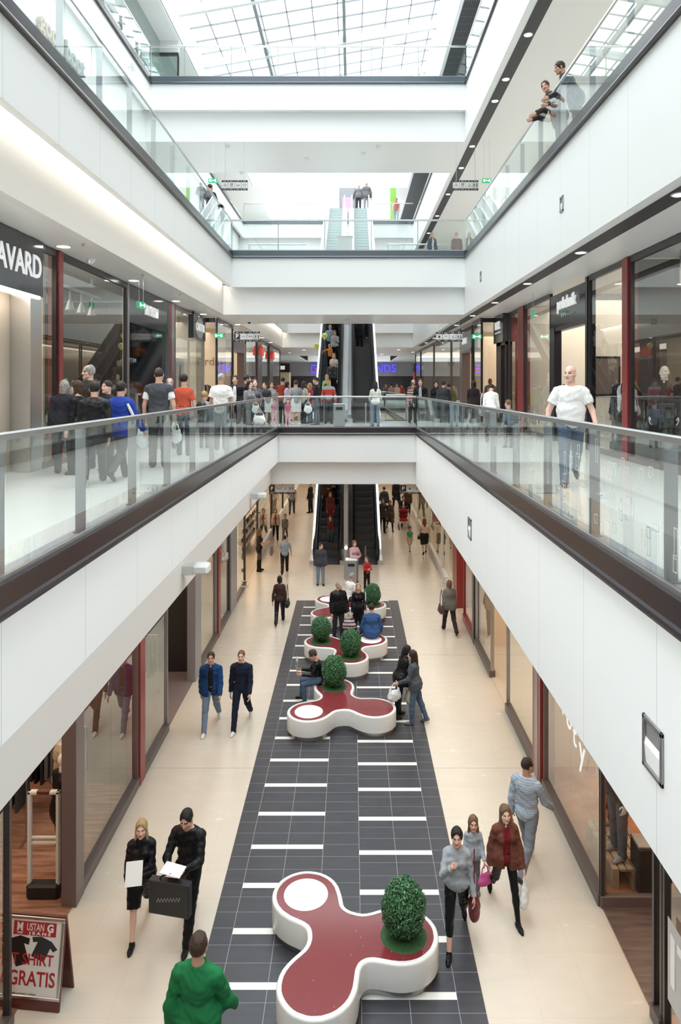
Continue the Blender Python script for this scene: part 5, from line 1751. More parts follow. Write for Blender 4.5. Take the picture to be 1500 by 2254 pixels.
def figure(label, loc, yaw, H=1.75, sex='m', fat=1.0, skin='fair', hair=('short', 'dark'), pose=None, top=None, inner=None, legs=None, shoes=(0.02, 0.018, 0.018), h=.016, group=None, name='person', cat='person', headless=False, bare=False):
    """top: (kind, colour[, sleeve]); legs: (kind, colour)"""
    pose = pose or {}
    J = joints(H, sex, pose)
    s, u, w, x, P, N_ = J['s'], J['u'], J['w'], J['x'], J['P'], J['N']
    Rt = np.stack([x, w, u], 1)
    fz = fat
    T = []          # torso primitives
    if sex == 'm':
        T += [('e', P + u * .345 * s + w * .0, (.160 * (.7 + .3 * fz) * s, .112 * fz * s, .175 * s)), ('e', P + u * .16 * s + w * .015 * (fz - 1) * 4 * s, (.143 * fz * s, .105 * fz * s, .165 * s)), ('e', P + u * .01 * s, (.158 * (.6 + .4 * fz) * s, .112 * fz * s, .115 * s))]
    elif sex == 'f':
        T += [('e', P + u * .345 * s, (.138 * fz * s, .098 * fz * s, .165 * s)), ('e', P + u * .17 * s, (.112 * fz * s, .088 * fz * s, .15 * s)), ('e', P + u * .01 * s, (.160 * fz * s, .118 * fz * s, .125 * s))]
        for S in (-1, 1): T.append(('e', P + u * .325 * s + w * .085 * s + x * S * .065 * s, (.058 * s, .05 * s, .06 * s)))
    else:
        T += [('e', P + u * .345 * s, (.145 * fz * s, .11 * s, .17 * s)), ('e', P + u * .17 * s, (.132 * fz * s, .108 * s, .16 * s)), ('e', P + u * .01 * s, (.145 * s, .112 * s, .12 * s))]
    T.append(('e', P - u * .03 * s - w * .045 * s, (.135 * s, .085 * s, .10 * s)))
    T.append(('c', J['l']['sh'] + J['xt'] * .02 * s, J['r']['sh'] - J['xt'] * .02 * s, .050 * s, .050 * s))
    for nm in 'lr': T.append(('c', N_ - u * .012 * s, J[nm]['sh'] * .8 + N_ * .2, .046 * s, .044 * s))
    T.append(('c', N_ - u * .06 * s, N_ + u * .02 * s, .070 * s, .050 * s))
    def put(B, off, prims):
        for q in prims:
            if q[0] == 'e': B.ell(q[1], np.array(q[2]) + off, Rt)
            else: B.cap(q[1], q[2], q[3] + off, q[4] + off)
    lw = {'m': 1.0, 'f': .95, 'c': 1.0}[sex] * (.75 + .25 * fz)
    aw = {'m': 1.0, 'f': .82, 'c': .9}[sex] * (.7 + .3 * fz)
    # --- body
    B = Blob(.03 * s)
    put(B, 0, T)
    if not headless: B.cap(N_ - u * .02 * s, J['HC'] - J['Hm'] @ V3(0, .03, .04) * s, .054 * s * (1 if sex == 'm' else .85), .050 * s)
    for nm in 'lr':
        q = J[nm]
        B.cap(q['hip'], q['kn'], .083 * s * lw, .054 * s * lw).cap(q['kn'], q['an'], .052 * s * lw, .036 * s * lw)
        B.ell(q['kn'] * .65 + q['an'] * .35 - w * .014 * s, (.046 * s * lw, .048 * s * lw, .11 * s), None)
        B.cap(q['an'] - q['fd'] * .02 * s - q['fn'] * .03 * s, q['an'] + q['fd'] * .13 * s - q['fn'] * .05 * s, .034 * s, .026 * s)
        B.cap(q['sh'], q['el'], .050 * s * aw, .038 * s * aw, .02 * s).cap(q['el'], q['wr'], .037 * s * aw, .026 * s * aw, .02 * s)
        B.ell(q['wr'] + q['d2'] * .052 * s, (.052 * s, .040 * s * (.85 + .15 * aw), .018 * s), np.stack([q['d2'], q['ax'], np.cross(q['d2'], q['ax'])], 1), .012)
    parts = [B.mesh(h)]
    mi = [0] * len(parts[0][1])
    # fingers
    for S, nm in ((-1, 'l'), (1, 'r')):
        q = J[nm]
        d, ax = q['d2'], q['ax']
        pn = np.cross(d, ax); pn = pn * (1 if pn @ (x * -S) > 0 else -1)        # towards the body
        curl = R(pose.get(nm + 'curl', pose.get('curl', 22)))
        fb = MB()
        for i, (o, ln) in enumerate(((.030, .068), (.010, .077), (-.010, .071), (-.029, .056))):
            p0 = q['wr'] + (d * .088 + ax * o) * s
            pts = [p0 - d * .02 * s, p0]
            a = curl * .6
            dd = d
            for seg in (.42, .33, .25):
                dd = d * math.cos(a) + pn * math.sin(a)
                pts.append(pts[-1] + dd * ln * seg * s * 1.12)
                a += curl * .9
            fb.tube(pts, [.0088 * s, .0088 * s, .0082 * s, .0075 * s, .006 * s], 6 if h < .018 else 5)
        p0 = q['wr'] + (d * .028 + ax * .030) * s
        td = unit(d * .72 + ax * .62 + pn * .35)
        fb.tube([p0 - td * .015 * s, p0 + td * .02 * s, p0 + td * .045 * s + pn * .006 * s, p0 + (td * .045 + unit(d + pn * .5) * .028) * s], [.011 * s, .011 * s, .0095 * s, .0075 * s], 6 if h < .018 else 5)
        parts.append((np.array(fb.v), fb.f)); mi += [0] * len(fb.f)
    Hm, hs, HC_ = J['Hm'], J['hs'], J['HC']
    def hp(*a): return HC_ + Hm @ (V3(*a) * hs)
    if not headless:
        D = Blob(.018)
        D.ell(hp(0, -.012, .022), np.array((.074, .094, .094)) * hs, Hm).ell(hp(0, .022, -.035), np.array((.060, .072, .082)) * hs, Hm)
        D.cap(hp(-.035, .035, -.075), hp(0, .072, -.098), .028 * hs, .022 * hs).cap(hp(.035, .035, -.075), hp(0, .072, -.098), .028 * hs, .022 * hs)
        D.cap(hp(0, .088, .015), hp(0, .108, -.030), .010 * hs, .014 * hs, .010).cap(hp(-.013, .096, -.034), hp(.013, .096, -.034), .009 * hs, .009 * hs, .01)
        D.cap(hp(-.035, .078, .026), hp(.035, .078, .026), .012 * hs, .012 * hs, .012)
        D.cap(hp(-.017, .087, -.064), hp(.017, .087, -.064), .009 * hs, .009 * hs, .008)
        for S in (-1, 1):
            D.ell(hp(S * .076, -.008, -.012), np.array((.010, .022, .033)) * hs, Hm, .008)
            D.ell(hp(S * .045, .055, -.03), np.array((.022, .024, .022)) * hs, Hm)
            D.sub(hp(S * .031, .098, .006), np.array((.017, .016, .012)) * hs, Hm, .010)
        D.cap(hp(0, -.03, -.05), hp(0, -.03, -.14), .055 * hs, .055 * hs)
        hv, hf = D.mesh(min(h * .6, .011) * (1 if h < .02 else 1.2))
        hv, hf = np.asarray(hv), np.asarray(hf)
        cen = hv[hf].mean(1)
        loc_ = ((cen - HC_) @ Hm) / hs
        mm = np.zeros(len(hf), int)
        if skin != 'doll':
            mm[(np.abs(loc_[:, 0]) < .024) & (np.abs(loc_[:, 2] + .064) < .0085) & (loc_[:, 1] > .07)] = 1
            for S in (-1, 1):
                mm[(np.abs(loc_[:, 0] - S * .031) < .015) & (np.abs(loc_[:, 2] - .006) < .0060) & (loc_[:, 1] > .05)] = 2
                if hair: mm[(np.abs(loc_[:, 0] - S * .033) < .021) & (np.abs(loc_[:, 2] - .031) < .0045) & (loc_[:, 1] > .05)] = 3
        parts.append((hv, hf)); mi += mm.tolist()
    hm = 'hair_' + (hair[1] if hair else 'dark')
    me = np_mesh('body', parts, ['skin_' + skin, 'lip', 'eye_dark', hm], mi)
    root = bpy.data.objects.new(name, me); COL.objects.link(root)
    root.location = loc; root.rotation_euler = (0, 0, R(yaw))
    tag(root, label, cat, group)
    def child(nm, vf, m, lb=None):
        if len(vf[0]) == 0: return None
        o = bpy.data.objects.new(nm, np_mesh(nm, [vf], [m]))
        COL.objects.link(o); o.parent = root
        if lb: o['label'] = lb
        return o
    # --- hair
    if hair and not headless and hair[0] != 'bald':
        A = Blob(.02); st = hair[0]
        gr = {'short': .010, 'crop': .005, 'cap': .014}.get(st, .015)
        A.ell(hp(0, -.014, .026), (np.array((.074, .094, .094)) + gr) * hs, Hm)
        face = (.064, .088, .124) if st != 'receding' else (.066, .09, .12)
        if st in ('long', 'bob', 'pony', 'bun'):
            A.ell(hp(0, -.045, -.02), np.array((.078, .062, .085)) * hs, Hm)
        if st == 'long':
            A.cap(hp(0, -.065, -.04), hp(0, -.085, -.25), .068 * hs, .052 * hs).cap(hp(-.062, -.01, -.03), hp(-.085, .0, -.20), .03 * hs, .026 * hs).cap(hp(.062, -.01, -.03), hp(.085, .0, -.20), .03 * hs, .026 * hs)
        if st == 'bob':
            A.cap(hp(-.055, -.01, -.03), hp(-.062, .0, -.10), .032 * hs, .030 * hs).cap(hp(.055, -.01, -.03), hp(.062, .0, -.10), .032 * hs, .030 * hs).cap(hp(0, -.06, -.04), hp(0, -.055, -.11), .06 * hs, .05 * hs)
        if st == 'pony': A.cap(hp(0, -.10, .03), hp(0, -.15, -.02), .03 * hs, .035 * hs).cap(hp(0, -.15, -.02), hp(0, -.14, -.16), .035 * hs, .018 * hs)
        if st == 'bun': A.ell(hp(0, -.11, .05), np.array((.045, .04, .045)) * hs, Hm)
        A.sub(hp(0, .085, -.045), np.array(face) * hs * np.array((1, 1, 1)), Hm, .012)
        if st in ('short', 'crop', 'receding', 'cap'):
            A.cut(hp(0, 0, -.055 if st != 'cap' else .0), Hm @ V3(0, 0.25, -1) / 1.03)
        if st == 'receding': A.sub(hp(0, .05, .12), np.array((.06, .075, .06)) * hs, Hm, .015)
        if st == 'cap': A.cap(hp(-.03, .09, .04), hp(.03, .09, .04), .02 * hs, .02 * hs).cap(hp(-.025, .12, .035), hp(.025, .12, .035), .015 * hs, .015 * hs)
        child('hair' if st != 'cap' else 'peaked_cap', A.mesh(h * .75 if h < .02 else h * .8, .003), hm)
    # --- shoes
    if shoes is not None:
        for nm in 'lr':
            C = Blob(.012)
            q = J[nm]
            hl = q['an'] - q['fd'] * .032 * s - q['fn'] * .040 * s
            C.cap(hl, q['an'] + q['fd'] * .105 * s - q['fn'] * .046 * s, .040 * s, .040 * s, .01).cap(q['an'] + q['fd'] * .09 * s - q['fn'] * .05 * s, q['an'] + q['fd'] * .152 * s - q['fn'] * .058 * s, .036 * s, .024 * s)
            C.cap(q['an'] - q['fn'] * .04 * s, q['an'] - q['fn'] * .0 * s, .042 * s, .040 * s)
            child('shoe', C.mesh(h * .8), cloth(shoes, .4))
    # --- legwear
    if legs:
        kind, col = legs[0], legs[1]
        m = col if not isinstance(col, tuple) else cloth(col)
        E = Blob(.03 * s)
        o = {'jeans': .016, 'trousers': .019, 'leggings': .007, 'shorts': .026, 'skirt': .03, 'cropped': .014}[kind] * s
        E.ell(P + u * .01 * s, np.array((.158, .114, .12)) * s * ((.6 + .4 * fz) if sex == 'm' else fz) + .006 * s, Rt)
        E.ell(P - u * .03 * s - w * .045 * s, np.array((.135, .085, .10)) * s + .006 * s, Rt)
        E.ell(P + u * .08 * s, np.array((.135 if sex != 'f' else .12, .10, .07)) * s * fz + .004 * s, Rt)
        for nm in 'lr':
            q = J[nm]
            if kind in ('jeans', 'trousers', 'leggings', 'cropped'):
                E.cap(q['hip'], q['kn'], .085 * s * lw + o, .055 * s * lw + o)
                end = q['an'] if kind != 'cropped' else q['kn'] * .45 + q['an'] * .55
                fl = {'jeans': .020, 'trousers': .026, 'leggings': .003, 'cropped': .012}[kind] * s
                E.cap(q['kn'], end - q['fn'] * (.045 * s if kind in ('jeans', 'trousers') else 0), .052 * s * lw + o, .036 * s * lw + fl, .02, True)
                E.ell(q['kn'] * .65 + q['an'] * .35 - w * .012 * s, (.044 * s + o * .6, .048 * s + o * .5, .11 * s), None)
            elif kind == 'shorts':
                E.cap(q['hip'], q['kn'], .088 * s * lw + o, .062 * s * lw + o * 1.5, .03, True)
            else:
                E.cap(q['hip'], q['kn'] * 1.0, .10 * s * lw + o, .075 * s * lw + o, .13 * s, True)
        E.cut(P + u * .115 * s, u)
        child({'skirt': 'skirt', 'shorts': 'shorts'}.get(kind, 'trousers'), E.mesh(h, .0035 if kind != 'leggings' else .001), m)
    # --- upper clothing
    def upper(kind, col, nm_, sleeve, off, hem, opened=False, neck=.006):
        m = col if not isinstance(col, tuple) else cloth(col)
        G_ = Blob(.032 * s)
        put(G_, off * s, T)
        for nm in 'lr':
            q = J[nm]
            if sleeve == 'none': G_.cap(q['sh'], q['sh'] * .8 + q['el'] * .2, .05 * s * aw + off * s, .05 * s * aw + off * s, .02, True); continue
            if sleeve == 'short':
                e = q['sh'] * .38 + q['el'] * .62
                G_.cap(q['sh'], e, .052 * s * aw + off * s, .050 * s * aw + off * 1.5 * s, .02, True)
            else:
                G_.cap(q['sh'], q['el'], .050 * s * aw + off * s, .040 * s * aw + off * s, .02)
                G_.cap(q['el'], q['wr'] + q['d2'] * (.012 * s if sleeve == 'long' else -.12 * s), .039 * s * aw + off * s, .028 * s * aw + off * .95 * s, .02, True)
        if hem > .12:
            for nm in 'lr':
                q = J[nm]
                t = min(1, (hem - .0) / .45)
                G_.cap(q['hip'] + u * .06 * s, q['hip'] * (1 - t) + q['kn'] * t - V3(0, 0, .05), .095 * s * lw + off * s, (.08 + .03 * t) * s * lw + off * s, .12 * s)
        G_.cut(P - u * hem * s, -u)
        G_.cut(N_ + u * neck * s, u)
        if opened:
            G_.sub(P + u * .20 * s + w * .16 * s, np.array((.055, .16, .42)) * s, Rt, .01)
        if neck < .02: G_.sub(N_ + u * .035 * s + w * .06 * s, np.array((.055, .07, .055)) * s, Rt, .008)
        return child(nm_, G_.mesh(h, .0045 if off > .012 else .003), m)
    if inner: upper('tee', inner, 'shirt', 'short', .010, .10)
    if top:
        kind, col = top[0], top[1]
        sl = top[2] if len(top) > 2 else {'tee': 'short', 'shirt': 'long', 'jacket': 'long', 'open': 'long', 'coat': 'long', 'dress': 'long', 'vest': 'none', 'knit': 'long'}[kind]
        off, hem, nk = {'tee': (.015, .11, .006), 'shirt': (.018, .12, .022), 'jacket': (.022, .15, .034), 'open': (.022, .14, .030), 'coat': (.024, .42, .034), 'dress': (.014, .40, .004), 'vest': (.024, .12, .02), 'knit': (.017, .10, .008)}[kind]
        upper(kind, col, {'tee': 'shirt', 'shirt': 'shirt', 'jacket': 'jacket', 'open': 'jacket', 'coat': 'coat', 'dress': 'dress', 'vest': 'vest', 'knit': 'sweater'}[kind], sl, off, hem, kind == 'open', nk)
    Mw = np.array(Matrix.Rotation(R(yaw), 3, 'Z'))
    J['W'] = lambda p: Vector((Mw @ np.asarray(p)).tolist()) + Vector(loc)
    J['yaw'] = R(yaw)
    return root, J
WALK_L = dict(lleg=(24, 4, 0), rleg=(-20, 28, 42), larm=(-14, 8, 12), rarm=(20, 7, 18))
WALK_R = dict(rleg=(24, 4, 0), lleg=(-20, 28, 42), rarm=(-14, 8, 12), larm=(20, 7, 18))
STAND = dict(lleg=(3, 3), rleg=(-2, 2), larm=(3, 9, 14), rarm=(5, 9, 16))
def mixp(base, **k):
    d = dict(base); d.update(k); return d
# ------------------------------------------------------------------ the people in the photograph
BK = (0.008, 0.008, 0.010); NV = (0.012, 0.016, 0.035); JN = (0.075, 0.115, 0.18); JL = (0.17, 0.23, 0.31); GR = (0.14, 0.14, 0.15); CH = (0.035, 0.036, 0.042)
WH = (0.78, 0.78, 0.77); BR = (0.055, 0.028, 0.024); RD = (0.38, 0.03, 0.03); OR = (0.50, 0.09, 0.05)
PEOPLE = {}
def ped(key, label, px, fpy, hpy, yaw, z=0.0, d=None, H=None, x=None, dz=0.0, **k):
    """a figure whose ground point is seen at (px, fpy) and whose crown is at hpy"""
    if d is None: d = F * (HC - z) / (fpy - 850.0)
    if H is None: H = ((HC - z) - (hpy - 850.0) * d / F) * 1.025
    if x is None: x = (px - 775.0) * d / F
    h = k.pop('h', .0125 if d < 11 else (.0145 if d < 18 else (.018 if d < 30 else .021)))
    r, J = figure(label, (x, d, z + dz), yaw, H, h=h, **k)
    PEOPLE[key] = (r, J)
    return r, J
def bag(label, p, w, dp, hh, m, rz=0.0, drop=.18, cat='bag', name='shopping_bag', soft=True, writing=None):
    """bag hanging from point p (a hand or a shoulder)"""
    r = thing(name, label, cat, p, rz)
    b = Blob(.03) if soft else None
    z1, z0 = -drop, -drop - hh
    if soft:
        b.ell(V3(0, 0, z0 + hh * .42), (w * .5, dp * .5, hh * .44)).cap(V3(-w * .36, 0, z0 + hh * .3), V3(-w * .32, 0, z1 - .03), dp * .36, dp * .18).cap(V3(w * .36, 0, z0 + hh * .3), V3(w * .32, 0, z1 - .03), dp * .36, dp * .18)
        v, f = b.mesh(.014, .004)
        o = bpy.data.objects.new('body', np_mesh('body', [(v, f)], [m])); COL.objects.link(o); o.parent = r
    else:
        q = MB(); q.box(-w / 2, w / 2, -dp / 2, dp / 2, z0, z1, .006); q.build('body', m, r)
    q = MB()
    q.tube([(-w * .28, 0, z1 - .02), (-w * .22, 0, -drop * .45), (0, 0, .015), (w * .22, 0, -drop * .45), (w * .28, 0, z1 - .02)], .009, 6)
    q.build('handle', m, r, smooth=True)
    if writing:
        q = MB(); q.tube([(-.15 + .02 * i, -dp / 2 - .001, (z0 + z1) / 2 + .0035 * i - .04 + (.032 if i % 2 else -.012)) for i in range(16)], .004, 5); q.build('script_mark', 'letter_dim', r)
    return r
def hand(key, side='r'): return PEOPLE[key][1]['W'](PEOPLE[key][1][side]['hand'])
def shoulder(key, side='r', out=.03):
    J = PEOPLE[key][1]; q = J[side]['sh']
    return J['W'](q + J['u'] * .05 + J['x'] * (out if side == 'r' else -out))
mat('bag_black', (0.012, 0.012, 0.014), .35); mat('bag_brown', (0.06, 0.03, 0.025), .45); mat('bag_white', (0.72, 0.74, 0.75), .45); mat('bag_lilac', (0.30, 0.20, 0.26), .6); mat('bag_red', (0.12, 0.02, 0.025), .4); mat('bag_sand', (0.45, 0.42, 0.30), .6)
stripes('bag_striped', (0.62, 0.42, 0.40), (0.06, 0.06, 0.09), .09, 'z', .4)
stripes('shirt_striped', (0.40, 0.46, 0.54), (0.29, 0.34, 0.41), .03, 'z', .5)
stripes('shirt_pin', (0.03, 0.03, 0.045), (0.5, 0.5, 0.52), .04, 'x', .8)
stripes('tee_print', (0.80, 0.80, 0.79), (0.60, 0.61, 0.63), .06, 'z', .85)
mat('paper_sheet', (0.82, 0.80, 0.78), .6)
def sheet(label, p, rz, w=.22, hgt=.30, tilt=55, name='paper_sheet', cat='paper', m='paper_sheet'):
    b = MB(); b.box(-w / 2, w / 2, -.004, .004, -hgt / 2, hgt / 2)
    return tag(b.build(name, m, loc=p, rot=(R(-tilt), 0, rz)), label, cat)

# ---- ground floor, near
ped('suit', 'blonde woman in a black skirt suit carrying papers, walking past the jeans window', 312, 2049, 1800, 188, sex='f', fat=.95, hair=('long', 'blond'), skin='pale',
    pose=mixp(WALK_R, rarm=(-8, 10, 8), larm=(28, 4, 78, 38), lspread=0, rspread=0), top=('jacket', BK), inner=(0.5, 0.45, 0.4), legs=('skirt', BK), shoes=BK)
sheet('white papers held by the blonde woman in the skirt suit', hand('suit', 'l') + Vector((0, -.03, .04)), R(10), .2, .26, 30)
ped('box', 'dark-haired person in black holding a large black shopping bag', 415, 2049, 1768, 170, sex='m', fat=.92, hair=('short', 'black'), skin='fair',
    pose=mixp(WALK_L, larm=(34, 10, 62, 30), rarm=(34, 10, 66, 32), hpitch=22), top=('knit', BK), legs=('trousers', BK), shoes=BK)
p_ = (hand('box', 'l') + hand('box', 'r')) / 2
bag('large flat black shopping bag with slanting script, held in front by the person in black', p_ + Vector((-.02, -.10, .03)), .52, .10, .40, 'bag_black', R(-12), .06, soft=False, writing=True)
sheet('folded white leaflet read by the person with the big black bag', p_ + Vector((0, -.05, .06)), R(-20), .28, .16, 75)
ped('green', 'person in a green jacket walking away at the bottom edge', 436, 2452, 2050, -8, d=6.62, sex='m', hair=('short', 'brown'), skin='fair', pose=mixp(WALK_L, larm=(-10, 14, 20), rarm=(18, 14, 24)), top=('jacket', (0.015, 0.16, 0.055)), legs=('jeans', CH), shoes=CH)
ped('bluej', 'man in an open blue jacket and jeans, left of the man in dark sweater', 465, 1603, 1432, 184, hair=('short', 'brown'), skin='fair', pose=mixp(WALK_R), top=('open', (0.012, 0.05, 0.16)), inner=BK, legs=('jeans', JL), shoes=(.7, .7, .7))
ped('darks', 'man in a dark sweater and dark trousers beside the man in blue jacket', 532, 1600, 1428, 178, hair=('crop', 'ltbrown'), skin='pale', pose=mixp(WALK_R, rarm=(-6, 9, 14)), top=('shirt', NV), legs=('jeans', NV), shoes=(.7, .7, .7))
ped('brownw', 'woman in a brown top with a black shoulder bag, walking away', 616, 1372, 1266, 4, sex='f', fat=1.12, hair=('bob', 'black'), pose=mixp(WALK_R, larm=(-8, 14, 8)), top=('knit', BR), legs=('trousers', BK), shoes=BK)
bag('black shoulder bag of the woman in the brown top', shoulder('brownw', 'r', .10), .32, .14, .26, 'bag_black', R(80), .42, name='shoulder_bag')
ped('stripe', 'man in a blue striped shirt and grey jeans looking into the long shop window', 1160, 1912, 1664, -38, fat=1.08, hair=('crop', 'dark'), skin='tan', pose=mixp(WALK_L, larm=(-6, 10, 10), rarm=(24, 12, 26), hyaw=-30), top=('shirt', MAT['shirt_striped'], 'long'), legs=('jeans', (0.18, 0.20, 0.23)), shoes=CH)
ped('brownj', 'woman in a brown jacket over a dark red top, walking toward the viewer', 1112, 2008, 1768, 184, sex='f', hair=('long', 'ltbrown'), skin='pale', pose=mixp(WALK_L, larm=(10, 14, 14), rarm=(-8, 14, 14)), top=('open', (0.13, 0.045, 0.03)), inner=(0.16, 0.012, 0.02), legs=('leggings', BK), shoes=BK)
bag('white carrier bag hanging from the hand of the woman in the brown jacket', hand('brownj', 'l'), .26, .12, .34, 'bag_white', R(70), .10)
ped('blouse', 'woman in a grey blouse and cropped black trousers, hand raised to her face', 1006, 2072, 1818, 172, sex='f', fat=1.12, hair=('bun', 'black'), skin='fair', pose=mixp(WALK_R, rarm=(48, 10, 98, 28), larm=(6, 14, 18)), top=('shirt', (0.30, 0.32, 0.35)), legs=('cropped', BK), shoes=BK)
bag('dark red shoulder bag of the woman in the grey blouse', shoulder('blouse', 'l', .09), .34, .15, .34, 'bag_red', R(80), .50, name='shoulder_bag')
ped('pinkc', 'small child with a pink bag behind the woman in the grey blouse', 1042, 1962, 1806, 178, sex='c', hair=('long', 'ltbrown'), pose=mixp(STAND, larm=(14, 12, 30)), top=('jacket', (0.33, 0.36, 0.40)), legs=('jeans', GR), shoes=GR)
bag('pink bag carried by the small child', hand('pinkc', 'l'), .2, .1, .2, cloth((0.55, 0.10, 0.28)), R(30), .08)
# ---- around the benches
ped('boy', 'boy in black top and jeans sitting on the second bench reading a magazine', 700, 1540, 1432, 97, d=15.25, x=-.74, H=1.42, sex='c', hair=('short', 'brown'), pose=dict(lleg=(78, 84), rleg=(84, 80), pelvis=.525, larm=(38, 6, 62, 10), rarm=(40, 6, 66, 14), lean=6, hpitch=28), top=('tee', BK, 'long'), legs=('jeans', JN), shoes=BK)
p_ = (hand('boy', 'l') + hand('boy', 'r')) / 2
r = thing('magazine', 'open magazine held by the boy on the bench', 'magazine', p_ + Vector((-.03, 0, .05)), R(97))
b = MB(); b.quad((-.18, .03, 0), (0, 0, 0), (0, -.02, .24), (-.18, .01, .24)); b.quad((0, 0, 0), (.18, .03, 0), (.18, .01, .24), (0, -.02, .24))
b.quad((-.18, .034, 0), (-.18, .014, .24), (0, -.016, .24), (0, .004, 0)); b.quad((0, .004, 0), (0, -.016, .24), (.18, .014, .24), (.18, .034, 0)); b.build('pages', 'paper_sheet', r)
b = MB(); b.quad((-.15, .037, .10), (-.15, .027, .20), (-.03, .008, .20), (-.03, .012, .10)); b.quad((.04, .014, .05), (.04, .012, .14), (.14, .024, .14), (.14, .033, .05)); b.build('printed_picture', cloth((0.10, 0.28, 0.42)), r)
ped('kissa', 'woman in black leaning to kiss her friend beside the second bench', 880, 1578, 1436, -72, H=1.52, sex='f', hair=('long', 'black'), fat=1.08, pose=dict(lleg=(4, 4), rleg=(-8, 4), larm=(20, 10, 30, 10), rarm=(12, 8, 18), lean=16, hpitch=4), top=('jacket', BK), legs=('jeans', BK), shoes=BK)
bag('pale green bag on the arm of the woman in black by the second bench', hand('kissa', 'r'), .30, .16, .26, 'bag_sand', R(-70), .05)
ped('kissb', 'woman in a denim jacket and jeans facing the woman in black', 915, 1592, 1440, 76, H=1.52, sex='f', hair=('long', 'dark'), skin='pale', pose=dict(lleg=(8, 6), rleg=(-12, 10, 16), larm=(26, 8, 44, 10), rarm=(20, 8, 40, 10), lean=5), top=('open', (0.07, 0.085, 0.10)), inner=WH, legs=('jeans', JN), shoes=GR)
bag('white carrier bags between the two greeting women', hand('kissb', 'l') + Vector((-.03, 0, 0)), .28, .14, .28, 'bag_white', R(20), .08)
sheet('orange leaflet in the hand of the woman in the denim jacket', hand('kissb', 'r') + Vector((-.02, -.02, .03)), R(-10), .2, .14, 60, m=cloth((0.55, 0.14, 0.06)))
ped('blackj', 'grey-haired man in a black jacket standing between the far benches', 745, 1408, 1277, 198, H=1.62, d=19.0, fat=1.2, hair=('crop', 'grey'), skin='fair', pose=mixp(STAND, hyaw=45, larm=(6, 12, 20)), top=('jacket', BK), legs=('jeans', CH), shoes=BK)
bag('striped carrier bag held by the man in the black jacket', hand('blackj', 'l') + Vector((.02, -.12, 0)), .36, .15, .34, 'bag_striped', R(0), .06)
ped('blonde', 'blonde woman in a long black dress facing the viewer, beside the man in black jacket', 789, 1405, 1289, 186, d=19.25, H=1.50, sex='f', hair=('long', 'blond'), skin='pale', pose=mixp(STAND, larm=(10, 14, 40, 10)), top=('dress', BK), legs=('trousers', BK), shoes=BK)
bag('cream shoulder bag of the blonde woman', shoulder('blonde', 'l', .08), .26, .10, .24, 'bag_white', R(80), .35, name='shoulder_bag')
ped('denim', 'person in a blue denim jacket sitting, back turned, on a bench with a white disc', 822, 1390, 1324, 2, d=17.98, x=.52, H=1.62, fat=1.25, hair=('short', 'dark'), pose=dict(lleg=(82, 80), rleg=(78, 78), pelvis=.565, larm=(18, 18, 30, 8), rarm=(18, 18, 30, 8), lean=10), top=('jacket', (0.035, 0.085, 0.22)), legs=('jeans', JN), shoes=BK)
ped('whites', 'grey-haired man in a white shirt sitting on the farthest bench', 766, 1330, 1262, -52, d=21.0, x=-.10, H=1.62, hair=('short', 'grey'), pose=dict(lleg=(80, 80), rleg=(76, 76), pelvis=.56, larm=(22, 10, 60, 20), rarm=(18, 10, 60, 20), lean=12), top=('tee', WH), legs=('trousers', CH), shoes=BK)
ped('hoodie', 'man in a dark zipped top and blue jeans before the left escalator', 706, 1288, 1197, 186, hair=('short', 'dark'), pose=mixp(STAND, hyaw=35, rarm=(-4, 10, 14)), top=('jacket', (0.05, 0.055, 0.07)), legs=('jeans', JL), shoes=BK)
ped('pink', 'woman in a pale pink top and jeans, hand to her mouth, by the grey pole', 780, 1283, 1193, 205, H=1.52, sex='f', fat=1.15, hair=('bob', 'ltbrown'), skin='pale', pose=mixp(STAND, larm=(42, 6, 112, 30), rarm=(20, 6, 80, 40)), top=('knit', (0.55, 0.36, 0.38)), legs=('jeans', JL), shoes=BK)
ped('redkid', 'child in a red jumper and black trousers near the escalator foot', 808, 1298, 1228, 196, sex='c', hair=('short', 'brown'), pose=mixp(STAND, larm=(26, 6, 80, 30), rarm=(24, 6, 80, 30), hyaw=-40), top=('knit', RD), legs=('trousers', BK), shoes=BK)
ped('greyj', 'woman in a grey jacket with a dark bag walking away along the right shops', 990, 1392, 1275, 6, sex='f', fat=1.15, hair=('bob', 'ltbrown'), pose=mixp(WALK_L), top=('jacket', (0.17, 0.165, 0.15)), legs=('trousers', (0.03, 0.025, 0.027)), shoes=BK)
bag('dark shoulder bag of the woman in the grey jacket', shoulder('greyj', 'l', .10), .32, .15, .28, 'bag_brown', R(-70), .40, name='shoulder_bag')
# ---- ground floor, far
ped('bluesh', 'man in a light blue shirt and black trousers walking away', 627, 1262, 1177, 6, fat=1.15, hair=('short', 'dark'), pose=mixp(WALK_R, larm=(-12, 20, 14), rarm=(14, 18, 16)), top=('tee', (0.27, 0.33, 0.40)), legs=('trousers', BK), shoes=BK)
ped('twobag', 'woman in black with a brown bag, standing at the perfumery window', 571, 1257, 1165, -84, sex='f', hair=('long', 'ltbrown'), pose=mixp(STAND, larm=(20, 6, 80, 20), rarm=(24, 6, 84, 10)), top=('tee', BK), legs=('jeans', BK), shoes=BK)
bag('brown flap bag hanging at the hip of the woman in black at the perfumery window', shoulder('twobag', 'r', .08), .34, .14, .28, 'bag_brown', R(-84), .55, name='shoulder_bag')
bag('lilac shopping bag of the woman in black at the perfumery window', hand('twobag', 'r') + Vector((.05, 0, 0)), .2, .1, .42, 'bag_lilac', R(60), .10)
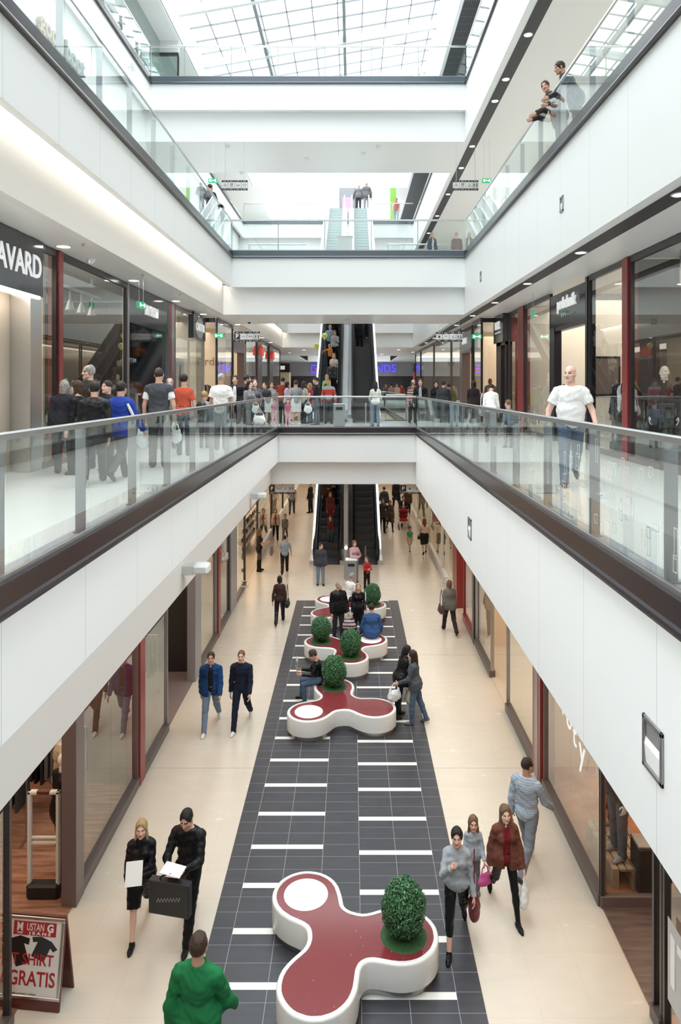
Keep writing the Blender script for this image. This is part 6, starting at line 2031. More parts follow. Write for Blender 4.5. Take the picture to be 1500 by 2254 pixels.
ped('cardi', 'woman in a cream cardigan over a red top, walking with a child', 607, 1186, 1118, 186, sex='f', hair=('bob', 'red'), pose=mixp(WALK_L), top=('open', (0.55, 0.50, 0.42)), inner=RD, legs=('trousers', BK), shoes=BK)
ped('greyc', 'child in grey beside the woman in the cream cardigan', 628, 1188, 1132, 180, sex='c', hair=('short', 'ltbrown'), pose=mixp(WALK_R), top=('knit', (0.20, 0.18, 0.17)), legs=('trousers', GR), shoes=GR)
ped('greym', 'man in a grey shirt and jeans seen from behind under the TAXI sign', 643, 1132, 0, 4, H=1.7, hair=('short', 'dark'), pose=mixp(WALK_R), top=('tee', (0.24, 0.24, 0.27)), legs=('jeans', (0.05, 0.06, 0.08)), shoes=BK)
ped('darkl', 'person in black standing left of the ground-floor escalators', 684, 1129, 0, 70, H=1.72, hair=('short', 'black'), pose=STAND, top=('jacket', BK), legs=('trousers', BK), shoes=BK)
ped('coat', 'woman in a brown coat walking beside the right escalator', 859, 1168, 1100, 184, sex='f', hair=('bob', 'brown'), pose=mixp(WALK_L, larm=(3, 5, 10), rarm=(3, 5, 10)), top=('coat', (0.09, 0.06, 0.045)), legs=('leggings', BK), shoes=BR)
ped('smoke', 'dark-clothed man with his hand at his mouth beside the right escalator', 842, 1173, 1098, 200, hair=('short', 'black'), pose=mixp(STAND, larm=(50, 8, 110, 25)), top=('jacket', CH), legs=('trousers', BK), shoes=BK)
ped('pramm', 'man in a dark jacket pushing a red pushchair', 888, 1158, 1090, 184, hair=('short', 'dark'), pose=mixp(WALK_R, larm=(34, 8, 40), rarm=(34, 8, 40)), top=('open', (0.025, 0.018, 0.018)), inner=WH, legs=('trousers', BK), shoes=BK)
ped('backd', 'person in a long black coat behind the pushchair', 873, 1119, 0, 10, H=1.72, hair=('short', 'black'), pose=WALK_L, top=('coat', BK), legs=('trousers', BK), shoes=BK)
ped('backe', 'man in dark brown right of the man with the pushchair', 898, 1136, 0, 176, H=1.58, hair=('crop', 'ltbrown'), pose=WALK_R, top=('jacket', (0.07, 0.045, 0.04)), legs=('trousers', BK), shoes=BK)
ped('backf', 'person in grey with a dark bag, half hidden by the right escalator', 846, 1136, 0, 20, H=1.65, hair=('short', 'black'), pose=WALK_R, top=('jacket', CH), legs=('trousers', CH), shoes=BK)
ped('backg', 'person in black walking off beyond the pushchair, by the right shop windows', 917, 1122, 0, 0, H=1.68, hair=('short', 'black'), pose=WALK_L, top=('jacket', BK), legs=('trousers', BK), shoes=BK)
ped('greenk', 'child in a green top and pale skirt on the right of the ground floor', 903, 1212, 1160, 190, sex='c', hair=('pony', 'brown'), pose=mixp(WALK_R), top=('tee', (0.06, 0.36, 0.22)), legs=('shorts', (0.66, 0.48, 0.34)), shoes=BK)
ped('whitet', 'long-haired woman in a pale top and black skirt walking away', 935, 1219, 1140, 2, sex='f', hair=('long', 'red'), pose=mixp(WALK_R, larm=(16, 8, 50, 10)), top=('tee', (0.66, 0.56, 0.47), 'none'), legs=('skirt', BK), shoes=BK)
bag('black handbag at the side of the woman in the pale top', hand('whitet', 'l'), .24, .12, .2, 'bag_black', 0, .06)
# pushchair
def pram(x, y):
    r = thing('pushchair', 'red pushchair with grey wheels pushed by the man in the dark jacket', 'pushchair', (x, y, 0), R(180))
    b = MB()
    for sx in (-.23, .23):
        b.tube([(sx, .30, .12), (sx, .05, .45), (sx, -.38, .95), (sx, -.46, 1.0)], .013, 8); b.tube([(sx, -.30, .12), (sx, .05, .48)], .013, 8)
    b.tube([(-.23, -.46, 1.0), (.23, -.46, 1.0)], .016, 8); b.tube([(-.23, .3, .16), (.23, .3, .16)], .012, 8); b.tube([(-.23, -.3, .14), (.23, -.3, .14)], .012, 8)
    b.build('chassis', 'grey_post', r, smooth=True)
    q = Blob(.05); q.ell(V3(0, 0, .42), (.21, .24, .10)).ell(V3(0, -.2, .62), (.21, .09, .26)); v, f = q.mesh(.02)
    o = bpy.data.objects.new('seat', np_mesh('seat', [(v, f)], [cloth((0.30, 0.03, 0.03))])); COL.objects.link(o); o.parent = r
    q = Blob(.03); q.ell(V3(0, -.12, .82), (.23, .24, .17)).cut(V3(0, .0, .80), V3(0, .5, -.85)); v, f = q.mesh(.02)
    o = bpy.data.objects.new('hood', np_mesh('hood', [(v, f)], [cloth((0.22, 0.02, 0.03))])); COL.objects.link(o); o.parent = r
    b = MB(); b.box(-.16, .16, .14, .26, .28, .40, .03); b.build('footrest_bag', cloth((0.45, 0.45, 0.44)), r)
    for sx in (-.24, .24):
        for sy in (-.3, .3):
            b = MB(); b.tube([(sx - .02, sy, .085), (sx + .02, sy, .085)], .085, 14); b.build('wheel', 'rubber', r)
pram(PEOPLE['pramm'][0].location.x - .02, PEOPLE['pramm'][0].location.y - .62)

# ---- escalator riders, ground floor and first floor
def rider(key, label, x, d, H, yaw, z0, yb, **k):
    z1 = Z1 if z0 == 0 else Z2
    HH = z1 - z0; n = int(HH / .2309); rise = HH / n; dep = HH / TAN / n
    k['pose'] = dict(k['pose'])
    for a in ('larm', 'rarm'):
        q = list(k['pose'][a]); q[1] = min(q[1], 4) if key != 'f3' else q[1]; k['pose'][a] = tuple(q)
    i = max(0, int((d - yb - 1.2) / dep))
    y = yb + 1.2 + (i + (.5 if abs(yaw) > 90 else .36)) * dep
    return ped(key, label, 0, 0, 0, yaw, z=z0 + (i + 1) * rise + .004, d=y, x=x, H=H, **k)
rider('e1', 'man in a brown jacket riding the ground-floor escalator', -1.12, 30.3, 1.58, 182, 0, 27.0, hair=('short', 'grey'), pose=mixp(STAND, larm=(24, 6, 80, 20)), top=('jacket', (0.06, 0.035, 0.03)), legs=('trousers', CH))
rider('e2', 'woman in black riding the ground-floor escalator beside the man in brown', -.81, 30.7, 1.52, 182, 0, 27.0, sex='f', hair=('long', 'black'), pose=mixp(STAND, larm=(14, 6, 50, 40), rarm=(14, 6, 50, 40)), top=('jacket', BK), legs=('trousers', BK))
rider('e3', 'woman in a dark red coat riding the ground-floor escalator', -.92, 29.45, 1.50, 182, 0, 27.0, sex='f', hair=('long', 'red'), pose=STAND, top=('coat', (0.13, 0.03, 0.03)), legs=('jeans', JN))
rider('e4', 'child in dark red at the lower end of the ground-floor escalator', -.90, 28.7, 1.05, 182, 0, 27.0, sex='c', hair=('short', 'brown'), pose=mixp(STAND, larm=(10, 30, 20)), top=('knit', (0.15, 0.025, 0.03)), legs=('jeans', JN))
rider('f1', 'big man in a light blue shirt on the crowded escalator with a balloon', -1.06, 33.9, 1.72, 176, Z1, 28.0, fat=1.35, hair=('crop', 'grey'), pose=mixp(STAND, larm=(30, 8, 80, 30), rarm=(24, 14, 60, 10)), top=('tee', (0.20, 0.36, 0.50)), legs=('jeans', BK))
rider('f2', 'woman in a striped blouse and black trousers on the crowded escalator', -.83, 33.4, 1.64, 182, Z1, 28.0, sex='f', fat=1.15, hair=('bob', 'red'), pose=mixp(STAND, larm=(30, 6, 80, 35)), top=('tee', MAT['shirt_pin'], 'long'), legs=('trousers', BK), shoes=WH)
rider('f3', 'child in an orange top stretching out an arm on the crowded escalator', -1.06, 32.9, 1.14, 8, Z1, 28.0, sex='c', hair=('short', 'blond'), pose=mixp(STAND, larm=(20, 70, 10)), top=('knit', (0.62, 0.20, 0.05)), legs=('trousers', BK))
rider('f4', 'man in a dark checked shirt near the foot of the crowded escalator', -.85, 30.45, 1.70, 180, Z1, 28.0, fat=1.2, hair=('crop', 'grey'), pose=STAND, top=('shirt', CH), legs=('trousers', BK))
rider('f5', 'blonde woman in a pale top behind the man in the checked shirt', -.82, 31.3, 1.58, 180, Z1, 28.0, sex='f', hair=('long', 'blond'), pose=STAND, top=('tee', (0.55, 0.52, 0.48)), legs=('jeans', JN))
rider('f6', 'fair-haired woman in a green patterned top near the escalator foot', -1.08, 29.9, 1.52, 178, Z1, 28.0, sex='f', hair=('bob', 'blond'), pose=mixp(STAND, rarm=(30, 30, 30)), top=('knit', (0.18, 0.36, 0.13)), legs=('jeans', JN))
rider('f7', 'dark-clothed woman at the top of the crowded escalator, left side', -1.10, 35.0, 1.66, 176, Z1, 28.0, sex='f', hair=('long', 'dark'), pose=mixp(STAND, larm=(30, 10, 80)), top=('jacket', BK), legs=('trousers', BK))
rider('f8', 'dark-clothed woman at the top of the crowded escalator, right side', -.82, 35.6, 1.60, 184, Z1, 28.0, sex='f', hair=('long', 'blond'), pose=STAND, top=('jacket', BK), legs=('trousers', BK))
rider('f9', 'man in black riding up the right first-floor escalator', .40, 35.2, 1.74, 0, Z1, 28.0, hair=('short', 'black'), pose=STAND, top=('coat', BK), legs=('trousers', BK))
rider('f10', 'man in a black jacket and jeans riding up the right first-floor escalator', .66, 35.7, 1.76, -4, Z1, 28.0, hair=('short', 'black'), pose=mixp(STAND, rarm=(20, 12, 50)), top=('jacket', BK), legs=('jeans', NV), shoes=WH)

# ---- first floor, left walkway
def up(key, label, px, d, hpy, yaw, **k): return ped(key, label, px, 0, hpy, yaw, z=Z1, d=d, **k)
up('vest', 'man in a grey vest over a white short-sleeved shirt, back turned', 350, 12.6, 814, 4, fat=1.15, hair=('crop', 'dark'), pose=mixp(STAND, larm=(0, 14, 16), rarm=(0, 14, 16)), top=('vest', (0.06, 0.064, 0.075)), inner=WH, legs=('trousers', (0.05, 0.048, 0.05)), shoes=BR)
bag('white carrier bag in the left hand of the man in the grey vest', hand('vest', 'l'), .28, .14, .36, 'bag_white', R(20), .08)
bag('pale carrier bag in the right hand of the man in the grey vest', hand('vest', 'r'), .22, .12, .28, 'bag_white', R(-20), .08)
up('blue', 'person in a bright blue hooded jacket with a white sleeve stripe', 266, 10.95, 836, -14, hair=('short', 'black'), fat=1.1, pose=mixp(WALK_L, rarm=(18, 16, 20)), top=('jacket', (0.02, 0.05, 0.30)), legs=('jeans', CH), shoes=CH)
J = PEOPLE['blue'][1]
q = MB(); e_ = J['r']; n_ = unit(np.cross(e_['el'] - e_['sh'], V3(1, 0, 0)))
a0, a1 = e_['sh'] - J['w'] * .076 + J['x'] * .0, e_['el'] - J['w'] * .062
q.tube([a0 * (1 - t) + a1 * t for t in (0.02, .3, .6, .95)], [.02, .024, .024, .02], 8)
o = q.build('sleeve_stripe', cloth(WH), PEOPLE['blue'][0], smooth=True)
up('bback', 'person in black seen from behind, left of the blue hooded jacket', 208, 10.5, 836, 16, hair=('short', 'black'), fat=1.2, pose=mixp(WALK_R), top=('jacket', BK), legs=('trousers', CH), shoes=BK)
up('bwoman', 'dark-haired woman in black in profile before the suit-shop window', 172, 11.6, 842, 80, sex='f', hair=('bob', 'brown'), skin='pale', pose=mixp(STAND), top=('knit', BK), legs=('trousers', BK), shoes=BK)
up('bald', 'tall bald man behind the group in black', 197, 12.5, 808, 140, skin='pale', hair=('receding', 'grey'), pose=STAND, top=('jacket', (0.06, 0.055, 0.05)), legs=('trousers', CH), shoes=BK)
up('hooded', 'person with grey hair close to the red post on the left', 142, 11.75, 841, 30, hair=('bob', 'grey'), pose=STAND, top=('jacket', (0.03, 0.03, 0.04)), legs=('trousers', CH), shoes=BK)
up('blondl', 'fair-haired woman between the black-clad person and the blue jacket', 237, 12.1, 842, 150, sex='f', hair=('cap', 'dark'), skin='pale', pose=STAND, top=('jacket', (0.03, 0.03, 0.035)), legs=('jeans', CH), shoes=BK)
up('redw', 'woman in a red T-shirt with a strap across her back', 405, 14.8, 827, -6, sex='f', fat=1.22, hair=('short', 'black'), pose=mixp(STAND, larm=(6, 12, 20), rarm=(0, 16, 12)), top=('tee', OR), legs=('jeans', NV), shoes=BK)
bag('small pale carrier bag of the woman in the red T-shirt', hand('redw', 'l'), .2, .1, .24, 'bag_white', 0, .06)
up('mid', 'pale-faced man partly hidden behind the man in the grey vest', 374, 16.5, 836, 190, hair=('receding', 'grey'), skin='pale', pose=STAND, top=('jacket', GR), legs=('trousers', CH), shoes=BK)
up('kid', 'fair-haired child with a dark backpack beside the man in white shirt', 450, 16.6, 866, -8, sex='c', hair=('short', 'blond'), pose=STAND, top=('knit', (0.30, 0.36, 0.42)), legs=('jeans', GR), shoes=BK)
J = PEOPLE['kid'][1]; p_ = J['W'](J['P'] + J['u'] * .22 - J['w'] * .19)
r = thing('backpack', 'dark backpack on the back of the fair-haired child', 'backpack', p_, R(-8))
v, f = Blob(.02).ell(V3(0, 0, 0), (.14, .085, .18)).ell(V3(0, -.05, -.05), (.10, .06, .09)).mesh(.016); o = bpy.data.objects.new('body', np_mesh('body', [(v, f)], ['bag_black'])); COL.objects.link(o); o.parent = r
up('white', 'man in a white shirt seen from behind on the left walkway', 487, 16.1, 825, -6, fat=1.28, hair=('crop', 'grey'), skin='tan', pose=mixp(STAND, larm=(0, 12, 14), rarm=(0, 14, 14)), top=('shirt', WH, 'short'), legs=('trousers', (0.10, 0.11, 0.12)), shoes=BK)
up('suitm', 'man in a dark suit and tie facing the viewer outside the cream shop', 518, 20.2, 829, 180, hair=('short', 'dark'), pose=STAND, top=('open', BK), inner=WH, legs=('trousers', BK))
up('prof', 'man with glasses and dark jacket in profile on the left walkway', 543, 21.5, 828, -80, hair=('short', 'black'), pose=STAND, top=('jacket', BK), legs=('trousers', BK))
up('longd', 'woman with long dark hair and a grey top, looking right', 549, 19.6, 841, -130, sex='f', hair=('long', 'black'), skin='pale', pose=mixp(STAND, larm=(10, 8, 30)), top=('knit', (0.22, 0.22, 0.22)), legs=('jeans', CH))
bag('pale patterned bag held by the woman with long dark hair', hand('longd', 'l'), .3, .12, .3, 'bag_white', R(30), .08)
up('auburn', 'woman with an auburn bob and grey blazer turning to look up', 561, 20.6, 837, -140, sex='f', hair=('bob', 'red'), skin='pale', pose=mixp(STAND, larm=(26, 6, 70, 20), hpitch=-14, hyaw=-20), top=('open', (0.10, 0.10, 0.115)), inner=GR, legs=('jeans', CH))
up('dk1', 'dark-haired person behind the woman in the grey blazer', 583, 24.0, 843, 170, hair=('short', 'black'), pose=STAND, top=('jacket', CH), legs=('trousers', CH))
up('skirtw', 'brown-haired woman in a grey top and white shorts at the corner of the bridge', 597, 26.0, 838, -150, sex='f', hair=('bob', 'brown'), pose=mixp(WALK_L), top=('tee', (0.33, 0.32, 0.33)), legs=('shorts', (0.72, 0.72, 0.70)), shoes=WH)
# on the bridge
up('redm', 'man in a rust red shirt seen from behind on the bridge', 623, 27.4, 826, -20, H=1.84, hair=('short', 'dark'), pose=STAND, top=('tee', (0.28, 0.05, 0.03)), legs=('trousers', BK))
up('glass', 'dark-haired woman with a lilac bag on the bridge', 632, 26.9, 842, -70, sex='f', hair=('bob', 'black'), pose=STAND, top=('knit', (0.42, 0.36, 0.44)), legs=('jeans', BK))
up('shorts', 'man in a grey T-shirt and white shorts on the bridge', 652, 26.3, 839, 20, hair=('short', 'brown'), pose=mixp(STAND, larm=(2, 16, 14)), fat=1.15, top=('tee', (0.30, 0.31, 0.33)), legs=('shorts', (0.74, 0.74, 0.73)), shoes=WH)
up('pinkg', 'little girl in a pink top and pink trousers on the bridge', 634, 25.7, 878, 190, sex='c', H=.98, hair=('pony', 'dark'), pose=STAND, top=('tee', (0.42, 0.12, 0.20)), legs=('trousers', (0.62, 0.34, 0.40)), shoes=WH)
up('longh', 'long-haired woman with a cream bag among the group on the bridge', 669, 27.3, 841, -40, sex='f', hair=('long', 'brown'), pose=STAND, top=('tee', (0.45, 0.45, 0.36)), legs=('jeans', NV))
bag('cream handbag under the arm of the long-haired woman on the bridge', shoulder('longh', 'l', .1), .3, .12, .2, 'bag_sand', R(-40), .28, name='shoulder_bag')
up('redv', 'fair-haired woman in a red waistcoat on the bridge', 683, 27.6, 845, 80, sex='f', hair=('bob', 'blond'), pose=STAND, top=('vest', (0.42, 0.03, 0.05)), inner=WH, legs=('jeans', JN))
up('blackm', 'man in a black shirt in profile on the bridge, carrying a white bag', 697, 26.2, 832, 84, hair=('crop', 'black'), pose=mixp(STAND, larm=(10, 8, 30)), top=('shirt', BK), legs=('jeans', (0.10, 0.11, 0.12)), shoes=GR)
bag('white patterned carrier bag of the man in the black shirt', hand('blackm', 'l') + Vector((.0, 0, 0)), .3, .12, .34, 'bag_white', 0, .06)
up('tri', 'man in a grey, teal and red T-shirt at the foot of the crowded escalator', 724, 27.2, 836, 178, hair=('crop', 'ltbrown'), skin='tan', pose=mixp(STAND, larm=(2, 14, 10), rarm=(2, 14, 10)), top=('tee', stripes('tee_tricolour', (0.33, 0.36, 0.36), (0.50, 0.06, 0.05), .38, 'z', .55), 'long'), legs=('jeans', CH))
up('rail', 'long-haired woman in a white top and jeans standing at the bridge balustrade', 827, 25.1, 842, 2, sex='f', hair=('long', 'black'), pose=mixp(STAND, larm=(16, 12, 50, 10), rarm=(16, 12, 50, 10)), top=('knit', (0.66, 0.65, 0.60)), legs=('jeans', JL), shoes=BR)
# ---- first floor, right walkway
up('tee', 'big man in a white T-shirt and blue jeans on the right walkway', 1257, 10.46, 800, 168, fat=1.32, skin='pale', hair=('bald', 'ltbrown'), pose=mixp(WALK_R, larm=(8, 22, 26), rarm=(-4, 24, 24), hyaw=-30), top=('tee', WH, 'short'), legs=('jeans', JN), shoes=CH)
up('blousew', 'woman in a white blouse bending forward on the right walkway', 1081, 18.2, 852, -14, H=1.62, sex='f', hair=('short', 'black'), pose=mixp(STAND, lean=24, hpitch=24, larm=(14, 8, 30), rarm=(20, 8, 40)), top=('shirt', WH), legs=('trousers', CH))
bag('white handbag on the shoulder of the woman in the white blouse', shoulder('blousew', 'l', .10), .34, .14, .3, 'bag_white', R(60), .3, name='shoulder_bag')
up('boyr', 'small fair-haired child close to the right balustrade', 1120, 16.6, 884, 30, sex='c', H=1.12, hair=('crop', 'ltbrown'), pose=STAND, top=('knit', (0.20, 0.25, 0.34)), legs=('jeans', CH))
up('suitr', 'man in a dark suit at the right corner of the bridge', 926, 25.4, 836, 170, hair=('short', 'brown'), pose=STAND, top=('open', BK), inner=(.4, .4, .42), legs=('trousers', BK))
up('redst', 'person with a red striped top beside the man in the dark suit', 908, 27.8, 845, 190, sex='f', hair=('bob', 'brown'), pose=STAND, top=('knit', stripes('top_redstripe', (0.35, 0.05, 0.05), (0.6, 0.55, 0.5), .10)), legs=('jeans', BK))
up('baldr', 'bald man behind the person with the red striped top', 904, 29.5, 838, 170, x=2.62, hair=('receding', 'grey'), skin='pale', pose=STAND, top=('jacket', GR), legs=('trousers', CH))
up('longr', 'woman with long black hair outside the warm-lit right shops', 961, 26.4, 841, 170, sex='f', hair=('long', 'black'), skin='pale', pose=STAND, top=('jacket', BK), legs=('trousers', BK))
up('blur1', 'person in a dark grey coat walking past the warm-lit right shops', 977, 25.2, 836, -20, hair=('short', 'dark'), pose=WALK_L, top=('coat', CH), legs=('trousers', CH))
up('blur2', 'person in an olive green jacket by the right shop windows', 989, 27.2, 842, 10, hair=('short', 'brown'), pose=WALK_R, top=('jacket', (0.13, 0.16, 0.06)), legs=('jeans', CH))
up('blur3', 'person in a dark top and light grey trousers before the brown right-hand entrance', 1043, 23.4, 836, -20, hair=('bob', 'black'), sex='f', pose=WALK_R, top=('jacket', (0.02, 0.014, 0.014)), legs=('trousers', (0.36, 0.36, 0.35)))
for i, (px, hp_, c_, lb) in enumerate(((862, 836, (0.40, 0.24, 0.22), 'distant person in dusky pink beyond the escalators'), (874, 838, (0.60, 0.50, 0.40), 'distant person in cream beyond the escalators'), (885, 842, (0.42, 0.06, 0.05), 'distant person in red beyond the escalators'), (850, 842, GR, 'distant person in grey beyond the escalators'), (648, 842, (0.16, 0.08, 0.06), 'distant person in brown at the far left kiosk'), (680, 843, BK, 'distant person in black beyond the crowded escalator'))):
    up('far%d' % i, lb, px, 47.5 + i, hp_, 180 if i % 2 else 20, H=1.68, hair=('short', ('black', 'dark', 'brown')[i % 3]), pose=STAND, top=('tee', c_), legs=('jeans', CH))
# ---- middle and top floors
def leaner(key, label, x, d, H, yaw, **k):
    return ped(key, label, 0, 0, 0, yaw, z=Z2, d=d, x=x, H=H, **k)
leaner('lean1', 'man in a dark patterned jacket leaning over the upper right handrail', 4.45, 14.75, 1.82, 92, hair=('short', 'brown'), skin='fair', h=.013, pose=dict(lleg=(-8, 4), rleg=(-4, 4), lean=28, hyaw=52, hpitch=2, larm=(52, 6, 40, 10), rarm=(46, 8, 50, 12)), top=('open', (0.05, 0.035, 0.04)), inner=(0.4, 0.4, 0.4), legs=('jeans', NV))
leaner('lean2', 'black-haired man in dark clothes leaning on the upper right handrail, face turned away', 4.50, 13.85, 1.84, 80, hair=('short', 'black'), skin='tan', h=.013, pose=dict(lleg=(-6, 4), rleg=(-4, 4), lean=27, hyaw=10, larm=(46, 6, 46, 10), rarm=(42, 8, 52, 12)), top=('jacket', CH), legs=('jeans', CH))
leaner('gal', 'man in a dark suit seen from behind on the upper left gallery', -4.62, 22.2, 1.76, -24, hair=('crop', 'dark'), pose=mixp(STAND, lean=8, rarm=(30, 10, 60)), top=('jacket', (0.035, 0.033, 0.036)), legs=('trousers', CH))
leaner('gb', 'blonde woman in a blue jacket on the middle bridge, to the right', 3.28, 28.2, 1.50, 195, sex='f', hair=('long', 'blond'), skin='pale', pose=STAND, top=('open', (0.06, 0.08, 0.12)), inner=(.6, .6, .6), legs=('jeans', JN))
leaner('gp', 'person in a dusky brown top at the right end of the middle bridge', 4.3, 28.3, 1.52, 175, hair=('crop', 'ltbrown'), skin='pale', pose=STAND, top=('knit', (0.22, 0.15, 0.14)), legs=('jeans', JN))
def topf(key, label, x, d, H, yaw, **k): return ped(key, label, 0, 0, 0, yaw, z=Z3 + .012, d=d, x=x, H=H, **k)
topf('old1', 'stooping old man in a grey jacket at the top of the pale escalator', .42, 43.3, 1.76, -6, hair=('crop', 'white'), pose=mixp(STAND, lean=14, larm=(14, 24, 24)), top=('jacket', (0.17, 0.165, 0.165)), legs=('trousers', (0.06, 0.06, 0.065)))
topf('old2', 'old man in a grey jacket and pale trousers with a walking stick', .92, 43.3, 1.86, 4, hair=('crop', 'white'), pose=mixp(STAND, rarm=(4, 16, 16)), top=('jacket', (0.17, 0.17, 0.18)), legs=('trousers', (0.34, 0.34, 0.34)))
p_ = hand('old2', 'r')
b = MB(); b.tube([(0, 0, -(p_.z - Z3 - .012)), (0, 0, .02), (0, .03, .05), (0, .08, .04)], .012, 8); tag(b.build('walking_stick', 'bag_brown', loc=p_, smooth=True), 'walking stick in the hand of the old man in pale trousers', 'walking stick')
topf('redt', 'person in a red top beside the lime green panel on the top floor', 3.0, 46.6, 1.80, 170, hair=('short', 'brown'), pose=WALK_L, top=('vest', (0.55, 0.06, 0.05)), inner=WH, legs=('jeans', (0.30, 0.36, 0.38)))

# ------------------------------------------------------------------ mannequins and shop stock
def doll(label, loc, yaw, top=None, legs=None, H=1.8, sex='m', pose=None, headless=False, hair=None, inner=None, skin='doll', h=.016, plate=True, name='mannequin', shoes=BK):
    r, J = figure(label, (loc[0], loc[1], loc[2] + (.012 if plate else 0)), yaw, H, sex, skin=skin, hair=hair, pose=pose or mixp(STAND, larm=(4, 8, 10), rarm=(4, 8, 10)), top=top, inner=inner, legs=legs, h=h, name=name, cat='mannequin', headless=headless, shoes=shoes)
    if plate:
        b = MB(); b.lathe([(.2, 0), (.2, .008), (.001, .010)], n=24)
        q = b.build('stand', 'shop_glass', r, loc=(0, 0, -.012))
    return r
doll('bald white mannequin in a dark jacket and black trousers in the right shop window', (5.98, 13.2, Z1), 150, ('open', (0.045, 0.040, 0.045)), ('trousers', BK), inner=CH, h=.0125, H=1.87)
doll('headless suit torso with a lilac tie in the bright window left of the red post', (5.96, 15.2, Z1), 120, ('open', (0.03, 0.03, 0.045)), ('trousers', BK), inner=WH, headless=True, h=.0145)
doll('headless mannequin in a dark suit in the window left of the black-framed entrance', (6.1, 19.6, Z1), 110, ('open', BK), ('trousers', BK), inner=(.5, .3, .3), headless=True)
doll('headless mannequin in a dark jacket deeper in the bright right-hand window', (6.5, 20.8, Z1), 110, ('open', BK), ('trousers', CH), inner=WH, headless=True)
doll('headless mannequin in a tan jacket in the red shop beside the underlined sign', (6.0, 23.4, Z1), 120, ('open', (0.30, 0.19, 0.12)), ('trousers', BK), inner=WH, headless=True)
doll('black-faced mannequin in brown inside the brown right-hand entrance', (5.6, 27.9, Z1), 140, ('open', (0.16, 0.09, 0.06)), ('trousers', BR), skin='dark', inner=WH)
doll('headless mannequin in a pale jacket behind the suit-shop window', (-6.3, 15.0, Z1), -110, ('open', (0.42, 0.42, 0.42)), ('trousers', CH), inner=BK, headless=True)
doll('headless mannequin in black behind the cream shop glass', (-5.8, 27.4, Z1), -130, ('open', BK), ('trousers', CH), inner=(.5, .28, .16), headless=True)
doll('headless mannequin in brown stripes behind the cream shop glass', (-5.9, 26.7, Z1), -130, ('jacket', stripes('knit_brown', (0.10, 0.05, 0.04), (0.03, 0.02, 0.02), .09)), ('trousers', CH), headless=True)
doll('mannequin in jeans and sand top behind the jeans-shop window', (-4.45, 10.6, 0), -60, ('tee', (0.40, 0.34, 0.26)), ('jeans', (0.30, 0.30, 0.27)), skin='doll', h=.0145)
doll('mannequin in black leaning by the jeans-shop door post', (-4.08, 9.78, 0), -40, ('jacket', BK), ('trousers', BK), skin='doll', h=.0145)
doll('mannequin in a pale skirt behind the pale shop window', (-4.3, 13.2, 0), -70, ('knit', (0.50, 0.49, 0.45)), ('skirt', (0.52, 0.52, 0.46)), sex='f', H=1.72)
doll('mannequin in grey jeans on the shoe pallet, right shop', (3.80, 9.85, .30), 110, ('jacket', CH), ('jeans', (0.10, 0.11, 0.13)), h=.0145, plate=False, shoes=(.35, .33, .32))
doll('mannequin in black trousers on the shoe pallet, right shop', (3.95, 10.4, .30), 100, ('jacket', BK), ('trousers', BK), h=.0145, plate=False, shoes=(.35, .33, .32))
doll('mannequin in pale clothes behind the long right shop window', (4.3, 11.3, 0), 100, ('knit', (0.44, 0.46, 0.44)), ('trousers', (0.46, 0.48, 0.46)), sex='f', h=.0145)
# pallet, speaker box, tube
r = thing('shoe_pallet', 'wooden pallet carrying the two mannequins in the right shop', 'pallet', (3.92, 10.1, 0.012), R(90))
b = MB()
for i in range(6): b.box(-.55, .55, -.30 + i * .105, -.215 + i * .105, .255, .285)
b.build('deck_boards', 'pallet_wood', r)
b = MB()
for yy in (-.26, 0, .26): b.box(-.55, .55, yy - .04, yy + .04, 0.0, .255)
b.build('bearers', 'pallet_wood', r)
r = thing('black_box', 'black upright box behind the glazed return at lower right', 'box', (SR0 + .78, yr0(1325) + .35, .012))
b = MB(); b.box(-.2, .2, -.15, .15, 0, .62, .02); b.build('body', 'rubber', r); b = MB(); b.box(-.2, .2, -.15, .15, .62, .66, .01); b.build('lid', 'grey_post', r)
b = MB(); b.lathe([(.08, 0), (.08, .6), (.001, .6)], (0, 0), 16); tag(b.build('steel_tube', 'brushed_steel', loc=(SR0 + 1.22, yr0(1325) + .3, .012), smooth=True), 'short steel tube standing beside the black box', 'tube')
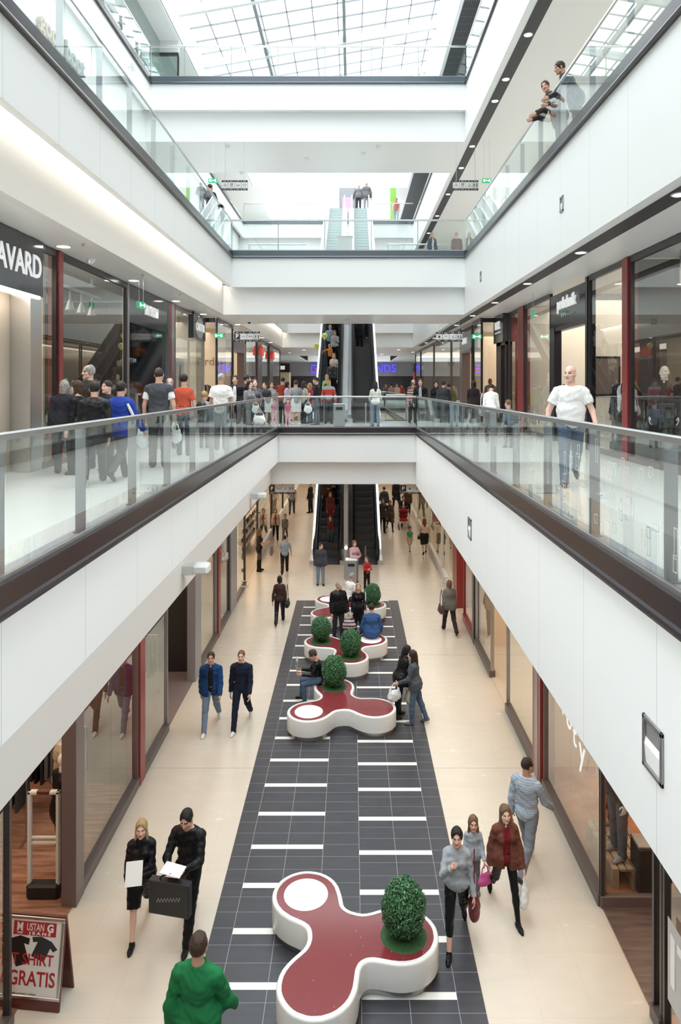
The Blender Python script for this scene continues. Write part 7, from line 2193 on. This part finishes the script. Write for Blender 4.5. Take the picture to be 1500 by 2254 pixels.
# clothes rails
def clothes_rail(label, x, y, z, L, cols, group, rz=0.0, hgt=1.35, gl=.85):
    r = thing('clothes_rail', label, 'clothes rail', (x, y, z), rz)
    b = MB()
    b.tube([(0, -L / 2, 0), (0, -L / 2, hgt), (0, L / 2, hgt), (0, L / 2, 0)], .014, 8); b.tube([(-.2, -L / 2, .014), (.2, -L / 2, .014)], .014, 8); b.tube([(-.2, L / 2, .014), (.2, L / 2, .014)], .014, 8)
    b.build('rail', 'brushed_steel', r)
    rnd = random.Random(int(x * 10 + y * 7))
    n = int(L / .085)
    for i in range(n):
        yy = -L / 2 + .06 + i * (L - .12) / (n - 1)
        c = cols[rnd.randrange(len(cols))]
        w = rnd.uniform(.19, .24); hl = gl * rnd.uniform(.85, 1.05)
        q = MB()
        poly = [(-w, -hl), (w, -hl), (w * .92, -.12), (.05, -.03), (-.05, -.03), (-w * .92, -.12)]
        k = len(q.v); t = .022
        for sgn in (-t, t):
            q.v += [(px, yy + sgn * (1 if pz < -.1 else .5), hgt + pz) for px, pz in poly]
        q.f += [tuple(range(6)), tuple(range(11, 5, -1))] + [(a, (a + 1) % 6, 6 + (a + 1) % 6, 6 + a) for a in range(6)]; q.mi += [0] * 8
        q.tube([(0, yy, hgt - .03), (0, yy, hgt + .012), (.012, yy, hgt + .022)], .004, 5)
        g = q.build('hanging_garment', cloth(c), loc=(0, 0, 0))
        g.parent = None
        g.matrix_world = Matrix.Translation((x, y, z)) @ Matrix.Rotation(rz, 4, 'Z')
        tag(g, 'garment hanging on the %s' % label, 'garment', group)
clothes_rail('rail of dark clothes inside the carpeted doorway', -5.2, 15.6, 0.012, 1.6, (BK, CH, NV, (.5, .48, .44)), 'clothes on the carpeted shop rail', R(90))
clothes_rail('rail of jeans at the back of the jeans shop', -6.2, 10.6, 0.012, 2.4, (JN, NV, CH, (0.05, 0.05, 0.055)), 'jeans on the shop rail', R(90))
clothes_rail('rail of grey trousers near the jeans shop entrance', -5.0, 11.4, 0.012, 1.2, (CH, GR, BK), 'trousers on the entrance rail', R(90))
clothes_rail('rail of jackets inside the black-framed shop', 7.6, 18.6, Z1 + .012, 2.2, (BK, CH, NV), 'jackets in the black-framed shop', 0)
clothes_rail('rail of suits at the back of the suit shop', -8.2, 16.2, Z1 + .012, 2.6, (BK, CH, NV, BR), 'suits on the suit-shop rail', 0)
# framed pictures
for i, yy in enumerate((16.9, 18.0)):
    r = thing('framed_picture', ('framed dark picture on the pale wall of the black-framed shop, nearer the front', 'framed dark picture on the pale wall of the black-framed shop, farther back')[i], 'picture', (7.0 + i * 1.2, 19.02, Z1 + 1.2))
    b = MB(); b.box(-.4, .4, -.02, .02, 0, 1.1, .005); b.build('frame', 'black_metal', r)
    b = MB(); b.box(-.34, .34, -.026, -.018, .06, 1.04); b.build('print', mat('print_grey', (0.17, 0.14, 0.13), .5), r)
b = MB(); b.box(6.5, 9.5, 19.04, 19.1, Z1, T); struct('wall_shop_pale_inner', b, 'wall_pale')
# folded shirt, boxes and ornament in the shirt-shop niches
d_ = 11.3
zt_ = z_at(858, 11.5)
r = thing('folded_shirt', 'folded white shirt with a dark tie in the middle niche', 'shirt', (SL1 - .5, 11.35, zt_), R(90))
b = MB(); b.box(-.17, .17, -.03, .03, 0.0, .36, .02); b.build('body', cloth((.72, .74, .76)), r); b = MB(); b.tube([(-.07, -.02, .36), (-.05, -.05, .39), (.05, -.05, .39), (.07, -.02, .36)], .03, 8); b.build('collar', cloth(WH), r); b = MB(); b.quad((-.025, -.036, .35), (-.05, -.036, .02), (.05, -.036, .02), (.025, -.036, .35)); b.build('tie', cloth(NV), r)
for i, (yy, w, c) in enumerate(((10.75, .36, 'letter_brown'), (11.2, .22, 'bag_brown'))):
    b = MB(); b.box(-.1, .1, -w / 2, w / 2, 0, .09, .008); tag(b.build('gift_box', c, loc=(SL1 - .55, yy, z_at(792, 11.5))), ('long dark red box in the top lit niche', 'short brown box in the top lit niche')[i], 'box')
b = MB(); b.lathe([(.08, 0), (.09, .02), (.03, .04), (.025, .08), (.05, .11), (.02, .15), (.001, .16)], n=16); tag(b.build('ornament', 'letter_brown', loc=(SL1 - .55, 11.3, z_at(930, 11.5)), smooth=True), 'small brown ornament in the bottom lit niche', 'ornament')
# track spots behind the suit-shop window
for i in range(5):
    yy = 13.7 + i * .62
    r = thing('track_spot', '%s grey track spot behind the suit-shop window, counted from the front' % ordn[i], 'spot lamp', (-6.1, yy, 8.75), 0, 'track spots in the suit shop')
    b = MB(); b.lathe([(.03, .10), (.06, .02), (.10, -.12), (.085, -.12), (.001, -.02)], n=16); b.build('shade', 'grey_post', r, smooth=True)
    b = MB(); b.tube([(0, 0, .08), (0, 0, .30)], .02, 8); b.build('stem', 'grey_post', r)
b = MB(); b.box(-6.16, -6.04, 13.3, 16.6, 9.05, 9.12); tag(b.build('lighting_track', 'grey_post'), 'grey lighting track behind the suit-shop window', 'lighting track')
# perfumery shelves: rows of bottles seen through the bright window
def shelf_unit(label, x, y, z, L, group, cols, rz=0):
    r = thing('shelf_unit', label, 'shelf', (x, y, z), rz)
    for k in range(4):
        b = MB(); b.box(-.15, .15, -L / 2, L / 2, .35 + k * .38, .38 + k * .38); b.build('shelf_board', 'clad_white', r)
    b = MB(); b.box(-.17, -.15, -L / 2, L / 2, 0, 1.9); b.build('back_panel', 'wall_pale', r)
    M4 = Matrix.Translation((x, y, z)) @ Matrix.Rotation(rz, 4, 'Z')
    rnd = random.Random(int(y * 10))
    for k in range(4):
        n = int(L / .22)
        for i in range(n):
            hh = rnd.uniform(.12, .24)
            q = MB(); q.lathe([(.035, 0), (.04, .01), (.04, hh * .7), (.015, hh * .78), (.015, hh), (.001, hh)], n=8)
            o = q.build('bottle', cols[rnd.randrange(len(cols))], smooth=True)
            o.matrix_world = M4 @ Matrix.Translation((.03, -L / 2 + .1 + i * (L - .2) / (n - 1), .38 + k * .38))
            tag(o, 'small bottle standing on the %s' % label, 'bottle', group)
mat('bottle_amber', (0.45, 0.18, 0.05), .15); mat('bottle_pink', (0.6, 0.25, 0.25), .15); mat('bottle_clear', (0.7, 0.66, 0.6), .1)
shelf_unit('lit perfumery shelves behind the left ground-floor windows', -4.5, 30.0, .012, 3.4, 'bottles on the perfumery shelves', ('bottle_amber', 'bottle_pink', 'bottle_clear', 'bag_black'))
shelf_unit('second run of perfumery shelves farther along', -4.5, 34.6, .012, 3.0, 'bottles on the second perfumery shelves', ('bottle_amber', 'bottle_pink', 'bottle_clear'))
shelf_unit('shelves in the warm-lit right first-floor shop', 6.4, 35.0, Z1 + .012, 3.0, 'items on the warm-lit shelves', ('bag_black', 'bag_brown', 'bottle_clear'), R(180))

# spots and a white branch ornament in the dark right window
for i, (yy, zz) in enumerate(((12.2, 9.12), (13.0, 9.0))):
    r = thing('window_spot', ('grey box spot in the dark right window, nearer the viewer', 'grey box spot in the dark right window, above the bald mannequin')[i], 'spot lamp', (6.2, yy, zz))
    b = MB(); b.box(-.07, .07, -.09, .09, -.1, .2, .01); b.build('housing', 'grey_post', r)
    b = MB(); b.lathe([(.06, -.103), (.001, -.104)], n=16); b.build('lens', 'lamp_white', r)
    b = MB(); b.box(-.015, .015, -.015, .015, .2, C1 - zz); b.build('stem', 'grey_post', r)
r = thing('branch_ornament', 'pale branching ornament left of the bald mannequin', 'ornament', (6.7, 14.3, Z1 + .012))
b = MB(); rb = random.Random(5)
b.lathe([(.16, 0), (.16, .02), (.04, .03)], n=18)
b.tube([(0, 0, .02), (.02, 0, .7), (0, .02, 1.15)], [.045, .04, .035], 8)
for k in range(9):
    a = k * .7; z = .85 + .07 * k
    p0 = Vector((0, .01, z - .05)); p1 = p0 + Vector((.16 * math.cos(a), .2 * math.sin(a), .14)); p2 = p1 + Vector((.10 * math.cos(a + .5), .14 * math.sin(a + .5), .16))
    b.tube([p0, p1, p2], [.026, .018, .008], 6); b.tube([p1, p1 + Vector((.08 * math.cos(a - .8), .12 * math.sin(a - .8), .06))], [.014, .006], 6)
b.build('branches', 'paper', r, smooth=True)
